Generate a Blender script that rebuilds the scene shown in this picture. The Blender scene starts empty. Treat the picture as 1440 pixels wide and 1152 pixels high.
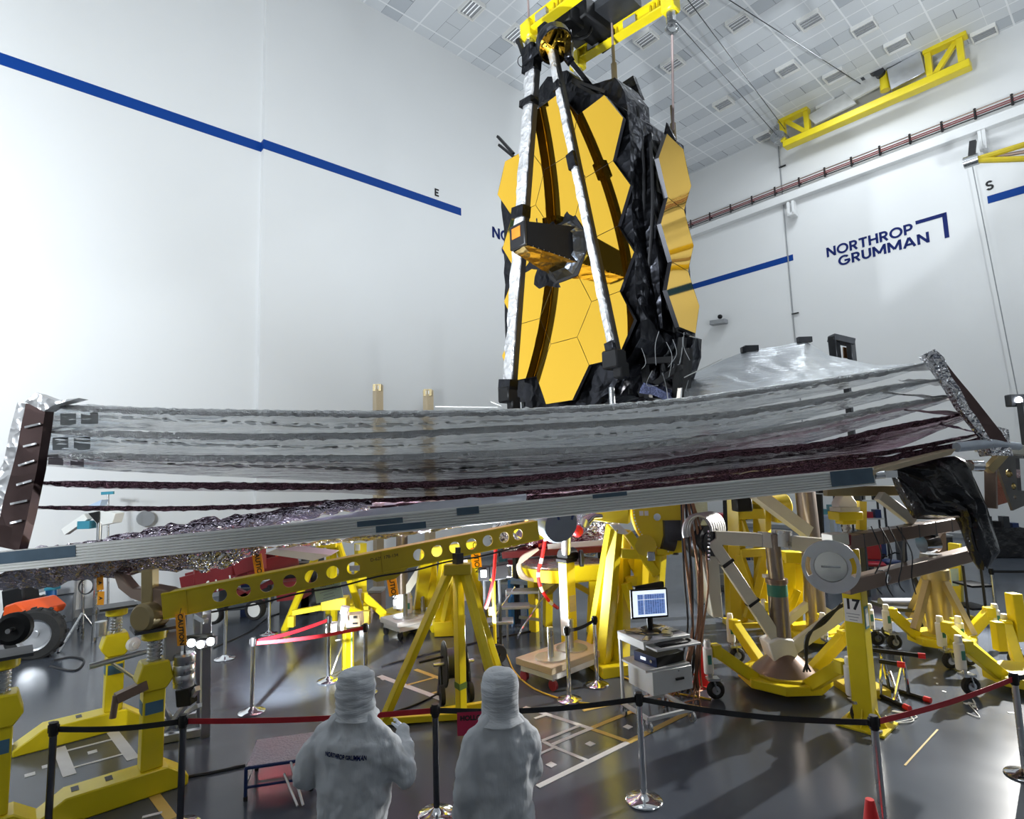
import bpy, bmesh, math, random
from mathutils import Vector, Matrix, noise
random.seed(7)
sc = bpy.context.scene
COL = sc.collection
PI = math.pi
V3 = Vector
R = math.radians
# ------------------------------------------------------------------ camera
H = 3.15
FPX, PITCH, ROLL, YAW = 801.36, 0.111438, -0.0297283, 0.8467728
_cp, _sp, _cr, _sr = math.cos(PITCH), math.sin(PITCH), math.cos(ROLL), math.sin(ROLL)
C_F = V3((0, _cp, _sp)); _r0 = V3((1, 0, 0)); _u0 = V3((0, -_sp, _cp))
C_R = _r0 * _cr + _u0 * _sr
C_U = -_r0 * _sr + _u0 * _cr
CAMPOS = V3((0, 0, H))
UX = V3((math.sin(YAW), math.cos(YAW), 0))      # along the left wall, away from the camera
VX = V3((-math.cos(YAW), math.sin(YAW), 0))     # along the right wall, towards the corner
UANG = math.atan2(UX.y, UX.x)
DL, DR, CEIL = 17.5, 29.28, 20.35
def ray(x, y): return C_R * ((x - 720) / FPX) - C_U * ((y - 576) / FPX) + C_F
def at(x, y, D):
    d = ray(x, y); return CAMPOS + d * (D / d.y)
def hz(x, y, z):
    d = ray(x, y); return CAMPOS + d * ((z - H) / d.z)
def fl(x, y): return hz(x, y, 0.0)
def onp(x, y, n, dist):
    d = ray(x, y); return CAMPOS + d * (dist / d.dot(n))
def wl(x, y, off=0.0): return onp(x, y, VX, DL - off)
def wr(x, y, off=0.0): return onp(x, y, UX, DR - off)
def px(P):
    d = P - CAMPOS; w = d.dot(C_F); return (720 + FPX * d.dot(C_R) / w, 576 - FPX * d.dot(C_U) / w)
def up(P, z): return V3((P.x, P.y, z))
def uv(a, b, z=0.0): return UX * a + VX * b + V3((0, 0, z))
def on_line_x(p, q, x):
    lo, hi = 0.0, 1.0
    s = 1 if px(q)[0] > px(p)[0] else -1
    for _ in range(40):
        m = (lo + hi) / 2
        if (px(p.lerp(q, m))[0] - x) * s < 0: lo = m
        else: hi = m
    return (lo + hi) / 2
def lin(x, pts):
    if x <= pts[0][0]: return pts[0][1]
    for (a, b), (c, d) in zip(pts, pts[1:]):
        if x <= c: return b + (d - b) * (x - a) / (c - a)
    return pts[-1][1]
cam = bpy.data.objects.new('camera', bpy.data.cameras.new('camera')); COL.objects.link(cam)
cam.data.sensor_width = 36; cam.data.lens = 36 * FPX / 1440; cam.data.clip_end = 300
cam.matrix_world = Matrix(((C_R.x, C_U.x, -C_F.x, 0), (C_R.y, C_U.y, -C_F.y, 0), (C_R.z, C_U.z, -C_F.z, H), (0, 0, 0, 1)))
sc.camera = cam
# ------------------------------------------------------------------ mesh builder
def frame(d, upv=V3((0, 0, 1))):
    d = d.normalized()
    s = d.cross(upv)
    if s.length < 1e-4: s = d.cross(V3((1, 0, 0)))
    s.normalize(); return d, s, s.cross(d).normalized()
class MB:
    def __init__(self): self.v = []; self.f = []; self.m = []; self.mi = 0
    def add(self, vs, fs):
        o = len(self.v); self.v += [V3(p) for p in vs]
        for f in fs: self.f.append([o + i for i in f]); self.m.append(self.mi)
        return self
    def hexa(self, a): # 8 pts: bottom 4 ccw, top 4
        return self.add(a, [(3, 2, 1, 0), (4, 5, 6, 7), (0, 1, 5, 4), (1, 2, 6, 5), (2, 3, 7, 6), (3, 0, 4, 7)])
    def box(self, c, s, rz=0.0, M=None):
        x, y, z = s[0] / 2, s[1] / 2, s[2] / 2
        p = [V3((a * x, b * y, e * z)) for e in (-1, 1) for a, b in ((-1, -1), (1, -1), (1, 1), (-1, 1))]
        T = M if M else Matrix.Rotation(rz, 3, 'Z')
        return self.hexa([T @ q + V3(c) for q in p])
    def bar(self, p, q, w, h, upv=V3((0, 0, 1)), w2=None, h2=None):
        p = V3(p); q = V3(q); d, s, u = frame(q - p, upv)
        w2 = w2 or w; h2 = h2 or h
        a = [p + s * i * w / 2 + u * j * h / 2 for i, j in ((-1, -1), (1, -1), (1, 1), (-1, 1))]
        b = [q + s * i * w2 / 2 + u * j * h2 / 2 for i, j in ((-1, -1), (1, -1), (1, 1), (-1, 1))]
        return self.hexa(a + b)
    def tube(self, pts, r, n=8, cap=True, closed=False):
        pts = [V3(p) for p in pts]; k = len(pts)
        rs = r if isinstance(r, (list, tuple)) else [r] * k
        s = None; vs = []
        for i, p in enumerate(pts):
            a = pts[(i - 1) % k] if (closed or i > 0) else p
            b = pts[(i + 1) % k] if (closed or i < k - 1) else p
            d = (b - a)
            if d.length < 1e-9: d = V3((0, 0, 1))
            d.normalize()
            if s is None: s = frame(d)[1]
            s = s - d * s.dot(d)
            if s.length < 1e-6: s = frame(d)[1]
            s.normalize(); t = d.cross(s)
            for j in range(n):
                an = 2 * PI * j / n; vs.append(p + (s * math.cos(an) + t * math.sin(an)) * rs[i])
        fs = []
        for i in range(k if closed else k - 1):
            for j in range(n):
                a = i * n + j; b = i * n + (j + 1) % n; c = ((i + 1) % k) * n + (j + 1) % n; e = ((i + 1) % k) * n + j
                fs.append((a, b, c, e))
        if cap and not closed: fs.append(tuple(range(n - 1, -1, -1))); fs.append(tuple((k - 1) * n + j for j in range(n)))
        return self.add(vs, fs)
    def cyl(self, p, q, r, r2=None, n=16): return self.tube([p, q], [r, r if r2 is None else r2], n)
    def lathe(self, base, axis, prof, n=20, loop=False):
        base = V3(base); d, s, u = frame(V3(axis)); vs = []
        for r_, h_ in prof:
            for j in range(n):
                an = 2 * PI * j / n; vs.append(base + d * h_ + (s * math.cos(an) + u * math.sin(an)) * max(r_, 1e-5))
        k = len(prof); fs = []
        for i in range(k - 1):
            for j in range(n): fs.append((i * n + j, i * n + (j + 1) % n, (i + 1) * n + (j + 1) % n, (i + 1) * n + j))
        if loop:
            for j in range(n): fs.append(((k - 1) * n + j, (k - 1) * n + (j + 1) % n, (j + 1) % n, j))
        else: fs.append(tuple(range(n - 1, -1, -1))); fs.append(tuple((k - 1) * n + j for j in range(n)))
        return self.add(vs, fs)
    def prism(self, poly, ex):
        poly = [V3(p) for p in poly]; ex = V3(ex); k = len(poly)
        fs = [tuple(range(k - 1, -1, -1)), tuple(range(k, 2 * k))] + [(i, (i + 1) % k, k + (i + 1) % k, k + i) for i in range(k)]
        return self.add(poly + [p + ex for p in poly], fs)
    def grid(self, fn, nu, nv, cu=False):
        vs = [fn(i / (nu if cu else nu - 1) if nu > 1 else 0, j / (nv - 1)) for i in range(nu) for j in range(nv)]
        fs = []
        for i in range(nu if cu else nu - 1):
            for j in range(nv - 1):
                i2 = (i + 1) % nu; fs.append((i * nv + j, i2 * nv + j, i2 * nv + j + 1, i * nv + j + 1))
        return self.add(vs, fs)
    def ball(self, c, r, n=12, m=8, s=(1, 1, 1)):
        c = V3(c); vs = [c + V3((0, 0, -r * s[2]))]
        for i in range(1, m):
            t = PI * i / m
            for j in range(n):
                a = 2 * PI * j / n; vs.append(c + V3((math.sin(t) * math.cos(a) * r * s[0], math.sin(t) * math.sin(a) * r * s[1], -math.cos(t) * r * s[2])))
        vs.append(c + V3((0, 0, r * s[2]))); fs = []
        for j in range(n): fs.append((0, 1 + (j + 1) % n, 1 + j))
        for i in range(m - 2):
            for j in range(n): a = 1 + i * n; fs.append((a + j, a + (j + 1) % n, a + n + (j + 1) % n, a + n + j))
        L = len(vs) - 1; a = 1 + (m - 2) * n
        for j in range(n): fs.append((a + j, a + (j + 1) % n, L))
        return self.add(vs, fs)
    def xf(self, M):
        self.v = [M @ p for p in self.v]; return self
    def join(self, o): 
        k = len(self.v); self.v += o.v; self.f += [[i + k for i in f] for f in o.f]; self.m += o.m; return self
def arc_pts(c, a, b, r, t0, t1, n):
    return [V3(c) + V3(a) * (r * math.cos(t0 + (t1 - t0) * i / n)) + V3(b) * (r * math.sin(t0 + (t1 - t0) * i / n)) for i in range(n + 1)]
def curve_pts(ps, n=6):      # Catmull-Rom through the points
    ps = [V3(p) for p in ps]; out = []
    for i in range(len(ps) - 1):
        p0, p1, p2, p3 = ps[max(i - 1, 0)], ps[i], ps[i + 1], ps[min(i + 2, len(ps) - 1)]
        for k in range(n):
            t = k / n; out.append(0.5 * ((2 * p1) + (p2 - p0) * t + (2 * p0 - 5 * p1 + 4 * p2 - p3) * t * t + (3 * p1 - p0 - 3 * p2 + p3) * t ** 3))
    out.append(ps[-1]); return out
def curve_mesh(splines, ext, M):
    cu = bpy.data.curves.new('c', 'CURVE'); cu.dimensions = '2D'; cu.fill_mode = 'BOTH'; cu.extrude = ext / 2
    for pts in splines:
        sp = cu.splines.new('POLY'); sp.points.add(len(pts) - 1); sp.use_cyclic_u = True
        for q, p in zip(sp.points, pts): q.co = (p[0], p[1], 0, 1)
    return _conv(cu, M)
def _conv(cu, M):
    o = bpy.data.objects.new('tmp', cu); COL.objects.link(o)
    dg = bpy.context.evaluated_depsgraph_get(); me = bpy.data.meshes.new_from_object(o.evaluated_get(dg))
    mb = MB(); mb.add([M @ v.co for v in me.vertices], [tuple(p.vertices) for p in me.polygons])
    bpy.data.objects.remove(o); bpy.data.curves.remove(cu); bpy.data.meshes.remove(me); return mb
def text_mesh(s, size, M, ext=0.004, bold=0.0, align='CENTER', sp=1.0):
    cu = bpy.data.curves.new('t', 'FONT'); cu.body = s; cu.size = size; cu.extrude = ext / 2; cu.offset = bold
    cu.align_x = align; cu.align_y = 'CENTER'; cu.space_character = sp; return _conv(cu, M)
def basis(o, x, y):
    x = V3(x).normalized(); y = V3(y); y = (y - x * y.dot(x)).normalized(); z = x.cross(y)
    return Matrix(((x.x, y.x, z.x, o[0]), (x.y, y.y, z.y, o[1]), (x.z, y.z, z.z, o[2]), (0, 0, 0, 1)))
# ------------------------------------------------------------------ objects
WM = {}
def tag(o, label=None, cat=None, group=None, kind=None):
    if label: o['label'] = label
    if cat: o['category'] = cat
    if group: o['group'] = group
    if kind: o['kind'] = kind
    return o
def thing(name, label, cat, loc=(0, 0, 0), rz=0.0, group=None):
    o = bpy.data.objects.new(name, None); o.empty_display_size = 0.1; COL.objects.link(o)
    o.location = loc; o.rotation_euler = (0, 0, rz); WM[o.name] = Matrix.Translation(V3(loc)) @ Matrix.Rotation(rz, 4, 'Z')
    return tag(o, label, cat, group)
def part(name, mb, mats, parent=None, label=None, world=False, bev=0.0, smooth=True, ang=35, mods=None, base=None):
    """one mesh object; world=True means the builder holds world coordinates although the parent may be moved/rotated"""
    me = bpy.data.meshes.new(name)
    vs = mb.v
    M = Matrix.Identity(4)
    if parent is not None:
        M = WM[parent.name]
        if world: inv = M.inverted(); vs = [inv @ p for p in vs]
    loc = V3((0, 0, 0))
    if parent is None and vs:
        zs = min(p.z for p in vs); loc = V3((sum(p.x for p in vs) / len(vs), sum(p.y for p in vs) / len(vs), zs))
        if base is not None: loc = V3(base)
        vs = [p - loc for p in vs]
    me.from_pydata([tuple(p) for p in vs], [], [tuple(f) for f in mb.f])
    ml = mats if isinstance(mats, (list, tuple)) else [mats]
    for m in ml: me.materials.append(m)
    if len(ml) > 1: me.polygons.foreach_set('material_index', mb.m)
    bm = bmesh.new(); bm.from_mesh(me); bmesh.ops.recalc_face_normals(bm, faces=bm.faces); bm.to_mesh(me); bm.free()
    if smooth:
        me.polygons.foreach_set('use_smooth', [True] * len(me.polygons)); me.set_sharp_from_angle(angle=R(ang))
    o = bpy.data.objects.new(name, me); COL.objects.link(o); o.location = loc
    if parent is not None: o.parent = parent
    WM[o.name] = M if parent is not None else Matrix.Translation(loc)
    if bev:
        b = o.modifiers.new('bevel', 'BEVEL'); b.width = bev; b.segments = 1; b.limit_method = 'ANGLE'; b.angle_limit = R(40)
    if label: o['label'] = label
    return o
def solo(name, mb, mats, label, cat, group=None, **k):
    return tag(part(name, mb, mats, None, **k), label, cat, group)
def struct(name, mb, mats, label=None, cat=None, **k):
    return tag(part(name, mb, mats, None, **k), label, cat, None, 'structure')
def dup(root, loc, rz=None, label=None, group=None):
    r = root.copy(); COL.objects.link(r); r.location = loc
    if rz is not None: r.rotation_euler = (0, 0, rz)
    if label: r['label'] = label
    if group: r['group'] = group
    for ch in list(root.children):
        c = ch.copy(); COL.objects.link(c); c.parent = r
        for g in list(ch.children):
            d = g.copy(); COL.objects.link(d); d.parent = c
    return r
# ------------------------------------------------------------------ materials
MATS = {}
def mat(name, col, rough=0.5, metal=0.0, var=0.08, scale=6.0, bump=0.0, bscale=40.0, stretch=None, emit=None, estr=0.0, rvar=0.0, spec=0.5, coat=0.0, detail=3.0, trans=0.0, dist=0.02, sub=0.0):
    m = bpy.data.materials.new(name); m.use_nodes = True; nt = m.node_tree; b = nt.nodes['Principled BSDF']
    tc = nt.nodes.new('ShaderNodeTexCoord'); mp = nt.nodes.new('ShaderNodeMapping')
    nt.links.new(tc.outputs['Object'], mp.inputs[0])
    if stretch: mp.inputs['Scale'].default_value = stretch
    n = nt.nodes.new('ShaderNodeTexNoise'); n.inputs['Scale'].default_value = scale; n.inputs['Detail'].default_value = detail
    nt.links.new(mp.outputs[0], n.inputs['Vector'])
    mx = nt.nodes.new('ShaderNodeMix'); mx.data_type = 'RGBA'
    c = V3(col[:3])
    mx.inputs['A'].default_value = (*(c * (1 - var)), 1); mx.inputs['B'].default_value = (*[min(1, k) for k in c * (1 + var)], 1)
    nt.links.new(n.outputs['Fac'], mx.inputs['Factor']); nt.links.new(mx.outputs['Result'], b.inputs['Base Color'])
    b.inputs['Roughness'].default_value = rough; b.inputs['Metallic'].default_value = metal
    b.inputs['Specular IOR Level'].default_value = spec; b.inputs['Coat Weight'].default_value = coat
    b.inputs['Transmission Weight'].default_value = trans
    if rvar:
        mr = nt.nodes.new('ShaderNodeMapRange'); mr.inputs['To Min'].default_value = max(0, rough - rvar); mr.inputs['To Max'].default_value = rough + rvar
        nt.links.new(n.outputs['Fac'], mr.inputs['Value']); nt.links.new(mr.outputs[0], b.inputs['Roughness'])
    if bump:
        n2 = nt.nodes.new('ShaderNodeTexNoise'); n2.inputs['Scale'].default_value = bscale; n2.inputs['Detail'].default_value = 4
        nt.links.new(mp.outputs[0], n2.inputs['Vector'])
        bp = nt.nodes.new('ShaderNodeBump'); bp.inputs['Strength'].default_value = bump; bp.inputs['Distance'].default_value = dist
        nt.links.new(n2.outputs['Fac'], bp.inputs['Height']); nt.links.new(bp.outputs[0], b.inputs['Normal'])
    if emit: b.inputs['Emission Color'].default_value = (*emit, 1); b.inputs['Emission Strength'].default_value = estr
    MATS[name] = m; return m
def foil(name, col, rough=0.2, scale=9.0, strength=0.8, stretch=None, dist=0.05, var=0.15):
    m = mat(name, col, rough, 1.0, var, 4.0); nt = m.node_tree; b = nt.nodes['Principled BSDF']
    tc = nt.nodes.new('ShaderNodeTexCoord'); mp = nt.nodes.new('ShaderNodeMapping'); nt.links.new(tc.outputs['Object'], mp.inputs[0])
    if stretch: mp.inputs['Scale'].default_value = stretch
    nz = nt.nodes.new('ShaderNodeTexNoise'); nz.inputs['Scale'].default_value = scale * 0.6; nz.inputs['Detail'].default_value = 2
    nt.links.new(mp.outputs[0], nz.inputs['Vector'])
    ad = nt.nodes.new('ShaderNodeMixRGB'); ad.inputs[0].default_value = 0.25; nt.links.new(mp.outputs[0], ad.inputs[1]); nt.links.new(nz.outputs['Color'], ad.inputs[2])
    vo = nt.nodes.new('ShaderNodeTexVoronoi'); vo.inputs['Scale'].default_value = scale; nt.links.new(ad.outputs[0], vo.inputs['Vector'])
    bp = nt.nodes.new('ShaderNodeBump'); bp.inputs['Strength'].default_value = strength; bp.inputs['Distance'].default_value = dist
    nt.links.new(vo.outputs['Distance'], bp.inputs['Height']); nt.links.new(bp.outputs[0], b.inputs['Normal'])
    return m
YEL = mat('yellow_paint', (0.76, 0.60, 0.010), 0.35, var=0.12, scale=3, rvar=0.08)
YELD = mat('old_yellow_paint', (0.54, 0.41, 0.015), 0.4, var=0.15, scale=5, rvar=0.1)
WHITE = mat('white_paint', (0.78, 0.77, 0.74), 0.4, var=0.05)
CREAM = mat('cream_paint', (0.66, 0.64, 0.55), 0.4, var=0.06)
BLACK = mat('black_plastic', (0.007, 0.007, 0.008), 0.5, var=0.2, spec=0.3)
RUBBER = mat('black_rubber', (0.018, 0.018, 0.018), 0.75, var=0.3, bump=0.3, bscale=60)
STEEL = mat('steel', (0.52, 0.53, 0.54), 0.28, 1.0, var=0.1, rvar=0.08)
CHROME = mat('chrome', (0.82, 0.83, 0.85), 0.09, 1.0, var=0.03)
ALU = mat('aluminium', (0.66, 0.67, 0.69), 0.33, 1.0, var=0.06, rvar=0.06)
DARK = mat('dark_grey_metal', (0.055, 0.058, 0.065), 0.4, 0.6, var=0.2)
GREY = mat('grey_paint', (0.28, 0.29, 0.30), 0.45, var=0.1)
RED = mat('red_belt', (0.42, 0.008, 0.018), 0.55, var=0.1, bump=0.2, bscale=200)
REDP = mat('red_paint', (0.19, 0.012, 0.015), 0.4, var=0.15)
REDC = mat('red_cone_plastic', (0.72, 0.02, 0.02), 0.4, var=0.08)
BELTK = mat('black_belt', (0.015, 0.015, 0.017), 0.7, var=0.2, bump=0.2, bscale=200)
BLUE = mat('blue_paint', (0.03, 0.19, 0.52), 0.4, var=0.1)
NAVY = mat('navy_paint', (0.012, 0.03, 0.12), 0.35, var=0.15)
STRIPE = mat('blue_wall_paint', (0.002, 0.045, 0.25), 0.55, var=0.05, scale=1, spec=0.2)
LOGO = mat('navy_wall_lettering', (0.004, 0.014, 0.115), 0.6, var=0.03, spec=0.2)
BROWN = mat('brown_anodised', (0.25, 0.175, 0.135), 0.35, 0.45, var=0.12)
BRONZE = mat('bronze_tube', (0.30, 0.25, 0.215), 0.3, 0.8, var=0.1)
OLIVEB = mat('khaki_tube', (0.34, 0.27, 0.14), 0.35, 0.5, var=0.1)
TAN = mat('tan_wood', (0.52, 0.42, 0.28), 0.55, var=0.15, stretch=(1, 8, 8))
ORANGE = mat('orange_tag', (0.92, 0.36, 0.01), 0.5, var=0.05)
ORANGEP = mat('orange_paint', (0.80, 0.10, 0.015), 0.35, var=0.1)
PAPER = mat('white_paper', (0.82, 0.82, 0.78), 0.6, var=0.03)
GREENP = mat('pale_green_paper', (0.76, 0.90, 0.72), 0.6, var=0.04)
TEAL = mat('teal_tape', (0.10, 0.30, 0.36), 0.5, var=0.15)
INK = mat('black_ink', (0.01, 0.01, 0.012), 0.6, var=0.1)
CABLE = mat('black_cable', (0.02, 0.02, 0.022), 0.5, var=0.2)
YCABLE = mat('yellow_cord', (0.72, 0.47, 0.03), 0.5, var=0.15)
WCABLE = mat('white_cord', (0.7, 0.7, 0.68), 0.5, var=0.1)
COPPER = mat('copper_braid', (0.38, 0.21, 0.13), 0.35, 0.8, var=0.3, bump=0.6, bscale=90)
GLOW = mat('work_light_glow', (1, 1, 1), 0.4, emit=(0.9, 0.95, 1.0), estr=45.0)
GOLD = mat('gold_mirror_coating', (1.0, 0.60, 0.065), 0.035, 1.0, var=0.008, scale=1.2)
MLI = foil('black_kapton_blanket', (0.035, 0.036, 0.042), 0.32, 5.0, 0.9, var=0.3)
KSILV = foil('silver_blanket', (0.62, 0.62, 0.63), 0.36, 7.0, 1.0); KSILV.node_tree.nodes['Principled BSDF'].inputs['Metallic'].default_value = .55
KGREY = foil('grey_crinkled_film', (0.66, 0.67, 0.68), 0.3, 34.0, 0.9, dist=0.015)
KPURP = foil('purple_crinkled_film', (0.13, 0.07, 0.09), 0.22, 26.0, 1.0, dist=0.02)
KPURB = foil('purple_crumpled_foil', (0.80, 0.72, 0.85), 0.2, 14.0, 1.0, dist=0.06)
KFOIL = foil('silver_crumpled_foil', (0.78, 0.77, 0.79), 0.14, 12.0, 1.0, dist=0.06)
KGOLD = foil('gold_crumpled_foil', (0.86, 0.62, 0.24), 0.22, 4.0, 0.8)
# ================================================================== ROOM
def nodes_of(m): return m.node_tree.nodes, m.node_tree.links
WALL = mat('white_wall_paint', (0.74, 0.745, 0.74), 0.42, var=0.02, scale=0.5, spec=0.35, bump=0.02, bscale=3)
FLOORM = mat('grey_epoxy_floor', (0.066, 0.076, 0.094), 0.2, var=0.22, scale=0.9, rvar=0.06, bump=0.03, bscale=120, dist=0.004, spec=0.5)
def ceiling_mat():
    m = mat('ceiling_panels', (0.6, 0.62, 0.64), 0.6); ns, ls = nodes_of(m); b = ns['Principled BSDF']
    tc = ns.new('ShaderNodeTexCoord'); mp = ns.new('ShaderNodeMapping'); mp.inputs['Location'].default_value = (0, -10.94 + .7 * 30, 0); ls.new(tc.outputs['Object'], mp.inputs[0])
    def brick(wd, row, mort, c1, c2, cm, off, bias):
        br = ns.new('ShaderNodeTexBrick'); br.offset = off; br.squash = 1
        br.inputs['Scale'].default_value = 1.0; br.inputs['Brick Width'].default_value = wd; br.inputs['Row Height'].default_value = row
        br.inputs['Mortar Size'].default_value = mort; br.inputs['Mortar Smooth'].default_value = 0.05; br.inputs['Bias'].default_value = bias
        for k, c in (('Color1', c1), ('Color2', c2), ('Mortar', cm)): br.inputs[k].default_value = (*c, 1)
        ls.new(mp.outputs[0], br.inputs['Vector']); return br
    W1 = (.66, .68, .70); br = brick(2.13, 2.1, .032, W1, (.70, .72, .74), (.86, .87, .88), 0.0, 0)
    b2 = brick(1.42, .7, .012, W1, (.68, .70, .72), (.80, .81, .82), 0.0, 0); b3 = brick(1.42, .7, .016, (.66, .68, .70), (.43, .46, .50), (.34, .36, .39), .5, -.2); b4 = brick(.71, .7, .012, (1, 1, 1), (.96, .96, .96), (.55, .56, .58), 0, 0)
    sx = ns.new('ShaderNodeSeparateXYZ'); ls.new(mp.outputs[0], sx.inputs[0])
    md = ns.new('ShaderNodeMath'); md.operation = 'MODULO'; md.inputs[1].default_value = 2.1; ls.new(sx.outputs['Y'], md.inputs[0])
    g1 = ns.new('ShaderNodeMath'); g1.operation = 'COMPARE'; g1.inputs[1].default_value = 1.05; g1.inputs[2].default_value = .35; ls.new(md.outputs[0], g1.inputs[0])
    def mixn(f, a, c, mode='MIX'):
        x = ns.new('ShaderNodeMixRGB'); x.blend_type = mode
        if isinstance(f, float): x.inputs[0].default_value = f
        else: ls.new(f, x.inputs[0])
        ls.new(a, x.inputs[1]); ls.new(c, x.inputs[2]); return x.outputs[0]
    dk = mixn(1.0, b3.outputs['Color'], b4.outputs['Color'], 'MULTIPLY'); mid = mixn(g1.outputs[0], b2.outputs['Color'], dk)
    fin = mixn(br.outputs['Fac'], mid, br.outputs['Color']); ls.new(fin, b.inputs['Base Color'])
    bp = ns.new('ShaderNodeBump'); bp.inputs['Strength'].default_value = 0.5; bp.inputs['Distance'].default_value = 0.03
    ls.new(br.outputs['Fac'], bp.inputs['Height']); ls.new(bp.outputs[0], b.inputs['Normal']); return m
CEILM = ceiling_mat()
UMIN, VMIN = -16.0, -20.0
mb = MB(); mb.hexa([uv(UMIN - .3, VMIN - .3, -.2), uv(DR + .3, VMIN - .3, -.2), uv(DR + .3, DL + .6, -.2), uv(UMIN - .3, DL + .6, -.2), uv(UMIN - .3, VMIN - .3, 0), uv(DR + .3, VMIN - .3, 0), uv(DR + .3, DL + .6, 0), uv(UMIN - .3, DL + .6, 0)])
struct('floor', mb, FLOORM, 'glossy grey epoxy floor of the clean hall', 'floor', base=(0, 0, 0))
# ceiling in its own local frame (x along V, y along U) so the panel grid follows the walls
cobj = bpy.data.objects.new('ceiling', bpy.data.meshes.new('ceiling')); COL.objects.link(cobj)
bmx = bmesh.new(); bmesh.ops.create_cube(bmx, size=1); bmx.to_mesh(cobj.data); bmx.free()
for v in cobj.data.vertices: v.co = (v.co.x * (DL + .6 - VMIN + .3) + (DL + .6 + VMIN - .3) / 2, v.co.y * (DR - UMIN + .6) + (DR + UMIN) / 2 + .07, v.co.z * .2 + .1)
cobj.matrix_world = Matrix(((VX.x, UX.x, 0, 0), (VX.y, UX.y, 0, 0), (0, 0, -1, CEIL + 0.2), (0, 0, 0, 1))); cobj.data.materials.append(CEILM)
tag(cobj, 'high white panel ceiling with grey vent tiles', 'ceiling', kind='structure')
def slab(a0, a1, b0, b1, z0, z1):
    return MB().hexa([uv(a0, b0, z0), uv(a1, b0, z0), uv(a1, b1, z0), uv(a0, b1, z0), uv(a0, b0, z1), uv(a1, b0, z1), uv(a1, b1, z1), uv(a0, b1, z1)])
STEPU = (wl(370.8, 200)).dot(UX)
mb = slab(STEPU, DR, DL, DL + .5, 0, CEIL); mb.join(slab(UMIN, STEPU, DL + .24, DL + .5, 0, CEIL))
struct('wall_left', mb, WALL, 'long white wall with a blue stripe and a shallow step', 'wall')
struct('wall_right', slab(DR, DR + .3, VMIN, DL + .5, 0, CEIL), WALL, 'white end wall with the blue lettered sign', 'wall')
struct('wall_front', slab(UMIN, DR, VMIN - .3, VMIN, 0, CEIL), WALL, 'white wall opposite the striped long wall', 'wall')
struct('wall_back', slab(UMIN - .3, UMIN, VMIN, DL + .5, 0, CEIL), WALL, 'white wall behind the viewpoint', 'wall')
# blue stripe bands
zt = (wl(500, 240).z + wl(648, 293).z) / 2; 
zt = wl(648, 293).z; zb = wl(648, 303.3).z; ue = wl(648.3, 298).dot(UX)
struct('trim_1', slab(STEPU - .004, ue, DL - .012, DL, zb, zt).join(slab(STEPU - .012, STEPU, DL - .004, DL + .24, zb, zt)), STRIPE, 'blue stripe on the long wall beyond the step', 'wall stripe')
struct('trim_2', slab(UMIN, STEPU - .01, DL + .228, DL + .24, zb, zt), STRIPE, 'blue stripe on the near part of the long wall', 'wall stripe')
b0, b1 = wr(1115.4, 362).dot(VX), wr(1388.5, 279).dot(VX)
zt2, zb2 = wr(1115.4, 357.6).z, wr(1115.4, 366.2).z
struct('trim_3', slab(DR - .012, DR, b0, DL, zb2, zt2), STRIPE, 'blue stripe on the end wall left of the lettered sign', 'wall stripe')
struct('trim_4', slab(DR - .012, DR, VMIN, b1, zb2, zt2), STRIPE, 'blue stripe on the end wall right of the lettered sign', 'wall stripe')
struct('trim_5', slab(UMIN, UMIN + .012, -2, DL + .2, zb, zt), STRIPE)
struct('trim_6', slab(-4, DR, VMIN, VMIN + .012, zb, zt), STRIPE)
struct('baseboard_left', slab(STEPU, DR, DL - .03, DL, 0, .18).join(slab(UMIN, STEPU, DL + .2, DL + .24, 0, .18)), GREY)
struct('baseboard_right', slab(DR - .03, DR, VMIN, DL - .03, 0, .18), GREY)
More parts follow.
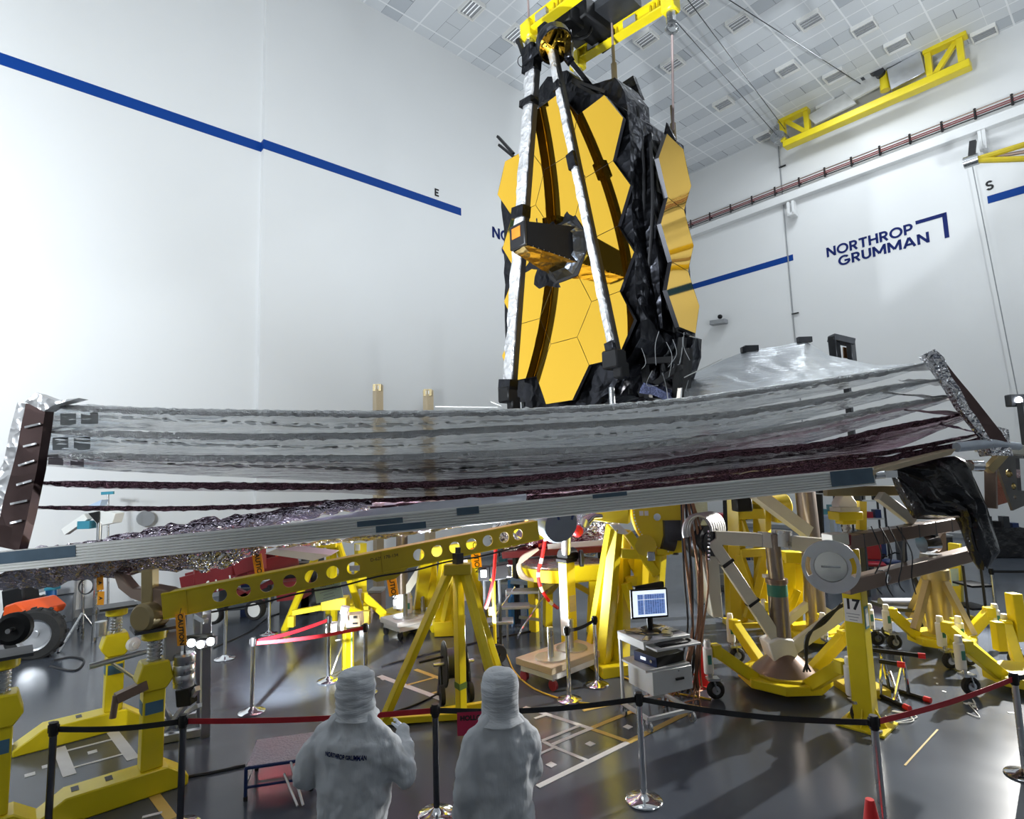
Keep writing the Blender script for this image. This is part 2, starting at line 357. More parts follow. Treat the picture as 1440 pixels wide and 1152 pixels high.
# wall lettering
def sans(s):
    S_ = .20; mb = MB(); x = 0.0
    def ln(*ps):
        for a, b in zip(ps, ps[1:]):
            a = V3((a[0] + x, a[1], 0)); b = V3((b[0] + x, b[1], 0)); mb.bar(a, b, S_, .012, V3((0, 0, 1)))
    def arc(cx, cy, rx, ry, t0, t1, n=20):
        f = lambda t, k: V3((x + cx + (rx + k * S_ / 2) * math.cos(t), cy + (ry + k * S_ / 2) * math.sin(t), 0)); ts = [t0 + (t1 - t0) * i / n for i in range(n + 1)]
        for a, b in zip(ts, ts[1:]): mb.prism([f(a, -1), f(b, -1), f(b, 1), f(a, 1)], V3((0, 0, .006)))
    h = S_ / 2
    for ch in s:
        if ch == 'N': ln((h, 0), (h, 1)); ln((.74, 0), (.74, 1)); ln((.12, .93), (.72, .07)); wd = .84
        elif ch == 'O': arc(.5, .5, .42, .42, 0, 2 * PI, 32); wd = 1.0
        elif ch == 'R': ln((h, 0), (h, 1)); ln((h, .9), (.36, .9)); ln((h, .46), (.36, .46)); arc(.36, .68, .22, .22, -PI / 2, PI / 2); ln((.36, .42), (.62, .02)); wd = .72
        elif ch == 'T': ln((0, .9), (.7, .9)); ln((.35, 0), (.35, .9)); wd = .70
        elif ch == 'H': ln((h, 0), (h, 1)); ln((.70, 0), (.70, 1)); ln((h, .5), (.7, .5)); wd = .80
        elif ch == 'P': ln((h, 0), (h, 1)); ln((h, .9), (.36, .9)); ln((h, .42), (.36, .42)); arc(.36, .66, .24, .24, -PI / 2, PI / 2); wd = .68
        elif ch == 'G': arc(.5, .5, .42, .42, PI * .25, PI * 1.93, 30); ln((.5, .46), (.96, .46)); wd = .98
        elif ch == 'U': ln((h, .36), (h, 1)); ln((.66, .36), (.66, 1)); arc(.38, .38, .28, .28, PI, 2 * PI); wd = .76
        elif ch == 'M': ln((h, 0), (h, 1)); ln((.94, 0), (.94, 1)); ln((.12, .92), (.52, .2)); ln((.92, .92), (.52, .2)); wd = 1.04
        elif ch == 'A': ln((.08, 0), (.46, .95)); ln((.84, 0), (.46, .95)); ln((.2, .28), (.72, .28)); wd = .92
        elif ch == 'E': ln((h, 0), (h, 1)); ln((0, .9), (.6, .9)); ln((0, .5), (.52, .5)); ln((0, .1), (.6, .1)); wd = .62
        elif ch == 'S': arc(.34, .70, .22, .20, PI * .15, PI * 1.5); arc(.34, .30, .24, .20, -PI * .85, PI * .5); wd = .7
        else: wd = .3
        x += wd + .10
    return mb
def fit_text(s, o, xdir, w, h, n, m, **k):
    mb = sans(s)
    x0 = min(p.x for p in mb.v); x1 = max(p.x for p in mb.v); y0 = min(p.y for p in mb.v); y1 = max(p.y for p in mb.v)
    M = basis(o, xdir, (0, 0, 1)); mb.v = [M @ V3(((p.x - x0) / (x1 - x0) * w, (p.y - y0) / (y1 - y0) * h, p.z)) for p in mb.v]
    return mb
lo = wr(1163, 362.5, .012); lr = wr(1284.5, 328, .012); w1 = (lo - lr).dot(VX); h1 = wr(1161, 349).z - lo.z
lo2 = wr(1179.5, 375, .012); lr2 = wr(1307.5, 340.5, .012); w2 = (lo2 - lr2).dot(VX)
sg = thing('wall_sign', 'navy wall lettering in two lines with a corner bracket, on the end wall', 'wall sign', (lo.x, lo.y, lo2.z - .3))
part('lettering', fit_text('NORTHROP', lo, -VX, w1, h1, None, LOGO), LOGO, sg, world=True, smooth=False)
part('lettering', fit_text('GRUMMAN', lo2, -VX, w2, h1, None, LOGO), LOGO, sg, world=True, smooth=False)
ba = wr(1287.5, 313.5, .012); bb = wr(1328, 302, .012); bc = wr(1331.3, 334.5, .012); bb.z = ba.z
part('corner_bracket', MB().bar(ba, bb, .012, .16, V3((0, 0, 1))).bar(V3((bb.x, bb.y, bb.z + .08)), V3((bb.x, bb.y, bc.z)), .16, .012, UX), LOGO, sg, world=True, smooth=False)
lo3 = wl(692.5, 334, .012)
sg2 = thing('wall_sign', 'navy wall lettering on the long wall, mostly hidden behind the telescope', 'wall sign', (lo3.x, lo3.y, lo3.z - 1.2))
part('lettering', fit_text('NORTHROP', lo3, UX, w1, h1, None, LOGO), LOGO, sg2, world=True, smooth=False)
part('lettering', fit_text('GRUMMAN', lo3 + UX * (w1 * .14) - V3((0, 0, h1 * 1.3)), UX, w2, h1, None, LOGO), LOGO, sg2, world=True, smooth=False)
def letter(ch, P, xd, h, lab):
    solo('wall_letter', fit_text(ch, P, xd, h * .62, h, None, INK), INK, lab, 'letter', smooth=False)
letter('E', wl(611.5, 275, .012), UX, .30, 'small black letter E above the blue stripe on the long wall')
letter('S', wr(1387, 269, .012), -VX, .40, 'small black letter S above the blue stripe on the end wall')
# ledge duct, pipe run and brackets on the end wall
za, zc = wr(1105, 287.5).z, wr(1105, 276).z
struct('trim_7', slab(DR - .35, DR, VMIN, DL, za, zc), WALL, 'white ledge running across the end wall', 'ledge', bev=.02)
for k, (x0, x1, y0, y1) in enumerate(((1107, 1119, 284, 304), (1377, 1387, 184, 212))):
    p0 = wr(x0, (y0 + y1) / 2, .4); p1 = wr(x1, (y0 + y1) / 2, .4); zlo, zhi = wr((x0 + x1) / 2, y1, .4).z, wr((x0 + x1) / 2, y0, .4).z
    c = (p0 + p1) / 2; w = (p0 - p1).length * .62
    m1 = MB().bar(up(c + VX * w * .4 , zlo), up(c + VX * w * .4, zhi), .12, .3, UX).bar(up(c - VX * w * .45, zlo), up(c - VX * w * .45, zhi), .12, .3, UX).bar(up(c + VX * w * .5 + UX * .1, zlo + .08), up(c - VX * w * .55 + UX * .1, zlo + .08), .5, .14)
    solo('duct_bracket', m1, WALL, ('white bracket under the wall ledge left of the lettered sign', 'white bracket under the wall ledge at the upper right corner')[k], 'bracket', bev=.01)
pr = thing('pipe_run', 'bundle of dark red pipes on black standoffs high across the end wall', 'pipes', up(wr(1200, 231), wr(1440, 150).z - 1))
za, zb_ = wr(1160, 250.5).z, wr(1160, 241).z
for k, t in enumerate((0.04, .36, .6, .97)):
    z = za + (zb_ - za) * t; m1 = MB().cyl(uv(DR - .25, DL - .3, z), uv(DR - .25, VMIN + .5, z), .026, n=6)
    part('pipe', m1, REDP if k in (1, 2) else BROWN if k == 3 else INK, pr, world=True)
for x, y in ((971.7, 319), (998.5, 309), (1027.7, 298), (1057.6, 286), (1090, 273), (1124, 260), (1160, 246), (1197.5, 231), (1237.5, 216), (1280, 200), (1325, 183), (1372, 166), (1424, 145)):
    p = wr(x, y, .25); part('standoff', MB().bar(up(p, za - .05), up(p, zb_ + .08), .07, .07).bar(up(p, (za + zb_) / 2), up(p + UX * .25, (za + zb_) / 2), .05, .05), INK, pr, world=True, smooth=False)
cd = thing('wall_conduit', 'thin grey conduit running down the end wall beside the stripe end', 'conduit', up(wr(1118, 480), wr(1118, 480).z - 2))
p0 = wr(1096.7, 201, .06); p1 = wr(1118.3, 480, .06)
part('pipe', MB().cyl(up(p1, p1.z - 8), up(p1, p0.z), .028, n=6), GREY, cd, world=True)
for y in (235, 442): 
    q = up(p1, wr(1100 if y < 300 else 1115, y).z); part('clamp', MB().bar(q + VX * .05, q - VX * .28, .06, .06), INK, cd, world=True)
p0 = wr(1367.5, 234, .5); p1 = wr(1440, 600, .5)
solo('wall_rope', MB().cyl(p1, p0, .022, n=6), GREY, 'thin grey cable dropping from the yellow jib tip on the end wall', 'cable')
# security camera on the end wall
c = wr(1013, 453, .3); sc_ = thing('security_camera', 'small grey camera on a wall bracket right of the telescope', 'security camera', up(c, c.z - .4))
part('housing', MB().bar(c + VX * .55 + V3((0, 0, .05)), c - VX * .35 - V3((0, 0, .03)), .4, .26), GREY, sc_, world=True, bev=.03)
part('dome', MB().ball(c + V3((0, 0, .3)), .13), BLACK, sc_, world=True); part('bracket', MB().cyl(c + UX * .3, c, .05, n=8).cyl(c + V3((0, 0, .1)), c + V3((0, 0, .25)), .04, n=8), GREY, sc_, world=True)
# ceiling light fixtures
LOUV = mat('louvre_diffuser', (0.8, 0.82, 0.84), 0.3, emit=(0.9, 0.95, 1.0), estr=0.6)
FIX = ((720, 43), (887, 35), (957, 97), (1047, 37), (1016, 143), (1064, 182), (1105, 92), (1268, 71), (1215, 36), (985, 12), (1155, 140), (1130, 14), (820, 12), (655, 4), (1180, 112), (1380, 36))
def fixture(P, lab):
    t = thing('ceiling_light', lab, 'ceiling light', V3((P.x, P.y, CEIL - .16)), UANG, 'recessed louvre lights in the ceiling')
    part('frame', MB().bar((-.33, -.40, .08), (-.33, .40, .08), .05, .16).bar((.33, -.40, .08), (.33, .40, .08), .05, .16).bar((-.31, -.38, .08), (.31, -.38, .08), .05, .16).bar((-.31, .38, .08), (.31, .38, .08), .05, .16), WHITE, t, smooth=False)
    part('diffuser', MB().box((0, 0, .14), (.6, .72, .03)), LOUV, t, smooth=False)
    l = MB()
    for k in range(4): l.bar((-.225 + .15 * k, -.36, .09), (-.225 + .15 * k, .36, .09), .075, .05)
    part('louvre', l, GREY, t, smooth=False); return t
f0 = None
for k, (x, y) in enumerate(FIX):
    P = hz(x, y, CEIL)
    P = uv(round((P.dot(UX) - 11.99) / 2.1) * 2.1 + 11.99, P.dot(VX))
    if f0 is None: f0 = fixture(P, 'recessed louvre light set in the panel ceiling')
    else: dup(f0, V3((P.x, P.y, CEIL - .16)))
# hanging guide wires below the ceiling
for k, (a, b) in enumerate((((915, -10), (1092, 190)), ((960, -10), (1104, 182)), ((1010, -10), (1210, 118)))):
    p = hz(*a, CEIL - .9); q = onp(*b, UX, DR - 1.2)
    solo('guide_wire', MB().cyl(p, q, .018, n=6), DARK, ('dark ceiling wire ending at the left tip of the yellow gantry', 'dark wire along the ceiling beside the leftmost wire to the gantry', 'dark wire along the ceiling reaching the silver gantry box')[k], 'wire')
# ------------------------------------------------------------------ floor tape
TAPES = [([(737.5, 994.6), (833, 1026)], .07, 0), ([(833, 1026), (884, 1043.5)], .07, 1), ([(777, 1047.7), (833, 1024)], .06, 0), ([(833, 1024), (894, 999)], .07, 1), ([(762.5, 1042.5), (813.5, 1021.7)], .05, 0),
 ([(762.5, 1042.5), (779, 1051)], .05, 0), ([(779, 1051), (830, 1071.7)], .05, 0), ([(750, 1065), (783, 1050)], .04, 0), ([(756, 1107), (883, 1044.6)], .07, 0), ([(883, 1044.6), (966.7, 1003)], .08, 1), ([(752, 1011), (769, 1005)], .05, 0),
 ([(83, 1051.7), (98, 1091)], .12, 0), ([(156, 1026.7), (187.5, 1068)], .12, 0), ([(87.5, 1058), (166.7, 1038)], .04, 0), ([(96, 1082), (177, 1060)], .04, 0), ([(212.5, 1113), (241.7, 1152)], .10, 1), ([(200, 1150), (228, 1143)], .04, 0),
 ([(533.6, 951), (622, 984)], .10, 0), ([(584, 942), (628, 958)], .08, 1), ([(572, 964), (613, 953)], .05, 1), ([(603, 977), (622, 971)], .05, 1), ([(1272.4, 1077), (1318.6, 1026.5)], .018, 1), ([(820, 1000), (1000, 960)], .06, 1), ([(934, 985), (1010, 1000)], .06, 1)]
TAPEW = mat('white_floor_tape', (0.62, 0.62, 0.6), 0.5, var=0.12); TAPEY = mat('yellow_floor_tape', (0.55, 0.38, 0.09), 0.5, var=0.15)
for k, (pts, w, y) in enumerate(TAPES):
    mb = MB().bar(fl(*pts[0]) + V3((0, 0, .0025 + .0004 * (k % 5))), fl(*pts[1]) + V3((0, 0, .0025 + .0004 * (k % 5))), w, .004)
    struct('trim_%d' % (20 + k), mb, TAPEY if y else TAPEW, smooth=False)
for k, (x, y) in enumerate(((883, 1022.7), (830, 1046.7), (775, 1076), (130, 1058), (42, 1090), (66, 1078), (540, 955))):
    p = fl(x, y); struct('trim_%d' % (60 + k), MB().box((p.x, p.y, .003), (.09, .09, .005), UANG), TAPEW, smooth=False)
# ------------------------------------------------------------------ gantry on the end wall
def gw(x, y, o=1.0): return onp(x, y, UX, DR - o)
G = thing('gantry_crane', 'yellow truss gantry with silver boxes high on the end wall under the ceiling', 'crane', up(gw(1230, 160), gw(1102, 205).z - .2))
P0, P1 = gw(1103, 202), gw(1366, 94); P1.z = P0.z = (P0.z + P1.z) / 2
part('bottom_chord', MB().bar(P0, P1, .5, .34), YEL, G, world=True, bev=.03)
dirg = (P1 - P0).normalized(); L = (P1 - P0).length; ht = 1.36
def gp(t, h, o=0.0): return P0 + dirg * (L * t) + V3((0, 0, h)) + UX * o
part('top_chord', MB().bar(gp(-.02, ht), gp(.17, ht), .45, .3), YEL, G, world=True, bev=.02)
part('top_chord', MB().bar(gp(.80, ht), gp(1.0, ht), .45, .3), YEL, G, world=True, bev=.02)
for t in (.0, .155, .82, .965): part('post', MB().bar(gp(t, .2), gp(t, ht), .22, .3, UX), YEL, G, world=True)
part('brace', MB().bar(gp(.15, .15), gp(.02, ht - .1), .2, .16, UX), YEL, G, world=True); part('brace', MB().bar(gp(.84, .2), gp(.955, ht - .1), .2, .16, UX), YEL, G, world=True)
BXM = mat('brushed_sheet_metal', (0.66, 0.66, 0.64), 0.35, 0.35, var=0.18, scale=2)
part('silver_panel', MB().prism([gp(.155, 1.0), gp(.20, .42), gp(.44, .55), gp(.40, 1.25)], UX * .12), BXM, G, world=True, label='sheet metal cover')
part('silver_panel', MB().prism([gp(.38, 1.35), gp(.43, .7), gp(.60, .8), gp(.555, 1.6)], UX * -.12), BXM, G, world=True, label='upper sheet metal cover')
part('control_box', MB().bar(gp(.63, .75), gp(.80, .85), .6, 1.0), ALU, G, world=True, bev=.02); part('control_box', MB().bar(gp(.62, 1.75), gp(.74, 1.85), .5, .9), ALU, G, world=True, bev=.02)
m1 = MB(); 
for t, h in ((.50, 1.55), (.53, 1.75), (.56, 1.5), (.59, 1.25)): m1.cyl(gp(t, h, -.4), gp(t, h, .4), .2, n=10)
part('winch', m1, DARK, G, world=True); part('motor', MB().cyl(gp(.47, 1.75, -.4), gp(.50, 1.9, -.3), .22), YEL, G, world=True); part('motor', MB().cyl(gp(.60, .5), gp(.60, 1.3), .2), YEL, G, world=True)
part('end_roller', MB().cyl(gp(-.04, .6, -.2), gp(-.04, .6, .3), .3).cyl(gp(-.01, .5, -.3), gp(-.01, .5, .3), .22), STEEL, G, world=True)
J = thing('jib_boom', 'yellow lattice jib boom reaching in from the right edge near the ceiling', 'crane', up(gw(1400, 225, 2), gw(1367, 226, 2).z - 2))
tip = gw(1367, 226, 2); a = gw(1640, 142, 3.0); b_ = gw(1640, 216, 3.0); a2 = gw(1640, 180, 1.0)
part('chord', MB().cyl(tip, a, .11, n=8), YELD, J, world=True); part('chord', MB().cyl(tip, b_, .11, n=8), YELD, J, world=True); part('chord', MB().cyl(tip, a2, .07, n=8), BROWN, J, world=True)
part('tip_sheave', MB().cyl(tip - VX * .2, tip + VX * .25, .22), STEEL, J, world=True); part('hook', MB().bar(tip + V3((0, 0, .15)), tip + V3((0, 0, .75)) - VX * .1, .2, .2), INK, J, world=True)
# ------------------------------------------------------------------ lifting spreader above the telescope
SZ = 13.3
S = thing('lifting_spreader', 'yellow twin beam lifting spreader hanging over the telescope', 'spreader', hz(800, 40, 12.6))
def sp_beam(a, b):
    p, q = hz(*a, SZ), hz(*b, SZ); m = MB()
    for s_ in (-1, 1): m.bar(p + V3((0, 0, s_ * .12)), q + V3((0, 0, s_ * .12)), .24, .04)
    m.bar(p, q, .06, .24)
    o = part('beam', m, YEL, S, world=True, smooth=False)
    for t in (.22, .62):
        c = p.lerp(q, t); d = (q - p).normalized(); part('splice_plate', MB().bar(c - d * .16, c + d * .16, .27, .15), GREY, o, world=True)
    for t in (.1, .35, .4, .45, .8, .84, .88):
        c = p.lerp(q, t); part('web_rib', MB().bar(c - V3((0, 0, .11)), c + V3((0, 0, .11)), .22, .03), YELD, o, world=True)
    return p, q
e1 = sp_beam((744, 40), (850, -40)); e2 = sp_beam((812, 82), (942, 0))
for P in (e1[0], e2[0], e2[1]):
    part('end_bracket', MB().box(P + V3((0, 0, -.1)), (.32, .32, .42), UANG), YEL, S, world=True, bev=.03)
    part('shackle', MB().cyl(P + V3((0, 0, -.55)), P + V3((0, 0, -.3)), .11, n=10).tube(arc_pts(P + V3((0, 0, -.68)), V3((1, 0, 0)), V3((0, 0, 1)), .12, 0, 2 * PI, 12), .035, n=6), STEEL, S, world=True)
c = hz(835, 25, SZ + .4)
part('cross_frame', MB().bar(hz(800, 55, SZ + .3), hz(890, -8, SZ + .3), .7, .22), DARK, S, world=True); part('hoist', MB().box(c + V3((0, 0, -.2)), (1.3, .6, .5), UANG).box(hz(800, 30, SZ), (.5, .5, .45), UANG), BLACK, S, world=True, bev=.04)
part('hose_loop', MB().tube(arc_pts(hz(812, 36, SZ), V3((1, 0, 0)), V3((0, 0, 1)), .33, PI, 2.2 * PI, 14), .035, n=6), CABLE, S, world=True)
part('clamp_arm', MB().bar(hz(783, 36, SZ), hz(803, 22, SZ), .09, .12), DARK, S, world=True)
ROPE = mat('pinkish_wire_rope', (0.36, 0.28, 0.27), 0.5, 0.3, var=0.2)
def rope(nm, p, q, lab, hook=True):
    t = thing('wire_rope', lab, 'rope', q); part('rope', MB().cyl(p, q, .028, n=6), ROPE, t, world=True)
    if hook: part('turnbuckle', MB().cyl(q - V3((0, 0, .15)), q + V3((0, 0, .25)), .07, n=8).cyl(q + V3((0, 0, .2)), q + V3((0, 0, .7)), .04, n=8), mat('hook_steel' + nm, (.2, .16, .1), .4, .8), t, world=True)
def drop(x, y0, D, ztop): p = at(x, y0, D); return up(p, ztop), p
a, b_ = drop(864, 104, 12.2, CEIL); rope('a', a, b_, 'rope with a brass turnbuckle dropping to the top of the black telescope back')
e = e2[1]; tz = at(947, 188, 12.6); rope('b', V3((e.x, e.y, e.z - .8)), tz, 'long rope from the right end of the spreader down to the folded mirror wing')
e = e1[0]; rope('c', up(e, CEIL), V3((e.x, e.y, e.z + .25)), 'rope from the ceiling to the left end of the spreader', False)
e = e2[1]; rope('d', up(e, CEIL), V3((e.x, e.y, e.z + .25)), 'rope from the ceiling to the right end of the spreader', False)
# ================================================================== TELESCOPE
T0 = V3((1.2258, 11.8136, 4.7151 + H)); _ty = 0.85745
XT = V3((math.cos(_ty), -math.sin(_ty), 0)); AX = V3((-math.sin(_ty), -math.cos(_ty), 0)); ZT = V3((0, 0, 1))
def T(u, v, w): return T0 + XT * u + ZT * v + AX * w
def tp(x, y, w):
    d = ray(x, y); return CAMPOS + d * (((T0 + AX * w - CAMPOS).dot(AX)) / d.dot(AX))
def tl(x, y, w):
    p = tp(x, y, w) - T0; return p.dot(XT), p.z
TEL = thing('space_telescope', 'tall space telescope with gold hexagonal mirror segments and black back, folded wings', 'telescope', T(.2, -3.4, -.6), math.atan2(XT.y, XT.x))
SD = 1.32 / math.sqrt(3)
SEGB = mat('segment_edge', (0.03, 0.03, 0.035), 0.4, 0.5)
def segment(P, cu, cv, sag, g=0.006):
    mb = MB(); n = 6; Rr = SD - g; vs = [(0.0, 0.0)]; ring = []
    def pos(i, k, j): # ring i, sextant k, step j
        a0, a1 = PI / 3 * k, PI / 3 * (k + 1); t = j / i
        return (Rr * i / n * (math.cos(a0) * (1 - t) + math.cos(a1) * t), Rr * i / n * (math.sin(a0) * (1 - t) + math.sin(a1) * t))
    idx = {(0, 0): 0}
    for i in range(1, n + 1):
        for q in range(6 * i): idx[(i, q)] = len(vs); vs.append(pos(i, q // i, q % i))
    fs = []
    for i in range(1, n + 1):
        for k in range(6):
            for j in range(i):
                a = idx[(i, (k * i + j) % (6 * i))]; b = idx[(i, (k * i + j + 1) % (6 * i))]
                c = idx[(i - 1, (k * (i - 1) + j) % max(1, 6 * (i - 1)))] if i > 1 else 0
                fs.append((a, b, c))
                if j < i - 1:
                    e = idx[(i - 1, (k * (i - 1) + j + 1) % (6 * (i - 1)))]; fs.append((b, e, c))
    f = lambda x, y: P(cu + x, cv + y, ((cu + x) ** 2 + (cv + y) ** 2) * sag)
    mb.mi = 0; mb.add([f(*p) for p in vs], fs)
    hx = [(Rr * math.cos(PI / 3 * k), Rr * math.sin(PI / 3 * k)) for k in range(6)]
    top = [f(*p) for p in hx]; bot = [P(cu + x, cv + y, ((cu + x) ** 2 + (cv + y) ** 2) * sag - .09) for x, y in hx]
    mb.mi = 1; mb.add(top + bot, [(k, (k + 1) % 6, 6 + (k + 1) % 6, 6 + k) for k in range(6)] + [(11, 10, 9, 8, 7, 6)])
    return mb
SAG = 1 / (2 * 15.88); C1 = 1.143
cells = [(u, v) for u in (-C1, C1) for v in (-1.98, -.66, .66, 1.98)] + [(0, v) for v in (-2.64, -1.32, 1.32, 2.64)]
for u, v in cells: part('mirror_segment', segment(T, u, v, SAG), [GOLD, SEGB], TEL, world=True, ang=50)
WN = (XT * .989 - AX * .147).normalized(); WXD = (-XT * .147 - AX * .989).normalized()
WC = T(2.03, -.04, -1.18)
def TW(u, v, w): return WC + WXD * u + ZT * v + WN * w
for v in (1.32, 0, -1.32): part('mirror_segment', segment(TW, 0, v, .02), [GOLD, SEGB], TEL, world=True, ang=50)
WC2 = T(-2.03, -.04, -1.18); WN2 = (-XT * .989 - AX * .147).normalized(); WXD2 = (-XT * .147 + AX * .989).normalized()
def TW2(u, v, w): return WC2 + WXD2 * u + ZT * v + WN2 * w
for v in (1.32, 0, -1.32): part('mirror_segment', segment(TW2, 0, v, .02), [GOLD, SEGB], TEL, world=True, ang=50)
# crumpled sheet helper: a prism whose faces are tessellated and jittered
def rough_prism(poly, ex, step=.25, amp=.035, seed=0):
    me = bpy.data.meshes.new('t'); mb = MB().prism(poly, ex); me.from_pydata([tuple(p) for p in mb.v], [], mb.f)
    bm = bmesh.new(); bm.from_mesh(me); bmesh.ops.triangulate(bm, faces=bm.faces)
    for _ in range(6):
        es = [e for e in bm.edges if e.calc_length() > step * 1.4]
        if not es: break
        bmesh.ops.subdivide_edges(bm, edges=es, cuts=1); bmesh.ops.triangulate(bm, faces=[f for f in bm.faces if len(f.verts) > 3])
    o = MB()
    bm.verts.index_update()
    o.add([v.co + noise.noise_vector(v.co * 3.1 + V3((seed, 0, 0))) * amp for v in bm.verts], [tuple(v.index for v in f.verts) for f in bm.faces])
    bm.free(); bpy.data.meshes.remove(me); return o
outl = [(-1.93, -2.2), (-1.2, -3.25), (-.75, -3.42), (.75, -3.42), (1.2, -3.2), (1.9, -2.3), (1.78, 0), (1.9, 2.2), (1.25, 2.9), (.9, 3.05), (.5, 3.38), (-.5, 3.4), (-1.2, 2.8), (-1.93, 2.3)]
part('backplane_cover', rough_prism([T(u, v, -.1 + (u * u + v * v) * SAG * .6) for u, v in outl], -AX * 1.9, .3, .05), MLI, TEL, world=True, ang=25)
def tpoly(pts, w, d, m=MLI, name='black_blanket', lab=None, step=.22, amp=.035):
    return part(name, rough_prism([tp(x, y, w) for x, y in pts], -AX * d, step, amp, pts[0][0]), m, TEL, lab, world=True, ang=25)
tpoly([(752, 150), (758, 122), (770, 108), (798, 100), (822, 116), (834, 118), (865, 109), (878, 130), (886, 175), (876, 168), (852, 136), (813, 160), (795, 134), (784, 132)], -.25, .8, name='top_blanket')
tpoly([(875, 116), (890, 106), (902, 138), (882, 137)], -1.2, .12, name='corner_panel', amp=.005)
tpoly([(880, 136), (897, 150), (908, 200), (906, 300), (910, 400), (918, 470), (935, 560), (870, 560), (885, 470), (884, 300)], -.75, .35, name='side_blanket')
tpoly([(928, 215), (937, 172), (944, 184), (949, 196)], -1.3, .06, name='wing_top_blanket', amp=.01)
tpoly([(704, 540), (712, 528), (757, 535), (768, 571), (806, 566), (829, 517), (866, 503), (880, 520), (872, 556), (842, 570), (742, 574), (712, 566)], -.02, .7, name='lower_blanket', amp=.05)
tpoly([(950, 466), (974, 474), (972, 500), (962, 530), (944, 545), (950, 500)], -1.1, .35, name='wing_lower_blanket', amp=.03)
part('wing_back', rough_prism([TW(x, y, -.14) for x, y in ((-.6, -2.0), (.6, -2.0), (.72, 0), (.6, 2.0), (-.6, 2.0), (-.72, 0))], -WN * .22, .3, .04), MLI, TEL, world=True, ang=25)
part('wing_back', rough_prism([TW2(x, y, -.14) for x, y in ((-.6, -2.0), (.6, -2.0), (.72, 0), (.6, 2.0), (-.6, 2.0), (-.72, 0))], -WN2 * .22, .3, .04), MLI, TEL, world=True, ang=25)
# hinge arms
for a, b, w in (((700, 192), (722, 216), -.1), ((702, 204), (724, 222), -.2), ((806, 113), (852, 130), -.1), ((806, 116), (840, 135), -.1)):
    part('hinge_arm', MB().bar(tp(*a, w), tp(*b, w), .07, .06), BLACK, TEL, world=True)
m1 = MB()
for y in range(170, 480, 22): m1.ball(tp(884 + (y % 5), y + 8, -.35), .05, 6, 4)
part('latch_row', m1, DARK, TEL, world=True)
m1 = MB(); rnd = random.Random(5)
for a, b in (((896, 150), (905, 300)), ((905, 300), (898, 470)), ((915, 200), (912, 380)), ((888, 300), (896, 420))):
    m1.tube(curve_pts([tp(*a, -.45), tp((a[0] + b[0]) / 2 + 4, (a[1] + b[1]) / 2, -.4), tp(*b, -.45)], 6), .035, 6)
part('harness', m1, BLACK, TEL, world=True)
m1 = MB()
for i in range(12):
    a = (rnd.uniform(868, 970), rnd.uniform(465, 545)); m1.tube(curve_pts([tp(a[0], a[1], -.1), tp(a[0] + rnd.uniform(-9, 9), a[1] + 20, -.05), tp(a[0] + rnd.uniform(-9, 9), a[1] + rnd.uniform(20, 50), -.1)], 5), .006, 5)
part('white_harness', m1, GREY, TEL, world=True)
for a, b in (((870, 470), (885, 555)), ((905, 500), (912, 560)), ((960, 475), (950, 560)), ((880, 510), (960, 505)), ((900, 555), (960, 515)), ((968, 490), (965, 560))):
    part('base_strut', MB().bar(tp(*a, -.3), tp(*b, -.3), .11, .11), BLACK, TEL, world=True)
part('blue_foil_pack', rough_prism([tp(905, 538, -.1), tp(942, 552, -.1), tp(938, 562, -.1), tp(900, 552, -.1)], -AX * .3, .1, .05), mat('bluish_foil', (.08, .09, .16), .25, .9, var=.3, bump=1, bscale=30), TEL, world=True)
for a in ((735, 566), (860, 545)):
    p = tp(*a, .1); part('base_pin', MB().cyl(p, p + V3((0, 0, -.35)), .06), STEEL, TEL, world=True)
# aft optics: black tapered box in the centre hexagon
hexr = lambda r, w, rot=0: [T(r * math.cos(PI / 3 * k + rot), r * math.sin(PI / 3 * k + rot), w) for k in range(6)]
part('centre_recess', MB().prism(hexr(SD * .98, .02), -AX * .12), BLACK, TEL, world=True, smooth=False)
A = thing('aft_optics_housing', '', '') if False else None
def ring4(s, h, w, c=(0, 0)): return [T(c[0] + a * s / 2, c[1] + b * h / 2, w) for a, b in ((-1, -1), (1, -1), (1, 1), (-1, 1))]
q0 = ring4(.86, .78, .02); q1 = ring4(.44, .48, 1.28)
mb = MB(); mb.add(q0 + q1, [(3, 2, 1, 0), (4, 5, 6, 7), (1, 2, 6, 5), (2, 3, 7, 6), (3, 0, 4, 7)])
aft = part('aft_optics_housing', mb, mat('black_housing', (.003, .003, .0035), .75, var=.3, spec=.1), TEL, world=True, smooth=False)
gf = MB(); gf.grid(lambda s, t: q0[0].lerp(q0[1], s).lerp(q1[0].lerp(q1[1], s), t) + noise.noise_vector(V3((s * 4, t * 7, 1))) * .025 - ZT * .01, 9, 13)
part('gold_underside', gf, KGOLD, aft, world=True, ang=20, label='crinkled gold foil underside')
part('front_bezel', MB().prism(ring4(.46, .5, 1.28), AX * .08), BLACK, aft, world=True, bev=.02)
part('entrance_window', MB().prism(ring4(.25, .22, 1.362, (-.01, .06)), AX * .012), mat('orange_window', (.72, .25, .03), .3, .7, var=.3), aft, world=True, smooth=False, label='orange entrance window')
cone = MB()
o_ = [T(.64 * math.cos(a), .64 * math.sin(a), .03) for a in [PI / 4 * k + PI / 8 for k in range(8)]]; i_ = [T(.50 * math.cos(a), .50 * math.sin(a), .22) for a in [PI / 4 * k + PI / 8 for k in range(8)]]
cone.add(o_ + i_, [(k, (k + 1) % 8, 8 + (k + 1) % 8, 8 + k) for k in range(8)])
part('collar', cone, foil('blue_grey_foil', (.16, .18, .22), .28, 6, .6), aft, world=True, ang=20, label='blue-grey foil collar at its base')
m1 = MB()
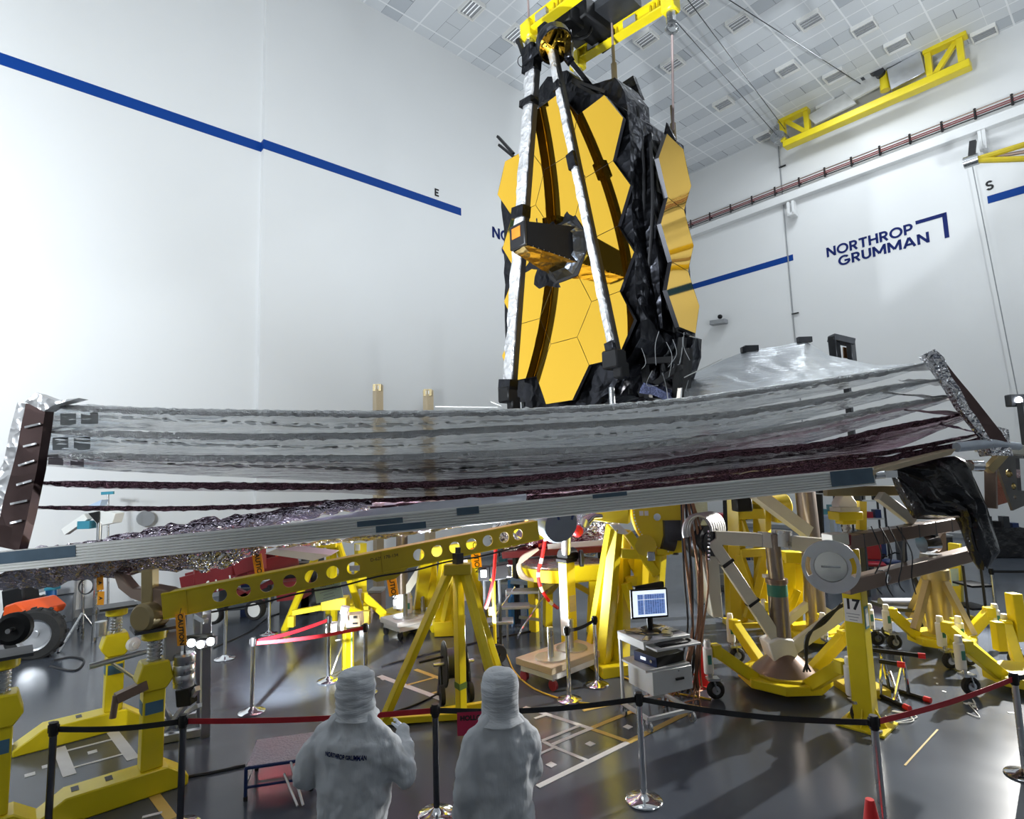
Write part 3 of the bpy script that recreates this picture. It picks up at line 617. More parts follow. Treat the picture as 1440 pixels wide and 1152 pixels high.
for k in range(9): m1.ball(q0[1].lerp(q1[1], .1 + .1 * k) + XT * .01, .012, 6, 4)
part('rivet_row', m1, CHROME, aft, world=True)
# secondary mirror tripod, stowed up over the primary
def strut(a, wa, b, wb, wd, th, name, bands):
    p, q = tp(*a, wa), tp(*b, wb); d, s, u = frame(q - p, AX); mb = MB(); n = 48; pr = 12
    def f(t, k):
        an = 2 * PI * k; c = p.lerp(q, t); r = V3((math.cos(an), math.sin(an), 0)); sg = lambda x: math.copysign(abs(x) ** .6, x)
        o = s * (sg(math.cos(an)) * wd / 2) + u * (sg(math.sin(an)) * th / 2); return c + o * (1 + .28 * noise.noise(V3((t * 30, math.cos(an) * 1.3, math.sin(an) * 1.3 + wd * 9))))
    vs = [f(i / n, k / pr) for i in range(n + 1) for k in range(pr)]; fs = [(i * pr + k, i * pr + (k + 1) % pr, (i + 1) * pr + (k + 1) % pr, (i + 1) * pr + k) for i in range(n) for k in range(pr)]
    mb.add(vs, fs); o = part('strut', mb, KSILV, TEL, world=True, ang=28, label=name)
    e = MB().bar(p - s * wd * .52 * (1 if px(p - s)[0] > px(p + s)[0] else -1) - AX * .04, q - s * wd * .52 * (1 if px(p - s)[0] > px(p + s)[0] else -1) - AX * .04, .05, th * .8, AX); part('black_edge', e, BLACK, o, world=True); part('black_backing', MB().bar(p - AX * (th * .6), q - AX * (th * .6), wd * .62, .03, AX), BLACK, o, world=True)
    for t0, t1 in bands: part('black_band', MB().bar(p.lerp(q, t0), p.lerp(q, t1), wd * 1.25, th * 1.5, AX), MLI, o, world=True)
    return p, q
l0, l1 = strut((714, 548), .62, (748, 88), .5, .31, .16, 'broad crinkled silver strut', ((.0, .03), (.52, .555), (.97, 1.03), (.865, .885)))
r0_, r1_ = strut((863, 497), .55, (775, 72), .45, .155, .14, 'slim silver strut', ((-.01, .03), (.57, .62), (.85, .875)))
strut((828, 118), -.5, (800, 84), .3, .14, .12, 'short rear silver strut', ((.95, 1.02),))
for P, s_ in ((l0, 1), (r0_, 1)):
    part('strut_foot', MB().box(P + V3((0, 0, -.12)), (.36, .3, .34), TEL.rotation_euler.z).box(P + V3((.12, 0, -.32)), (.2, .26, .3), TEL.rotation_euler.z), BLACK, TEL, world=True, bev=.03)
c = tp(781, 64, .45); axs = (V3((.2, -.40, -.89))).normalized()
sh = part('secondary_mirror_shroud', MB().lathe(c - axs * .30, axs, [(.20, -.05), (.33, .0), (.38, .10), (.385, .34), (.36, .345), (.34, .30), (.001, .30)], 24), MLI, TEL, world=True)
part('secondary_mirror', MB().lathe(c, axs, [(.345, .012), (.2, .03), (.001, .035)], 28), GOLD, sh, world=True)
part('support_frame', MB().bar(c + V3((-.35, 0, .12)), c + V3((.35, 0, .2)), .22, .2).bar(l1 + V3((0, 0, .05)), c + V3((-.1, 0, .05)), .28, .22).bar(c + V3((.3, 0, .1)), tp(800, 84, .3), .16, .16), MLI, sh, world=True, bev=.02)
part('top_block', MB().box(l1 + V3((0, 0, .16)), (.38, .34, .42), TEL.rotation_euler.z).box(tp(766, 45, .5), (.28, .26, .3), TEL.rotation_euler.z), MLI, TEL, world=True, bev=.05)
part('camera_probe', MB().bar(tp(730, 58, .5), tp(737, 78, .5), .09, .09).ball(tp(729, 58, .5), .07).tube(arc_pts(tp(738, 86, .5), V3((1, 0, 0)), ZT, .16, 2, 4.6, 8), .01, 5), BLACK, TEL, world=True)
# ================================================================== SUNSHIELD
DX = lambda x: 6.3 + .75 * (x / 1440.0)
SH = thing('sunshield', 'wide five layer silver and purple sunshield stretched below the telescope', 'sunshield', V3((0, 8.5, 2.6)))
def sheet_mat(name, c1, rough, w=.5, tint=None):
    m = mat(name, c1, rough, .72, .22, 1.2, stretch=(.5, .5, 5)); ns, ls = nodes_of(m); b = ns['Principled BSDF']
    tc = ns.new('ShaderNodeTexCoord'); mp = ns.new('ShaderNodeMapping'); mp.inputs['Scale'].default_value = (.55, 1.2, 9); ls.new(tc.outputs['Object'], mp.inputs[0])
    n = ns.new('ShaderNodeTexNoise'); n.inputs['Scale'].default_value = 2.2; n.inputs['Detail'].default_value = 5; n.inputs['Distortion'].default_value = .6; ls.new(mp.outputs[0], n.inputs['Vector'])
    bp = ns.new('ShaderNodeBump'); bp.inputs['Strength'].default_value = w; bp.inputs['Distance'].default_value = .05
    ls.new(n.outputs['Fac'], bp.inputs['Height']); ls.new(bp.outputs[0], b.inputs['Normal']); return m
FSILV = sheet_mat('silver_film', (.82, .90, .98), .13, .85)
FPURP = sheet_mat('purple_film', (.26, .17, .22), .14, .85)
PATCHM = mat('dark_grey_patch', (.16, .17, .17), .5, .2, var=.2)
FGREY = sheet_mat('pale_grey_film', (.58, .61, .64), .26, .6)
LAY = [ # outer edge px, inner edge px
 ([(66, 570), (130, 571), (240, 575), (360, 577), (540, 579), (720, 576), (860, 569), (965, 560), (1009, 553.5), (1149, 534.5), (1253, 519), (1303, 510)],
  [(64, 606), (150, 604), (300, 610), (450, 622), (620, 616), (760, 607), (965, 590), (1060, 572), (1149, 556), (1253, 533), (1305, 514)]),
 ([(62, 606), (130, 605), (240, 609), (360, 611), (540, 609), (720, 599), (860, 592), (1009, 582), (1149, 561), (1253, 541), (1322, 533)],
  [(58, 640), (150, 637), (300, 642), (450, 652), (620, 648), (760, 640), (1009, 618), (1149, 585), (1253, 560), (1323, 536)]),
 ([(55, 640), (130, 637), (240, 641), (360, 641), (540, 641), (720, 633), (860, 627), (1009, 613), (1149, 591), (1253, 568), (1344, 556)],
  [(54, 655), (150, 662), (260, 668), (360, 672), (470, 678), (620, 690), (760, 680), (1009, 655), (1149, 620), (1253, 590), (1345, 560)]),
 ([(47, 678), (130, 677), (240, 679), (360, 680), (480, 681), (600, 678), (720, 671), (860, 659), (1009, 636), (1149, 624), (1253, 599), (1362, 580)],
  [(46, 682), (130, 687), (240, 690), (360, 691), (480, 693), (600, 703), (720, 698), (860, 685), (1009, 668), (1149, 651), (1253, 636), (1364, 588)]),
 ([(38, 712), (130, 712), (240, 713), (360, 710), (480, 703), (600, 699), (720, 692), (860, 680), (1009, 663), (1149, 646), (1253, 634), (1384, 608)],
  [(38, 716), (130, 718), (240, 719), (360, 717), (480, 714), (600, 713), (720, 707), (860, 695), (1009, 677), (1149, 657), (1253, 641), (1384, 612)])]
for k, (oe, ie) in enumerate(LAY):
    x0, x1 = oe[0][0], oe[-1][0]
    so = 1.0
    oes = sorted(oe); ies = sorted(ie)
    def sm(x, P):
        return (lin(x - 30, P) + 2 * lin(x, P) + lin(x + 30, P)) / 4 if P[0][0] + 30 < x < P[-1][0] - 30 else lin(x, P)
    def dep(x, t):
        e = min(1, max(0, (x - x0) / 420.0)) * min(1, max(0.02, (x1 - x) / 300.0)); return DX(x) + .35 * k / 5 + (0.9 + 3.4 * e) * t
    def f(s, t, k=k):
        x = x0 + (x1 - x0) * s; ya, yb = sm(x, oes), sm(x, ies); tt = t ** .9
        p = at(x, ya + (yb - ya) * tt, dep(x, tt))
        a = .03 * (1 - t * .5) * min(1, 30 * s, 30 * (1 - s)); p.z += a * noise.noise(V3((s * 9 + 40 * k, t * 9, k * 3.1))) + a * .6 * noise.noise(V3((s * 70 + t * 16, t * 6, k * 7)))
        return p
    mem = part('membrane', MB().grid(f, 150, 16), FSILV if k < 3 else FPURP, SH, world=True, ang=60, label='silver film layer' if k < 3 else 'purple film layer')
    def fseam(s, t, k=k):
        p = f(.01 + .98 * s, .40 + .10 * t); e = min(1, 12 * s, 12 * (1 - s)); return p + V3((0, -.02 - .02 * abs(noise.noise(V3((s * 150, t * 3, k)))), .018 * e * noise.noise(V3((s * 120 + t * 5, t * 2, k * 5)))))
    part('seam', MB().grid(fseam, 320, 4), KGREY if k < 3 else KPURP, mem, world=True, ang=25, label='crinkled seam along the sheet')
    if k < 3:
        for xa, xb in (((86, 108), (115, 139)), ((75, 97), (105, 128)), ((69, 90), (100, 119)))[k]:
            sa, sb = (xa - x0) / (x1 - x0), (xb - x0) / (x1 - x0); part('reinforcement_patch', MB().grid(lambda a, b: f(sa + (sb - sa) * a, .28 + .5 * b) + V3((0, -.012, -.003)), 8, 6), PATCHM, mem, world=True, label='dark grey reinforcement patch')
    rr = random.Random(k)
    hh = .078 if k < 4 else .055
    def g(s, t, k=k):
        x = x0 + (x1 - x0) * s; p = at(x, sm(x, oes), DX(x) + .35 * k / 5 - .02)
        taper = min(1, 14 * s + .3, 14 * (1 - s) + .3); an = t * 2 * PI; r = hh / 2 * taper * (1 + .35 * noise.noise(V3((s * 130, t * 5, k * 9))) )
        return p + V3((0, -math.cos(an) * r * .55, math.sin(an) * r - r * .8)) + V3((0, 0, .012 * noise.noise(V3((s * 160 + t * 6, k, 0)))))
    part('hem', MB().grid(g, 380, 9), KGREY if k < 3 else KPURP, mem, world=True, ang=25, label='crinkled edge hem')
# right and left tip triangles (catenary ends beyond each layer's inner edge)
tipsR = [((1303, 510), (1240, 524), (1322, 520)), ((1322, 533), (1262, 535), (1340, 545)), ((1344, 557), (1240, 552), (1356, 566)), ((1362, 580), (1270, 576), (1374, 590)), ((1384, 609), (1320, 596), (1394, 614))]
for k, (a, b, c) in enumerate(tipsR):
    q0, q1, q2 = at(*a, DX(a[0]) + .05), at(b[0], b[1], DX(b[0]) + .9), at(c[0], c[1], DX(c[0]) + .15)
    part('corner_tab', MB().grid(lambda s, t: q0.lerp(q2, t).lerp(q1, s * .98) + noise.noise_vector(V3((s * 6, t * 6, k * 3.3))) * .03, 8, 6), KSILV if k < 4 else KPURB, SH, world=True, ang=25)
# spreader bars
def panel_prism(pts, D, th, m, name, lab=None, jit=.01, step=.2, parent=SH):
    return part(name, rough_prism([at(x, y, D(x) if callable(D) else D) for x, y in pts], V3((0, th, 0)), step, jit, pts[0][1]), m, parent, lab, world=True, ang=25)
KTAUPE = foil('taupe_taped_panel', (.105, .072, .07), .35, 3.5, .5, dist=.03)
panel_prism([(36, 568), (64, 572), (52, 660), (34, 745), (26, 775), (-8, 768), (6, 700), (24, 630)], 6.25, .12, KTAUPE, 'spreader_bar', 'brown taped spreader at the near end')
panel_prism([(24, 566), (36, 568), (24, 632), (6, 700), (-14, 745), (-20, 700), (4, 650)], 6.32, .14, KSILV, 'spreader_liner', 'silver liner strip')
panel_prism([(36, 566), (52, 553), (78, 563), (110, 561), (75, 569), (62, 577)], 6.2, .15, KSILV, 'tip_cap', 'crumpled silver tip cap', .03)
panel_prism([(1322, 505), (1330, 510), (1378, 570), (1408, 608), (1418, 622), (1392, 622), (1372, 592), (1340, 540), (1318, 515)], 7.0, .12, KTAUPE, 'spreader_bar', 'brown taped spreader at the far end')
panel_prism([(1298, 497), (1312, 491), (1326, 503), (1340, 530), (1376, 588), (1398, 625), (1372, 602), (1336, 548), (1312, 512)], 6.93, .1, KFOIL, 'spreader_liner', 'crumpled silver liner', .04)
panel_prism([(1390, 622), (1398, 600), (1420, 606), (1428, 640), (1400, 640)], 7.0, .25, KFOIL, 'tip_cap', 'crumpled foil at the lower corner', .05)
for y, c in ((598, 0), (625, 0), (650, 0), (676, 0), (706, 0), (735, 0)):
    x = lin(y, [(570, 50), (660, 40), (740, 22)]); part('tape_patch', MB().bar(at(x - 9 - (y % 7), y + 7 - (y % 9), 6.22), at(x + 7 + (y % 5), y - (y % 4), 6.22), .012, .022), KSILV, SH, world=True)
# crumpled purple fold along the bottom and white protective sheet
bt = [(0, 776), (60, 770), (120, 762), (200, 745), (300, 728), (400, 714), (470, 706), (520, 704)]
bb_ = [(0, 782), (100, 772), (200, 762), (300, 752), (360, 745), (450, 728), (520, 716)]
def fb(s, t):
    x = -10 + 530 * s; y = lin(x, bt) * (1 - t) + lin(x, bb_) * t
    p = at(x, y, DX(x) + .15 - .25 * math.sin(t * 3)); return p + noise.noise_vector(V3((s * 40, t * 4, 2))) * .05
part('crumpled_fold', MB().grid(fb, 90, 10), KPURB, SH, world=True, ang=20, label='crumpled purple foil fold')
def fw_(s, t):
    x = 340 + 400 * s; y = lin(x, [(340, 752), (440, 730), (520, 717), (620, 704), (760, 693), (940, 672)]) * (1 - t) + lin(x, [(340, 752), (620, 722), (940, 690)]) * t
    return at(x, y, DX(x) + .1 - .12 * t) + noise.noise_vector(V3((s * 16, t * 3, 8))) * .02
part('protective_sheet', MB().grid(fw_, 60, 6), mat('pale_plastic_sheet', (.62, .64, .72), .2, .0, var=.08, bump=.5, bscale=6, dist=.03), SH, world=True, ang=40, label='pale plastic sheet')
def fp(s, t):
    x = 520 + 860 * s; y = lin(x, [(520, 712), (720, 699), (860, 687), (1009, 670), (1149, 652), (1253, 640), (1384, 614)]) * (1 - t) + lin(x, [(520, 716), (720, 706), (860, 696), (1009, 682), (1200, 662), (1300, 640), (1384, 622)]) * t
    return at(x, y, DX(x) + .25 - .1 * t) + noise.noise_vector(V3((s * 50, t * 3, 5))) * .025
part('lower_fold', MB().grid(fp, 110, 7), KPURP, SH, world=True, ang=25, label='dark purple lower fold')
# ribbed grey edge cover (beam)
e0, e1 = at(-30, 793.5, 6.05), at(1228, 670, 6.75)
UPB = (ZT - (e1 - e0).normalized() * ZT.dot((e1 - e0).normalized())).normalized()
prof = []
hb, nb = .205, 7
for i in range(nb):
    z0 = -hb / 2 + hb * i / nb; z1 = z0 + hb / nb; prof += [(-.02, z0), (-.035, z0 + .006), (-.035, z1 - .006), (-.02, z1)]
FW = V3((0, -1, 0)); 
poly = [e0 + UPB * z - FW * (.0 + y) for y, z in prof] + [e0 + UPB * hb / 2 - FW * .16, e0 - UPB * hb / 2 - FW * .16]
RIBM = mat('ribbed_grey_plastic', (.80, .80, .77), .42, .0, var=.12, stretch=(.3, .3, 14), scale=3)
beam = part('edge_cover', MB().prism(poly, e1 - e0), RIBM, SH, world=True, smooth=False, label='ribbed grey edge cover')
BTAPE = mat('blue_masking_tape', (.07, .115, .16), .5, var=.25)
for t0, t1, z0, z1 in ((.0, .10, -.02, .10), (.395, .445, -.0, .06), (.415, .47, -.08, -.01), (.66, .70, .06, .105), (.945, .998, -.07, .105), (.505, .53, .02, .1)):
    a, b = e0.lerp(e1, t0), e0.lerp(e1, t1); m1 = MB().prism([a + UPB * z0 + FW * .04, b + UPB * z0 + FW * .04, b + UPB * z1 + FW * .04, a + UPB * z1 + FW * .04], -FW * .004)
    part('tape_strip', m1, BTAPE, beam, world=True, smooth=False)
# foil hanging under the cover on the left
def fu(s, t):
    x = -20 + 390 * s; y0 = lin(x, [(-20, 806), (360, 766)]); y1 = lin(x, [(-20, 830), (60, 828), (120, 815), (230, 806), (290, 800), (330, 796), (370, 772)])
    return at(x, y0 + (y1 - y0) * t, DX(x) + .05 + .3 * t) + noise.noise_vector(V3((s * 28, t * 3, 4))) * .05
part('hanging_foil', MB().grid(fu, 70, 8), foil('mixed_foil', (.5, .44, .5), .16, 13, 1, dist=.06, var=.5), SH, world=True, ang=20, label='crumpled foil hanging under the cover')
def fu2(s, t):
    x = 262 + 76 * s; y0 = lin(x, [(262, 782), (338, 772)]); y1 = lin(x, [(262, 796), (285, 803), (310, 800), (338, 780)])
    return at(x, y0 + (y1 - y0) * t, DX(x) - .05 + .2 * t) + noise.noise_vector(V3((s * 14, t * 4, 14))) * .06
part('hanging_foil', MB().grid(fu2, 26, 8), KFOIL, SH, world=True, ang=20, label='bright silver foil bunch')
def fu3(s, t):
    x = 370 + 330 * s; y0 = lin(x, [(370, 770), (700, 733)]); y1 = y0 + 5 * math.sin(PI * min(1, s * 1.1)) + 1.5
    return at(x, y0 + (y1 - y0) * t, DX(x) + .02 + .25 * t) + noise.noise_vector(V3((s * 40, t * 3, 24))) * .025
part('hanging_foil', MB().grid(fu3, 60, 5), KFOIL, SH, world=True, ang=20)
# grey canopy over the far end of the shield
def fc(s, t):
    x = 962 + (1306 - 962) * s
    yt = lin(x, [(962, 531), (990, 519), (1020, 505), (1051, 493), (1090, 488), (1131, 479), (1166, 500), (1235, 514), (1306, 511)])
    yb = lin(x, [(962, 566), (1009, 556), (1149, 538), (1253, 522), (1306, 512)])
    Dt = lin(x, [(962, 12), (1051, 12.5), (1131, 12.5), (1235, 9.5), (1306, 7.1)]); Db = lin(x, [(962, 8), (1150, 8), (1306, 7)])
    y = yb + (yt - yb) * t; D = Db + (Dt - Db) * t
    p = at(x, y, D); a = .05 * math.sin(PI * t); return p + V3((0, 0, a * noise.noise(V3((s * 7 - t * 3, t * 2, 1))) + a * .6 * noise.noise(V3((s * 30 + t * 10, t * 3, 7)))))
part('far_canopy', MB().grid(fc, 70, 24), FGREY, SH, world=True, ang=60, label='pale grey film canopy rising to a peak')
for x, y, D in ((1131, 479, 12.4), (1052, 493, 12.4), (1056, 491, 12.4)): part('canopy_clip', MB().box(at(x, y - 1, D), (.3, .12, .12)), DARK, SH, world=True)
m1 = MB()
for a, b in (((962, 531), (1015, 505)), ((690, 565), (705, 571)), ((612, 572), (700, 573))): m1.cyl(at(*a, 9), at(*b, 9), .008, n=4)
part('lanyard', m1, WCABLE, SH, world=True)
# tan board and blue-taped tube at the far right corner
part('tan_board', MB().prism([at(1228, 661, 6.7), at(1345, 631, 6.9), at(1338, 640, 6.9), at(1228, 669, 6.7)], V3((.05, .35, 0))), TAN, SH, world=True, bev=.005)
part('tube_wrap', MB().cyl(at(1345, 629, 6.95), at(1392, 624, 7.0), .06).cyl(at(1392, 623, 7), at(1432, 628, 7.1), .05), mat('clear_wrapped_tube', (.6, .66, .74), .2, .1, var=.2), SH, world=True)
part('end_clevis', MB().cyl(at(1229, 668, 6.75), at(1243, 667, 6.75), .05).box(at(1250, 667, 6.75), (.14, .1, .08)), ALU, SH, world=True)
# ================================================================== STANDS UNDER THE SHIELD
LBL = mat('blue_label', (.07, .16, .24), .5, var=.2)
def P_(s):      # a point written as (x, y) on the floor, (x, y, D, 'd') at a depth, or a vector
    if isinstance(s, Vector): return s
    if len(s) == 2: return fl(*s)
    return at(s[0], s[1], s[2])
def bars(t, lst, m, bev=0.0, world=True):
    for it in lst:
        nm, a, b, w, h = it[:5]; mm = it[5] if len(it) > 5 else m; u = it[6] if len(it) > 6 else ZT
        d = (P_(b) - P_(a)).normalized()
        if abs(d.dot(u)) > .95: u = UX
        part(nm, MB().bar(P_(a), P_(b), w, h, u), mm, t, world=world, bev=bev)
def screw(mb, z0, z1, r, n=7, c=(0, 0)):
    prof = []
    for i in range(n):
        a = z0 + (z1 - z0) * i / n; b = z0 + (z1 - z0) * (i + 1) / n; prof += [(r, a), (r, a + (b - a) * .45), (r * .78, a + (b - a) * .5), (r * .78, b - .002)]
    return mb.lathe((c[0], c[1], 0), (0, 0, 1), prof, 14)
def jack(P, rz, lab, knob, weight, hgt=1.0):
    t = thing('screw_jack_stand', lab, 'jack stand', P, rz, 'yellow screw jack stands')
    pr = [(-.98, 0), (-.98, .07), (-.70, .24), (.14, .24), (.33, .10), (.33, 0)]
    part('foot', MB().prism([(x, -.15, z) for x, z in pr], (0, .30, 0)), YEL, t, bev=.012)
    part('toe_plate', MB().box((-1.0, 0, .07), (.05, .22, .14)), ALU, t)
    part('column', MB().box((0, 0, .24 + (hgt - .24) / 2), (.2, .2, hgt - .24)), YEL, t, bev=.01)
    part('label', MB().box((0, -.103, hgt - .17), (.16, .006, .12)).box((-.103, 0, hgt - .17), (.006, .16, .12)), LBL, t, label='dark blue label plate')
    for x in (-.35, -.62): part('sticker', MB().box((x, .02, .2425), (.06, .11, .003)), DARK, t)
    part('head', MB().prism([(-.10, -.13, hgt), (-.17, -.13, hgt + .10), (-.12, -.13, hgt + .28), (.12, -.13, hgt + .28), (.17, -.13, hgt + .10), (.10, -.13, hgt)], (0, .26, 0)), YEL, t, bev=.012)
    part('screw', screw(MB(), hgt + .28, hgt + .54, .07), STEEL, t)
    part('cap', MB().cyl((0, 0, hgt + .5), (0, 0, hgt + .60), .125), YEL, t, bev=.01); part('top_plate', MB().box((0, 0, hgt + .615), (.42, .36, .03)), DARK, t)
    if knob:
        k = part('hand_wheel', MB().lathe((.17, -.15, hgt + .12), (.3, -1, 0), [(.085, 0), (.09, .03), (.07, .05), (.03, .055), (.03, .08), (.001, .08)], 16), WHITE, t)
        part('cross_tube', MB().cyl((-.3, -.32, hgt - .02), (.75, -.2, hgt + .04), .035).cyl((-.1, -.3, hgt), (.4, -.2, hgt - .5), .02, n=8), mat('galvanised', (.4, .45, .46), .3, .9, var=.15), t)
        part('motor', MB().cyl((-.17, -.06, hgt + .28), (-.17, -.06, hgt + .46), .07), ALU, t)
    if weight:
        part('crank_shaft', MB().bar((-.08, -.1, hgt + .08), (-.34, -.14, hgt + .02), .09, .09).cyl((-.34, -.14, hgt + .05), (-.36, -.14, hgt - .16), .03), BROWN, t)
        part('counterweight', MB().lathe((.26, -.12, hgt), (0, 0, 1), [(.10, -.02), (.10, .02), (.105, .03), (.105, .10), (.1, .11), (.105, .12), (.105, .2), (.1, .21), (.105, .22), (.105, .30), (.09, .32)], 18), STEEL, t)
        part('weight_rod', MB().cyl((.26, -.12, hgt + .3), (.26, -.12, hgt + .75), .012, n=6), DARK, t)
        part('side_bracket', MB().box((.16, -.02, hgt + .4), (.14, .12, .3)), GREY, t)
    return t
b1 = hz(211, 1078, .24); jack(V3((b1.x, b1.y, 0)), UANG, 'yellow screw jack with a steel counterweight, its foot beside the front left barrier', False, True, 1.02)
b2 = hz(158, 997, .24); jack(V3((b2.x, b2.y, 0)), UANG, 'yellow screw jack with a white hand wheel, behind the one with the counterweight', True, False, .93)
b3 = hz(-10, 1145, .24); t3 = jack(V3((b3.x, b3.y, 0)), UANG, 'yellow jack post cut by the left edge of the photo, black disc on top', False, False, 1.0)
c = at(20, 884, 5.1); part('black_disc', MB().lathe(c, (.25, -1, .1), [(.001, -.05), (.12, -.05), (.135, -.03), (.135, .03), (.1, .05), (.04, .04), (.001, .04)], 24), BLACK, t3, world=True)
part('axle_pin', MB().cyl(c + V3((.02, -.03, 0)), c + V3((.03, -.1, .0)), .02), STEEL, t3, world=True); part('bracket', MB().bar(at(-12, 895, 5.25), at(30, 880, 5.25), .12, .1), YEL, t3, world=True)
# hub on top of the front jack
hb = at(211, 866, 6.2)
HB = thing('pivot_hub', 'khaki pivot hub with brown arm on top of the front left jack', 'hub', hb - V3((0, 0, .2)))
part('hub', MB().lathe(hb, (-.2, -1, 0), [(.001, -.13), (.14, -.13), (.145, -.1), (.145, .1), (.12, .13), (.03, .13), (.001, .13)], 24), OLIVEB, HB, world=True)
part('post', MB().bar(at(211, 862, 6.25), at(211, 800, 6.25), .13, .12), OLIVEB, HB, world=True, bev=.01)
part('side_block', MB().prism([at(203, 825, 6.2), at(232, 830, 6.2), at(250, 838, 6.2), at(228, 862, 6.2), at(205, 858, 6.2)], V3((0, .2, 0))), BROWN, HB, world=True, bev=.01)
part('arm', MB().prism([at(158, 805, 6.6), at(168, 806, 6.6), (at(186, 828, 6.5)), at(205, 828, 6.3), at(206, 850, 6.3), at(184, 842, 6.5), at(166, 828, 6.6)], V3((0, .14, 0))), BROWN, HB, world=True, bev=.01)
# ------------------------------------------------------------------ perforated beam
bp, bq = at(228, 853.5, 6.15), at(757, 746, 7.95)
PB = thing('perforated_beam', 'long yellow beam with a row of round holes under the shield', 'beam', bp.lerp(bq, .5) - V3((0, 0, .12)))
L = (bq - bp).length; dx_ = (bq - bp).normalized()
HX = [309, 342.6, 375.3, 407.4, 437.6, 467.7, 496.3, 588.7, 614.3, 639, 662.7, 685.6, 708.5, 728]
hs = [on_line_x(bp, bq, x) * L for x in HX]
circ = lambda cx, cy, r, n=20: [(cx + r * math.cos(2 * PI * i / n), cy + r * math.sin(2 * PI * i / n)) for i in range(n)]
hh = .125
web = curve_mesh([[(0, -hh), (L, -hh), (L, hh), (0, hh)]] + [circ(s_, .0, .072) for s_ in hs], .02, basis(bp, dx_, ZT))
part('web', web, YELD, PB, world=True, ang=30)
zz = basis(bp, dx_, ZT).to_3x3() @ V3((0, 1, 0)); nn = basis(bp, dx_, ZT).to_3x3() @ V3((0, 0, 1))
for s_ in (-1, 1): part('flange', MB().bar(bp + zz * hh * s_ - nn * .07, bq + zz * hh * s_ - nn * .07, .16, .016, zz), YEL, PB, world=True)
for x in (262, 537): 
    s_ = on_line_x(bp, bq, x) * L; c = bp + dx_ * s_; part('stiffener', MB().bar(c - zz * hh, c + zz * hh, .012, .05, nn), YELD, PB, world=True)
g0, g1, g2 = [bp + dx_ * on_line_x(bp, bq, x) * L for x in (512, 540, 572)]
part('gusset', MB().prism([g0 - zz * hh, g0.lerp(g1, .5) - zz * (hh + .09), g1.lerp(g2, .4) - zz * (hh + .10), g2 - zz * hh], nn * .02), YELD, PB, world=True)
part('lettering', text_mesh('D-629 178-134', .055, basis(bp + dx_ * on_line_x(bp, bq, 541) * L + zz * .05 + nn * .012, dx_, zz), .002), INK, PB, world=True, smooth=False)
part('beam_cable', MB().tube(curve_pts([bp + dx_ * (L * t_) - zz * (hh + .03 + .02 * (i % 2)) + nn * .02 for i, t_ in enumerate((.1, .2, .3, .4, .5, .6, .7, .8, .95))], 5), .011, 5), CABLE, PB, world=True)
for x, rr in ((498, 0),): 
    c = bp + dx_ * on_line_x(bp, bq, x) * L; solo('paper_tag', MB().box(c + nn * .03, (.12, .012, .06), 0), PAPER, 'small white paper tag behind a hole of the perforated beam', 'tag')
# end motor of the perforated beam: big blue-grey cylinder
c0, c1 = at(752, 734, 8.7), at(812, 735, 8.2)
MC = thing('drive_motor', 'large blue grey motor cylinder at the right end of the perforated beam', 'motor', c0.lerp(c1, .5) - V3((0, 0, .25)))
MBL = mat('blue_grey_metal', (.30, .35, .42), .35, .6, var=.1)
ax_ = (V3((.35, -.85, -.25))).normalized(); cc = at(787, 737, 8.15)
part('body', MB().lathe(cc - ax_ * .5, ax_, [(.001, 0), (.27, 0), (.29, .03), (.29, .48), (.25, .55), (.001, .56)], 28), MBL, MC, world=True)
part('yellow_band', MB().lathe(at(762, 738, 8.6) - ax_ * .1, ax_, [(.2, 0), (.25, 0), (.25, .06), (.2, .06)], 24, True), YEL, MC, world=True)
part('end_slot', MB().bar(at(783, 722, 7.9), at(786, 731, 7.9), .05, .03).bar(at(806, 722, 7.9), at(804, 731, 7.9), .05, .03), NAVY, MC, world=True)
part('reflector', MB().lathe(at(742, 735, 8.5), (-.4, -.9, -.2), [(.05, 0), (.2, .14), (.21, .14), (.06, -.01)], 20), CHROME, MC, world=True)
part('neck', MB().cyl(at(796, 750, 8.4), at(796, 776, 8.8), .07), ALU, MC, world=True)
# ------------------------------------------------------------------ tripod under the beam
ap = at(644, 800, 7.4)
TR = thing('tripod_stand', 'tall yellow tripod holding up the perforated beam', 'stand', fl(655, 1005))
A_, B_, C_, D_ = fl(538, 1021), fl(649, 1013), fl(716, 1052), fl(716, 992)
for i, (f_, w_) in enumerate(((A_, .10), (B_, .11), (C_, .09), (D_, .09))): part('leg', MB().bar(ap + (f_ - ap) * .02 + V3(((-.1, 0, .06, .09)[i], 0, 0)), f_ + V3((0, 0, .04)), w_, w_, UX), YEL, TR, world=True, bev=.008)
for a, b in ((A_, B_), (B_, C_), (A_, D_), (C_, D_)): part('floor_bar', MB().bar(a + V3((0, 0, .06)), b + V3((0, 0, .06)), .08, .08), YEL, TR, world=True, bev=.006)
part('top_plate', MB().bar(ap - V3((.17, 0, 0)), ap + V3((.17, 0, 0)), .2, .13), YELD, TR, world=True, bev=.01)
part('clevis', MB().bar(ap, at(644, 778, 7.4), .1, .1, UX).cyl(at(644, 786, 7.4), at(644, 770, 7.4), .035), DARK, TR, world=True)
part('green_tape', MB().bar(B_.lerp(ap, .22), B_.lerp(ap, .26), .116, .116, UX), mat('green_tape', (.10, .17, .02), .6), TR, world=True, smooth=False)
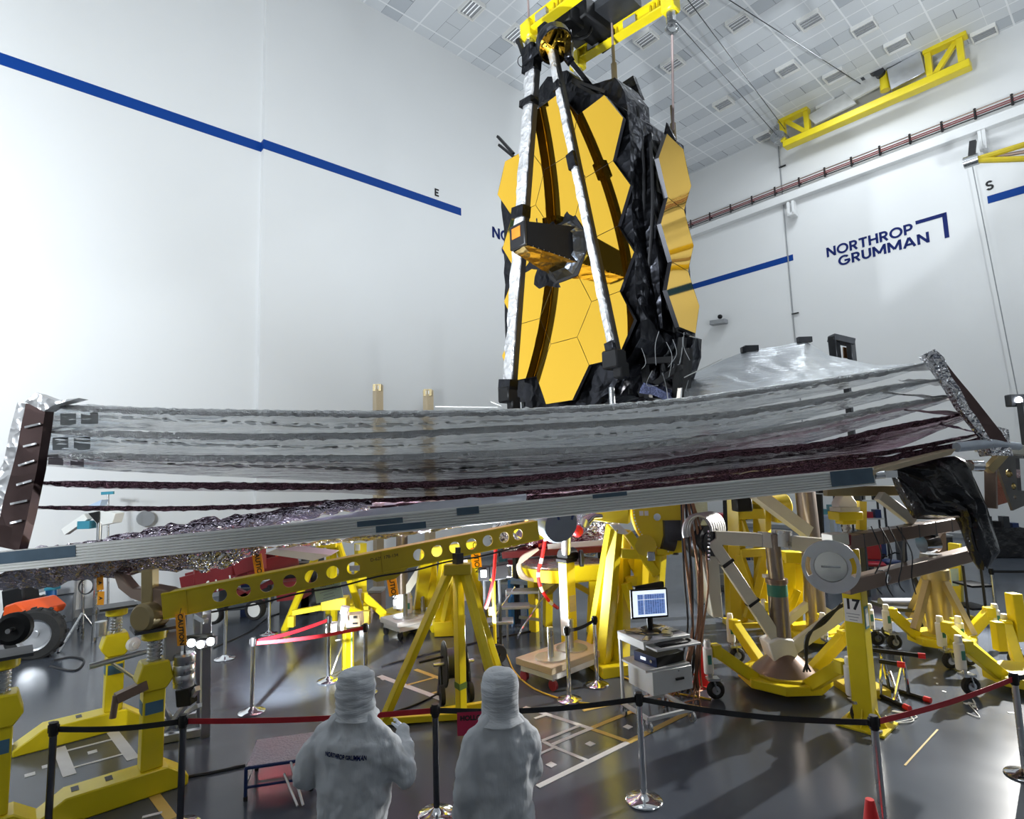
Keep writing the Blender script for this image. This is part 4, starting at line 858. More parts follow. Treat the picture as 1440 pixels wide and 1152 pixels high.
# ------------------------------------------------------------------ rolling trolleys
def trolley(P, rz, lab, reach, plate, arms, s=1.0):
    t = thing('jack_trolley', lab, 'trolley', P, rz, 'yellow four armed trolleys')
    n = 8; pl = plate
    part('base_plate', MB().prism([(pl * math.cos(PI / 4 * k + PI / 8), pl * math.sin(PI / 4 * k + PI / 8), .10) for k in range(8)], (0, 0, .12)), YEL, t, bev=.01)
    part('deck', MB().prism([(pl * .8 * math.cos(PI / 4 * k), pl * .8 * math.sin(PI / 4 * k), .22) for k in range(8)], (0, 0, .03)), YELD, t, bev=.005)
    for a in arms:
        d = V3((math.cos(R(a)), math.sin(R(a)), 0)); e = d * reach
        ar = part('arm', MB().bar(d * pl * .75 + V3((0, 0, .18)), e * .88 + V3((0, 0, .50 * s + .1)), .13, .16).box(e * .9 + V3((0, 0, .5 * s + .12)), (.14, .14, .16), R(a)), YEL, t, bev=.01)
        part('lift_jack', MB().lathe(e, (0, 0, 1), [(.06, .32 * s), (.065, .34 * s), (.065, .66 * s), (.045, .68 * s), (.05, .72 * s), (.04, .77 * s), (.001, .78 * s)], 14), WHITE, ar)
        part('jack_label', MB().box(e + V3((-.0, -.066, .52 * s)), (.05, .006, .12)), mat('green_label', (.05, .22, .16), .5) if 'green_label' not in MATS else MATS['green_label'], ar)
        cs = part('caster', MB().tube(arc_pts(e + V3((.06, -.05, .125)), V3((1, 0, 0)), V3((0, 0, 1)), .085, 0, 2 * PI, 18), .04, 8, closed=True), RUBBER, ar)
        part('caster_fork', MB().box(e + V3((.03, -.05, .27)), (.16, .14, .03)).bar(e + V3((.03, -.11, .26)), e + V3((.06, -.11, .12)), .05, .015).bar(e + V3((.03, .01, .26)), e + V3((.06, .01, .12)), .05, .015).cyl(e + V3((0, -.05, .27)), e + V3((0, -.05, .34)), .03), STEEL, ar)
        part('caster_hub', MB().cyl(e + V3((.06, -.09, .125)), e + V3((.06, -.01, .125)), .055), ALU, ar)
    return t
T1 = trolley(fl(1104, 968), 0, 'yellow trolley with a steel mast and cream V frame, beside the pedestal numbered 17', 1.18, .62, (193, 13, 285, 105), 1.0)
base = fl(1104, 968); bz = lambda z: V3((base.x, base.y, z))
part('mast_cone', MB().lathe(base, (0, 0, 1), [(.42, .25), (.40, .28), (.16, .5), (.14, .5)], 20), BROWN, T1, world=True)
topm = at(1099, 750, base.y); 
part('mast', MB().tube([bz(.3), V3((base.x, base.y, 1.5))], .135, 20).tube([V3((base.x, base.y, 1.5)), V3((base.x - .02, base.y, topm.z)), ], .105, 20), BRONZE, T1, world=True)
part('mast_collar', MB().cyl(V3((base.x, base.y, 1.46)), V3((base.x, base.y, 1.52)), .15), BROWN, T1, world=True)
part('mast_label', MB().lathe(V3((base.x, base.y, 0)), (0, 0, 1), [(.1365, 1.28), (.1375, 1.281), (.1375, 1.44), (.1365, 1.441)], 20, True), MATS['green_label'], T1, world=True)
part('mast_head', MB().cyl(at(1099, 768, base.y), at(1099, 746, base.y), .14), STEEL, T1, world=True)
bars(T1, [('cross_bar', (1005, 756, base.y + .05), (1085, 760, base.y), .16, .19), ('cross_bar', (1108, 763, base.y), (1166, 768, base.y - .2), .16, .2),
 ('frame_leg', (1000, 760, base.y + .05), (1096, 905, base.y - .02), .15, .17), ('frame_leg', (1113, 912, base.y), (1205, 846, base.y - .35), .15, .16)], CREAM, .008)
part('socket', MB().prism([at(1080, 905, base.y - .16), at(1096, 898, base.y - .16), at(1116, 900, base.y - .16), at(1123, 920, base.y - .16), at(1115, 942, base.y - .16), at(1092, 942, base.y - .16)], V3((0, .32, 0))), WHITE, T1, world=True, bev=.015)
part('splice', MB().bar(at(1069, 758.5, base.y), at(1082, 759.2, base.y), .18, .21).bar(at(1096 + 12, 762, base.y), at(1112 + 6, 764, base.y), .18, .21), ALU, T1, world=True)
for y in (790, 845): part('joint_line', MB().bar(on := at(lin(y, [(756, 999), (905, 1096)]), y, base.y), on + V3((.02, 0, -.03)), .165, .185), INK, T1, world=True)
for k in range(3): part('hanging_cable', MB().tube(curve_pts([at(1190 - 4 * k, 850, 7.75), at(1160, 868 + 4 * k, 7.7), at(1138 - 2 * k, 895, 7.7), at(1134, 930, 7.75), at(1130 + 5 * k, 945, 7.7)], 5), .014, 5), CABLE, T1, world=True)
T2 = trolley(fl(1326, 912), 0, 'yellow trolley carrying a thick khaki post below the black drape', .86, .5, (176, 352, 250, 75), .95)
base2 = fl(1326, 912); tz2 = at(1326, 800, base2.y).z
part('mast', MB().cyl(V3((base2.x, base2.y, .25)), V3((base2.x, base2.y, 1.15)), .19, n=24).cyl(V3((base2.x, base2.y, 1.15)), V3((base2.x, base2.y, tz2)), .21, n=24), OLIVEB, T2, world=True)
for a in (200, 275, 20, 100): 
    d = V3((math.cos(R(a)), math.sin(R(a)), 0)); part('mast_strut', MB().bar(V3((base2.x, base2.y, 1.12)) + d * .19, V3((base2.x, base2.y, .38)) + d * .62, .1, .1), OLIVEB, T2, world=True)
part('mast_cone', MB().prism([at(1309, 800, base2.y - .1), at(1312, 770, base2.y - .1), at(1330, 745, base2.y - .1), at(1333, 800, base2.y - .1)], V3((0, .3, 0))), BROWN, T2, world=True)
T3 = trolley(fl(1446, 968), 0, 'yellow trolley at the right edge beyond the last barrier post', 1.0, .5, (188, 120, 60), 1.0)
part('post', MB().box(fl(1412, 958) + V3((0, 0, .62)), (.13, .13, .4)), YEL, T3, world=True, bev=.01); part('post', MB().box(fl(1438, 940) + V3((0, 0, .75)), (.16, .16, .7)), YEL, T3, world=True, bev=.01)
T4 = trolley(fl(566, 874), 0, 'small looking yellow trolley with steel post behind the green notice, far back', .9, .5, (200, 20, 290, 110), 1.0)
base4 = fl(566, 874); part('mast', MB().cyl(V3((base4.x, base4.y, .25)), V3((base4.x, base4.y, 2.0)), .13), BRONZE, T4, world=True)
part('frame_leg', MB().bar(V3((base4.x, base4.y, .5)), at(610, 772, base4.y), .16, .16), CREAM, T4, world=True); part('socket', MB().box(V3((base4.x, base4.y, .45)), (.34, .3, .3)), ALU, T4, world=True)
T5 = trolley(fl(1150, 902), 0, 'yellow trolley under the tall bronze column, behind the steel mast', .85, .55, (160, 340, 250, 70), .9)
base5 = fl(1150, 902)
part('mast', MB().cyl(V3((base5.x, base5.y, .25)), at(1141, 770, base5.y), .17, n=24).cyl(at(1141, 772, base5.y), at(1132, 692, base5.y), .17, n=24), BRONZE, T5, world=True)
bars(T5, [('frame_leg', (1145, 850, base5.y), (1180, 870, base5.y), .12, .12), ('frame_leg', (1136, 850, base5.y), (1105, 875, base5.y), .12, .12), ('brace', (1063, 694, 10), (1135, 748, 10.2), .2, .2)], CREAM)
# hose drum at the left end of the V frame
hd = at(990, 756, base.y + .1)
HD = thing('hose_drum', 'grey hose drum with coiled silver duct at the left end of the V frame', 'drum', hd - V3((0, 0, .3)))
m1 = MB()
for k in range(7): m1.tube(arc_pts(hd + V3((-.12 + .05 * k, .05 * k - .1, .1)), V3((.94, .34, 0)), ZT, .24, -.3, PI + .3, 14), .03, 6)
part('coiled_duct', m1, mat('ribbed_silver_duct', (.7, .7, .7), .35, .6, var=.1), HD, world=True)
part('drum', MB().cyl(at(978, 762, base.y + .3), at(1000, 762, base.y + .05), .24).cyl(at(984, 765, base.y + .3), at(1003, 765, base.y), .18), DARK, HD, world=True)
part('hanging_bracket', MB().prism([at(985, 775, base.y), at(1010, 777, base.y), at(1017, 868, base.y), at(1003, 869, base.y)], V3((0, .25, 0))), CREAM, HD, world=True, bev=.01)
m1 = MB()
for k in range(8): m1.ball(at(997, 748 + 5.5 * k, base.y - .16), .022, 6, 4)
part('bolt_row', m1, CHROME, HD, world=True)
# ------------------------------------------------------------------ pedestal 17 and brown arms
p17 = fl(1219, 1020)
PD = thing('pedestal_post', 'yellow square pedestal numbered 17 on a bolted floor plate', 'pedestal', p17, UANG)
part('base_plate', MB().box((0, 0, .015), (.52, .52, .03)), YEL, PD, bev=.005); part('column', MB().box((0, 0, .83), (.215, .215, 1.62)), YEL, PD, bev=.008)
for a in range(4):
    d = V3((math.cos(a * PI / 2), math.sin(a * PI / 2), 0)); e = V3((-d.y, d.x, 0)) * .006
    part('gusset', MB().prism([d * .105 + V3((0, 0, .03)) - e, d * .22 + V3((0, 0, .03)) - e, d * .105 + V3((0, 0, .22)) - e], e * 2), YEL, PD)
    q = V3((.2 * (1, -1, -1, 1)[a], .2 * (1, 1, -1, -1)[a], .03)); part('anchor_bolt', MB().cyl(q, q + V3((0, 0, .03)), .03, n=8), STEEL, PD)
part('number_sign', MB().box((-.111, 0, 1.36), (.006, .19, .27)), PAPER, PD, label='white sign numbered 17')
part('number', text_mesh('17', .17, basis((-.1145, .0, 1.43), (0, -1, 0), ZT), .001, .006), INK, PD, smooth=False)
m1 = MB()
for k in range(3): m1.box((-.1145, .0, 1.32 - .035 * k), (.001, .15 - .03 * k, .008))
part('sign_print', m1, GREY, PD, smooth=False)
part('side_label', MB().box((.0, -.111, 1.28), (.13, .006, .26)), TEAL, PD, label='teal framed label'); part('label_sheet', MB().box((0, -.1145, 1.28), (.09, .002, .21)), PAPER, PD)
WH = thing('support_arm_assembly', 'twin brown support beams with a big brushed steel end wheel', 'support frame', at(1280, 800, 7.4) - V3((0, 0, .3)))
bars(WH, [('lower_beam', (1186, 825, 6.95), (1372, 777, 8.2), .17, .17), ('upper_beam', (1186, 763, 7.1), (1350, 735, 8.2), .17, .165)], BROWN, .008)
part('end_cap', MB().bar(at(1163, 759, 7.0), at(1186, 757, 7.05), .19, .14), CREAM, WH, world=True, bev=.01); part('end_block', MB().prism([at(1181, 768, 7.0), at(1186, 752, 7.0), at(1198, 752, 7.0), at(1198, 768, 7.0)], V3((0, .2, 0))), REDP, WH, world=True, bev=.01)
wc = at(1168, 797, 6.85); wa = V3((-.42, -.9, .06)).normalized()
ringm = curve_mesh([circ(0, 0, .305, 48), circ(0, 0, .175, 32)] + [[(.24 * math.cos(a) + .025 * math.cos(b), .24 * math.sin(a) + .025 * math.sin(b)) for a, b in
   [(s0 + (s1 - s0) * i / 8, s0 + (s1 - s0) * i / 8) for i in range(9)] + [(s1 - (s1 - s0) * i / 8, s1 - (s1 - s0) * i / 8 + PI) for i in range(9)]] for s0, s1 in ((-.45, .45), (PI - .45, PI + .45))], .05, Matrix.Identity(4))
MX = basis(wc, wa.cross(ZT) * -1, ZT); MX = basis(wc, ZT.cross(wa), ZT)
part('wheel_ring', ringm.xf(MX), mat('brushed_aluminium', (.76, .77, .78), .42, .9, var=.08), WH, world=True, ang=30)
BRS = mat('turned_steel', (.72, .72, .70), .2, 1.0, var=.2, stretch=(1, 1, 1), scale=3); BRS.node_tree.nodes['Principled BSDF'].inputs['Anisotropic'].default_value = .9
part('wheel_hub', MB().lathe(wc, wa, [(.001, -.1), (.174, -.1), (.174, .0), (.17, .012), (.03, .016), (.001, .016)], 32), BRS, WH, world=True)
part('wheel_handle', MB().bar(wc + wa * .03 - MX.to_3x3().col[0] * .1, wc + wa * .03 + MX.to_3x3().col[0] * .1, .03, .02), STEEL, WH, world=True, bev=.005)
part('roller', MB().cyl(at(1239, 812, 7.2), at(1252, 810, 7.6), .09), CHROME, WH, world=True); part('roller', MB().cyl(at(1296, 765, 7.9), at(1316, 763, 7.9), .12), CHROME, WH, world=True)
part('roller_post', MB().cyl(at(1312, 775, 7.9), at(1312, 745, 7.9), .06).box(at(1309, 782, 7.9), (.18, .18, .06)), STEEL, WH, world=True)
part('strap', MB().bar(at(1272, 752, 7.6), at(1272, 790, 7.6), .05, .02), DARK, WH, world=True)
for k in range(6): 
    q = lambda x, y, D: at(x, y, D)
    t_ = .1 + .15 * k; c = at(1186, 763, 7.1).lerp(at(1350, 735, 8.2), t_); part('strap_band', MB().bar(c, c + V3((.03, .02, .0)), .176, .172), DARK, WH, world=True, smooth=False)
for k in range(4):
    rr = random.Random(k); part('hanging_cable', MB().tube(curve_pts([at(1225 + 12 * k, 740, 7.2), at(1240 + 14 * k, 775 + 8 * rr.random(), 7.1), at(1228 + 18 * k, 800 + rr.random() * 20, 7.1), at(1240 + 16 * k, 832 + 10 * rr.random(), 7.15)], 5), .008, 5), CABLE, WH, world=True)
# jack with white wedge head behind the wheel
jb = at(1190, 740, 8.3); JB = thing('wedge_jack', 'yellow jack post with a white wedge head behind the steel wheel', 'jack stand', V3((jb.x, jb.y, 0)))
q = lambda z: V3((jb.x, jb.y, z)); zA = at(1190, 731, 8.3).z
part('column', MB().box(q(zA / 2 - .2), (.2, .2, zA - .4)), YELD, JB, world=True, bev=.01); part('screw', screw(MB(), zA - .6, zA, .06, 9, (jb.x, jb.y)), STEEL, JB, world=True)
part('block', MB().box(q(zA + .06), (.34, .3, .12)).box(q(zA - .02), (.2, .2, .08)), YEL, JB, world=True, bev=.01); part('plate', MB().box(q(zA + .15), (.28, .28, .06)), CREAM, JB, world=True)
part('wedge_head', MB().prism([q(zA + .18) + V3((x, -.1, z)) for x, z in ((-.13, 0), (.13, 0), (.13, .06), (.03, .22), (-.03, .22), (-.13, .06))], V3((0, .2, 0))), WHITE, JB, world=True, bev=.01)
part('side_post', MB().bar(at(1211, 705, 8.3), at(1211, 745, 8.3), .1, .1), YELD, JB, world=True); part('base_foot', MB().box(q(.05), (.5, .5, .1)), YELD, JB, world=True)
TB = thing('cross_beam', 'tan horizontal beam with a cream diagonal brace under the right end of the shield', 'frame', at(1220, 691, 7.9) - V3((0, 0, .1)))
bars(TB, [('beam', (1160, 691, 8.0), (1262, 690, 7.9), .14, .13)], OLIVEB, .006); bars(TB, [('brace', (1236, 697, 7.8), (1284, 733, 7.8), .12, .13)], CREAM, .006)
# ------------------------------------------------------------------ black drape and end bracket
DRP = mat('black_plastic_sheet', (.012, .012, .014), .22, var=.2, bump=.7, bscale=4, dist=.08, spec=.6)
dl_ = [(1250, 660), (1258, 680), (1268, 702), (1277, 716), (1287, 730), (1318, 731), (1342, 728), (1348, 738), (1353, 752), (1361, 776), (1368, 790), (1376, 801)]
dr_ = [(1252, 659), (1290, 648), (1339, 641), (1353, 648), (1364, 660), (1371, 674), (1380, 694), (1388, 712), (1395, 735), (1401, 755), (1407, 776), (1392, 797)]
n_ = len(dl_)
def fdr(s, t):
    i = s * (n_ - 1); a = min(int(i), n_ - 2); r_ = i - a
    L_ = V3((*dl_[a], 0)).lerp(V3((*dl_[a + 1], 0)), r_); Rr_ = V3((*dr_[a], 0)).lerp(V3((*dr_[a + 1], 0)), r_)
    an = t * 2 * PI; k = .5 - .5 * math.cos(an); q = L_.lerp(Rr_, k)
    D = 7.35 - .28 * math.sin(an) * (.4 + .6 * math.sin(PI * s)); p = at(q.x, q.y, D)
    fold = .05 * math.sin(k * 22 + s * 7 + 2 * noise.noise(V3((s * 3, k * 2, 0)))) * math.sin(PI * min(1, s * 1.1 + .05))
    return p + V3((0, fold if math.sin(an) > 0 else 0, 0)) * 1.0 + noise.noise_vector(V3((s * 6, k * 5, 3))) * .05 * math.sin(PI * k)
solo('drape', MB().grid(fdr, 60, 61), DRP, 'glossy black plastic sheet draped over the right corner hardware', 'plastic sheet', ang=50, base=at(1340, 800, 7.4))
EB = thing('corner_bracket', 'drilled grey plate with cream braces behind the drape at the right edge', 'bracket', at(1415, 715, 7.7))
GP = mat('dull_plate', (.16, .155, .15), .45, .6, var=.15)
M_ = basis(at(1420, 675, 7.7), V3((1, .35, 0)), ZT); k_ = 7.7 / FPX
plate = curve_mesh([[(-30 * k_, 34 * k_), (32 * k_, 46 * k_), (32 * k_, -34 * k_), (-4 * k_, -42 * k_)], circ(-3 * k_, 9 * k_, 6 * k_), circ(4 * k_, -9 * k_, 5 * k_), circ(4 * k_, -24 * k_, 3 * k_)], .03, M_)
part('plate', plate, GP, EB, world=True, ang=30)
for x, y, r_ in ((1417, 667, .055), (1423, 684, .045)): part('amber_lens', MB().ball(at(x, y, 7.74), r_, 10, 8), KGOLD, EB, world=True)
bars(EB, [('brace', (1376, 628, 7.5), (1440, 634, 7.6), .13, .13, CREAM), ('brace', (1412, 636, 7.4), (1389, 662, 7.4), .1, .1, OLIVEB), ('brace', (1393, 655, 7.5), (1394, 715, 7.5), .12, .1, BROWN), ('brace', (1365, 650, 7.5), (1352, 660, 7.5), .08, .08, CREAM)], BROWN, .005)
part('copper_mesh', MB().prism([at(1398, 655, 7.8), at(1408, 670, 7.8), at(1420, 706, 7.8), at(1399, 712, 7.8)], V3((0, .05, 0))), mat('rusty_mesh', (.2, .07, .05), .6, .3, bump=1, bscale=50), EB, world=True)
part('bright_edge', MB().bar(at(1434, 645, 7.6), at(1437, 690, 7.6), .06, .06), CHROME, EB, world=True); part('roller', MB().cyl(at(1364, 655, 7.45), at(1380, 655, 7.45), .075), CHROME, EB, world=True)
# ================================================================== BARRIERS
GUN = mat('gunmetal_pole', (.10, .105, .12), .25, .9, var=.1)
def stanchion(P, lab, pole=CHROME, hgt=.99, bell=True, head=BLACK):
    t = thing('barrier_post', lab, 'barrier post', P, 0, 'retractable belt barrier posts')
    part('base', MB().lathe((0, 0, 0), (0, 0, 1), [(.17, 0), (.175, .012), (.165, .022), (.10, .035), (.05, .06), (.03, .075), (.001, .075)], 28), CHROME, t)
    part('pole', MB().cyl((0, 0, .06), (0, 0, hgt - .1), .030, n=16), pole, t)
    part('head', MB().lathe((0, 0, 0), (0, 0, 1), [(.030, hgt - .12), (.038, hgt - .11), (.038, hgt - .01), (.034, hgt), (.001, hgt)], 16).box((.03, 0, hgt - .055), (.03, .03, .07)).box((-.03, 0, hgt - .055), (.03, .03, .07)), head, t)
    return t
def belt(t, a, b, m, ha=.93, hb=.93, sag=.03, wd=.05, nm='belt'):
    A = V3((a.x, a.y, ha)); B = V3((b.x, b.y, hb)); d = (B - A).normalized(); n = V3((d.y, -d.x, 0)) * .0015
    pts = [A.lerp(B, i / 14) - V3((0, 0, sag * math.sin(PI * i / 14))) for i in range(15)]; m1 = MB(); vs = []
    for p in pts:
        for e, z in ((1, -1), (1, 1), (-1, 1), (-1, -1)): vs.append(p + n * e + V3((0, 0, z * wd / 2)))
    fs = [(i * 4 + k, i * 4 + (k + 1) % 4, i * 4 + 4 + (k + 1) % 4, i * 4 + 4 + k) for i in range(14) for k in range(4)] + [(0, 1, 2, 3), (59, 58, 57, 56)]
    part(nm, m1.add(vs, fs), m, t, 'red belt' if m is RED else 'black belt', world=True, smooth=False)
tops = {'a': (76, 1016), 'b': (258, 1005), 'c': (612, 990), 'd': (898, 974), 'e': (1228, 1006), 'f': (1425, 946)}
F = {k: up(hz(x, y, .99), 0) for k, (x, y) in tops.items()}
labs = {'a': 'dark barrier post at the lower left, in front of the yellow jack foot', 'b': 'dark barrier post between black and red belts, left of the blue step stool', 'c': 'barrier post standing between the two people in white suits',
 'd': 'chrome barrier post in front of the computer cart, base fully in view', 'e': 'barrier post in front of the pedestal numbered 17', 'f': 'barrier post at the right edge ending the red belt'}
SP = {k: stanchion(F[k], labs[k], GUN if k in 'abc' else CHROME if k == 'd' else STEEL) for k in 'abcdef'}
for a, b, m in (('a', 'b', BELTK), ('b', 'c', RED), ('c', 'd', BELTK), ('d', 'e', BELTK), ('e', 'f', RED)): belt(SP[a], F[a], F[b], m, sag=.05 if a in 'cd' else .03)
fr = F['f'] + V3((1.2, .5, 0)); belt(SP['f'], F['f'], fr, BELTK)
g = {'g': fl(354, 1002), 'h': fl(462, 958), 'i': fl(514, 975), 'j': fl(316, 927), 'm': fl(801, 985), 'n': fl(840, 964), 'o': fl(1402, 872), 'p': fl(378, 892)}
l2 = {'g': 'lone barrier post with two red belts on the open floor left of the notice', 'h': 'chrome barrier post beside the short yellow pump post', 'i': 'barrier post behind the head of the person pointing', 'j': 'bare chrome barrier post in front of the red lift',
 'm': 'tall chrome barrier post in front of the dolly with red casters', 'n': 'chrome barrier post in front of the yellow main frame', 'o': 'dark barrier post at the far right near the covered benches', 'p': 'chrome barrier post beside the wheel of the red lift'}
SG = {k: stanchion(g[k], l2[k], STEEL if k == 'o' else CHROME) for k in g}
belt(SG['g'], g['g'], g['h'], RED); belt(SG['g'], g['g'], g['i'], RED, .91, .93); belt(SG['m'], g['m'], g['n'], BELTK); belt(SG['m'], g['m'], fl(680, 975), BELTK, .93, .7) if False else None
belt(SG['o'], g['o'], g['o'] + V3((2.5, 0, 0)), BELTK)
# hanging sign on the belt beside the second person
pc = F['c'].lerp(F['d'], .17); dd = (F['d'] - F['c']).normalized(); sgp = V3((pc.x, pc.y, .905))
HS = thing('hanging_sign', 'dark red sign hanging on the black belt beside the person on the right', 'sign', sgp - V3((0, 0, .25)))
part('panel', MB().box(sgp - V3((0, 0, .11)), (.26, .008, .21), math.atan2(dd.y, dd.x)), mat('crimson_card', (.42, .012, .06), .5), HS, world=True, smooth=False)
nf = V3((dd.y, -dd.x, 0)); part('lettering', text_mesh('HOLLO', .06, basis(sgp + nf * .006 - V3((0, 0, .06)), dd, ZT), .001, .003), INK, HS, world=True, smooth=False)
# ================================================================== FRONT OBJECTS
def cone(P, lab):
    t = thing('traffic_cone', lab, 'cone', P, .4)
    part('base', MB().box((0, 0, .015), (.30, .30, .03)), REDC, t, bev=.01); part('body', MB().lathe((0, 0, 0), (0, 0, 1), [(.115, .03), (.11, .06), (.035, .52), (.03, .54), (.001, .54)], 24), REDC, t); return t
cone(fl(989, 964), 'red traffic cone behind the computer cart'); k2 = hz(1223, 1124, .54); cone(up(k2, 0), 'red traffic cone tip at the bottom edge beside the barrier post')
# step stool
a1, a2, a3 = hz(346, 1078, .32), hz(369, 1039, .32), hz(408, 1069, .32)
xd = (a3 - a1).normalized(); yd = (a2 - a1); yd = (yd - xd * yd.dot(xd)); dy = yd.length; yd.normalize(); wx = .62
ST = thing('step_stool', 'low blue step stool with a diamond plate top, beside the person pointing', 'step stool', up(a1 + xd * wx / 2 + yd * dy / 2, 0), math.atan2(xd.y, xd.x))
hx, hy = wx / 2, dy / 2
part('tread', MB().box((0, 0, .31), (wx, dy, .018)), mat('diamond_plate', (.30, .33, .38), .38, .25, var=.35, scale=45, bump=1.0, bscale=45, dist=.02), ST, bev=.004)
part('frame', MB().tube([(-hx, -hy, .30), (hx, -hy, .30), (hx, hy, .30), (-hx, hy, .30)], .016, 8, closed=True).tube([(-hx, -hy, .12), (hx, -hy, .12), (hx, hy, .12), (-hx, hy, .12)], .014, 8, closed=True), NAVY, ST)
for x in (-hx, hx):
    for y in (-hy, hy): part('leg', MB().cyl((x, y, .02), (x, y, .30), .017), NAVY, ST); part('rubber_foot', MB().cyl((x, y, 0), (x, y, .04), .021), RUBBER, ST)
part('lower_rail', MB().cyl((hx - .2, -hy, .30), (hx - .05, -hy - .30, .02), .013).cyl((hx - .26, -hy - .01, .2), (hx - .1, -hy - .3, .02), .012), ALU, ST)
# computer cart
fc_, lc_, rc_ = fl(914.5, 1030), fl(876, 1007), fl(975, 1015); cen = (lc_ + rc_) / 2; cen = up(cen, 0); xd = (rc_ - fc_).normalized(); W_, D_p = (rc_ - fc_).length, (lc_ - fc_).length
CT = thing('computer_cart', 'white wheeled equipment cart with a drawer box and keyboard shelf', 'cart', cen, math.atan2(xd.y, xd.x)); hx, hy = W_ / 2, D_p / 2
CW = mat('grey_white_cart', (.55, .56, .56), .45, var=.06)
for x in (-hx, hx):
    for y in (-hy, hy):
        c = part('caster', MB().cyl((x - .015, y, .065), (x + .015, y, .065), .065), STEEL, CT); part('fork', MB().box((x, y, .12), (.05, .05, .03)).bar((x - .022, y, .12), (x - .022, y, .05), .03, .006).bar((x + .022, y, .12), (x + .022, y, .05), .03, .006), CHROME, c)
for x, y in ((-hx, hy), (-hx, -hy), (hx, hy)): 
    if (x, y) != (-hx, -hy): part('post', MB().box((x, y, .6), (.035, .035, .92)), CW, CT)
part('base_frame', MB().bar((-hx, -hy, .15), (-hx, hy, .15), .04, .04).bar((-hx, -hy, .15), (hx, -hy, .15), .04, .04).bar((hx, -hy, .15), (hx, hy, .15), .04, .04).bar((-hx, hy, .15), (hx, hy, .15), .04, .04), CW, CT)
part('top_shelf', MB().box((0, 0, 1.04), (W_ + .06, D_p + .04, .035)).box((-hx - .01, 0, 1.0), (.03, D_p + .04, .09)), CW, CT, bev=.004)
part('keyboard_tray', MB().box((.08, -hy - .02, .97), (W_ + .02, .26, .025)), CW, CT, bev=.003)
part('middle_shelf', MB().box((0, 0, .70), (W_ + .02, D_p + .02, .025)), CW, CT)
db = part('drawer_box', MB().box((.05, -.03, .545), (W_ * .92, D_p * .98, .28)), CW, CT, bev=.005); part('handle', MB().bar((.08, -.03 - D_p * .49 - .02, .56), (.20, -.03 - D_p * .49 - .02, .56), .02, .025), BLACK, db); part('lock', MB().cyl((.14, -.03 - D_p * .49 - .01, .65), (.14, -.03 - D_p * .49, .65), .01), STEEL, db)
ctm = WM[CT.name]
def cart_pt(x, y, z): return ctm @ V3((x, y, z))
cr = CT.rotation_euler.z
MN = thing('monitor', 'flat computer monitor showing a blue data grid, front one on the cart', 'monitor', cart_pt(-.02, .02, 1.06), cr + R(-14))
part('stand', MB().box((0, 0, .012), (.24, .18, .02)).bar((0, .02, .02), (0, .03, .2), .06, .03).bar((0, .01, .3), (0, .05, .22), .1, .06), BLACK, MN, bev=.004)
part('casing', MB().box((0, 0, .36), (.50, .045, .37)), BLACK, MN, bev=.008)
part('screen_border', MB().box((0, -.024, .365), (.455, .004, .325)), mat('screen_white', (.8, .85, .9), .3, emit=(.75, .85, 1), estr=1.0), MN, smooth=False)
def scr_mat():
    m = mat('screen_data_grid', (.02, .05, .2), .3); ns, ls = nodes_of(m); b = ns['Principled BSDF']; tc = ns.new('ShaderNodeTexCoord'); br = ns.new('ShaderNodeTexBrick'); br.offset = 0
    br.inputs['Scale'].default_value = 1; br.inputs['Brick Width'].default_value = .032; br.inputs['Row Height'].default_value = .018; br.inputs['Mortar Size'].default_value = .0018; br.inputs['Bias'].default_value = -.2
    br.inputs['Color1'].default_value = (.02, .07, .26, 1); br.inputs['Color2'].default_value = (.05, .14, .40, 1); br.inputs['Mortar'].default_value = (.35, .45, .75, 1)
    mp = ns.new('ShaderNodeMapping'); mp.inputs['Rotation'].default_value = (R(90), 0, 0); ls.new(tc.outputs['Object'], mp.inputs[0]); ls.new(mp.outputs[0], br.inputs['Vector'])
    ls.new(br.outputs['Color'], b.inputs['Emission Color']); b.inputs['Emission Strength'].default_value = .8; ls.new(br.outputs['Color'], b.inputs['Base Color']); return m
part('data_window', MB().box((.02, -.027, .355), (.37, .003, .25)), scr_mat(), MN, smooth=False)
part('bright_line', MB().box((.02, -.029, .415), (.37, .002, .006)).box((-.08, -.029, .355), (.006, .002, .25)), MATS['screen_white'], MN, smooth=False)
M2 = thing('monitor', 'second black monitor seen from its dark side, behind the lit one', 'monitor', cart_pt(.1, .17, 1.06), cr + R(10))
part('casing', MB().box((0, 0, .39), (.54, .05, .36)), BLACK, M2, bev=.008); part('stand', MB().box((0, 0, .012), (.24, .14, .02)).bar((0, 0, .02), (0, 0, .3), .05, .03), BLACK, M2)
solo('keyboard', MB().xf(Matrix.Identity(4)).join(MB().box((0, 0, .012), (.42, .14, .022)).box((0, 0, .026), (.40, .12, .008))).xf(Matrix.Translation(cart_pt(.05, -hy - .03, .983)) @ Matrix.Rotation(cr, 4, 'Z')), BLACK, 'black keyboard on the pull-out tray of the cart', 'keyboard', bev=.003)
solo('computer_mouse', MB().ball((0, 0, 0), .035, 10, 6, (.9, 1.5, .5)).xf(Matrix.Translation(cart_pt(hx - .02, -hy - .04, 1.0)) @ Matrix.Rotation(cr, 4, 'Z')), BLACK, 'black mouse on the pull-out tray of the cart', 'mouse')
AM = thing('rack_instrument', 'black rack instrument on the cart above the drawer box', 'instrument', cart_pt(.06, -.02, .7125), cr + .15)
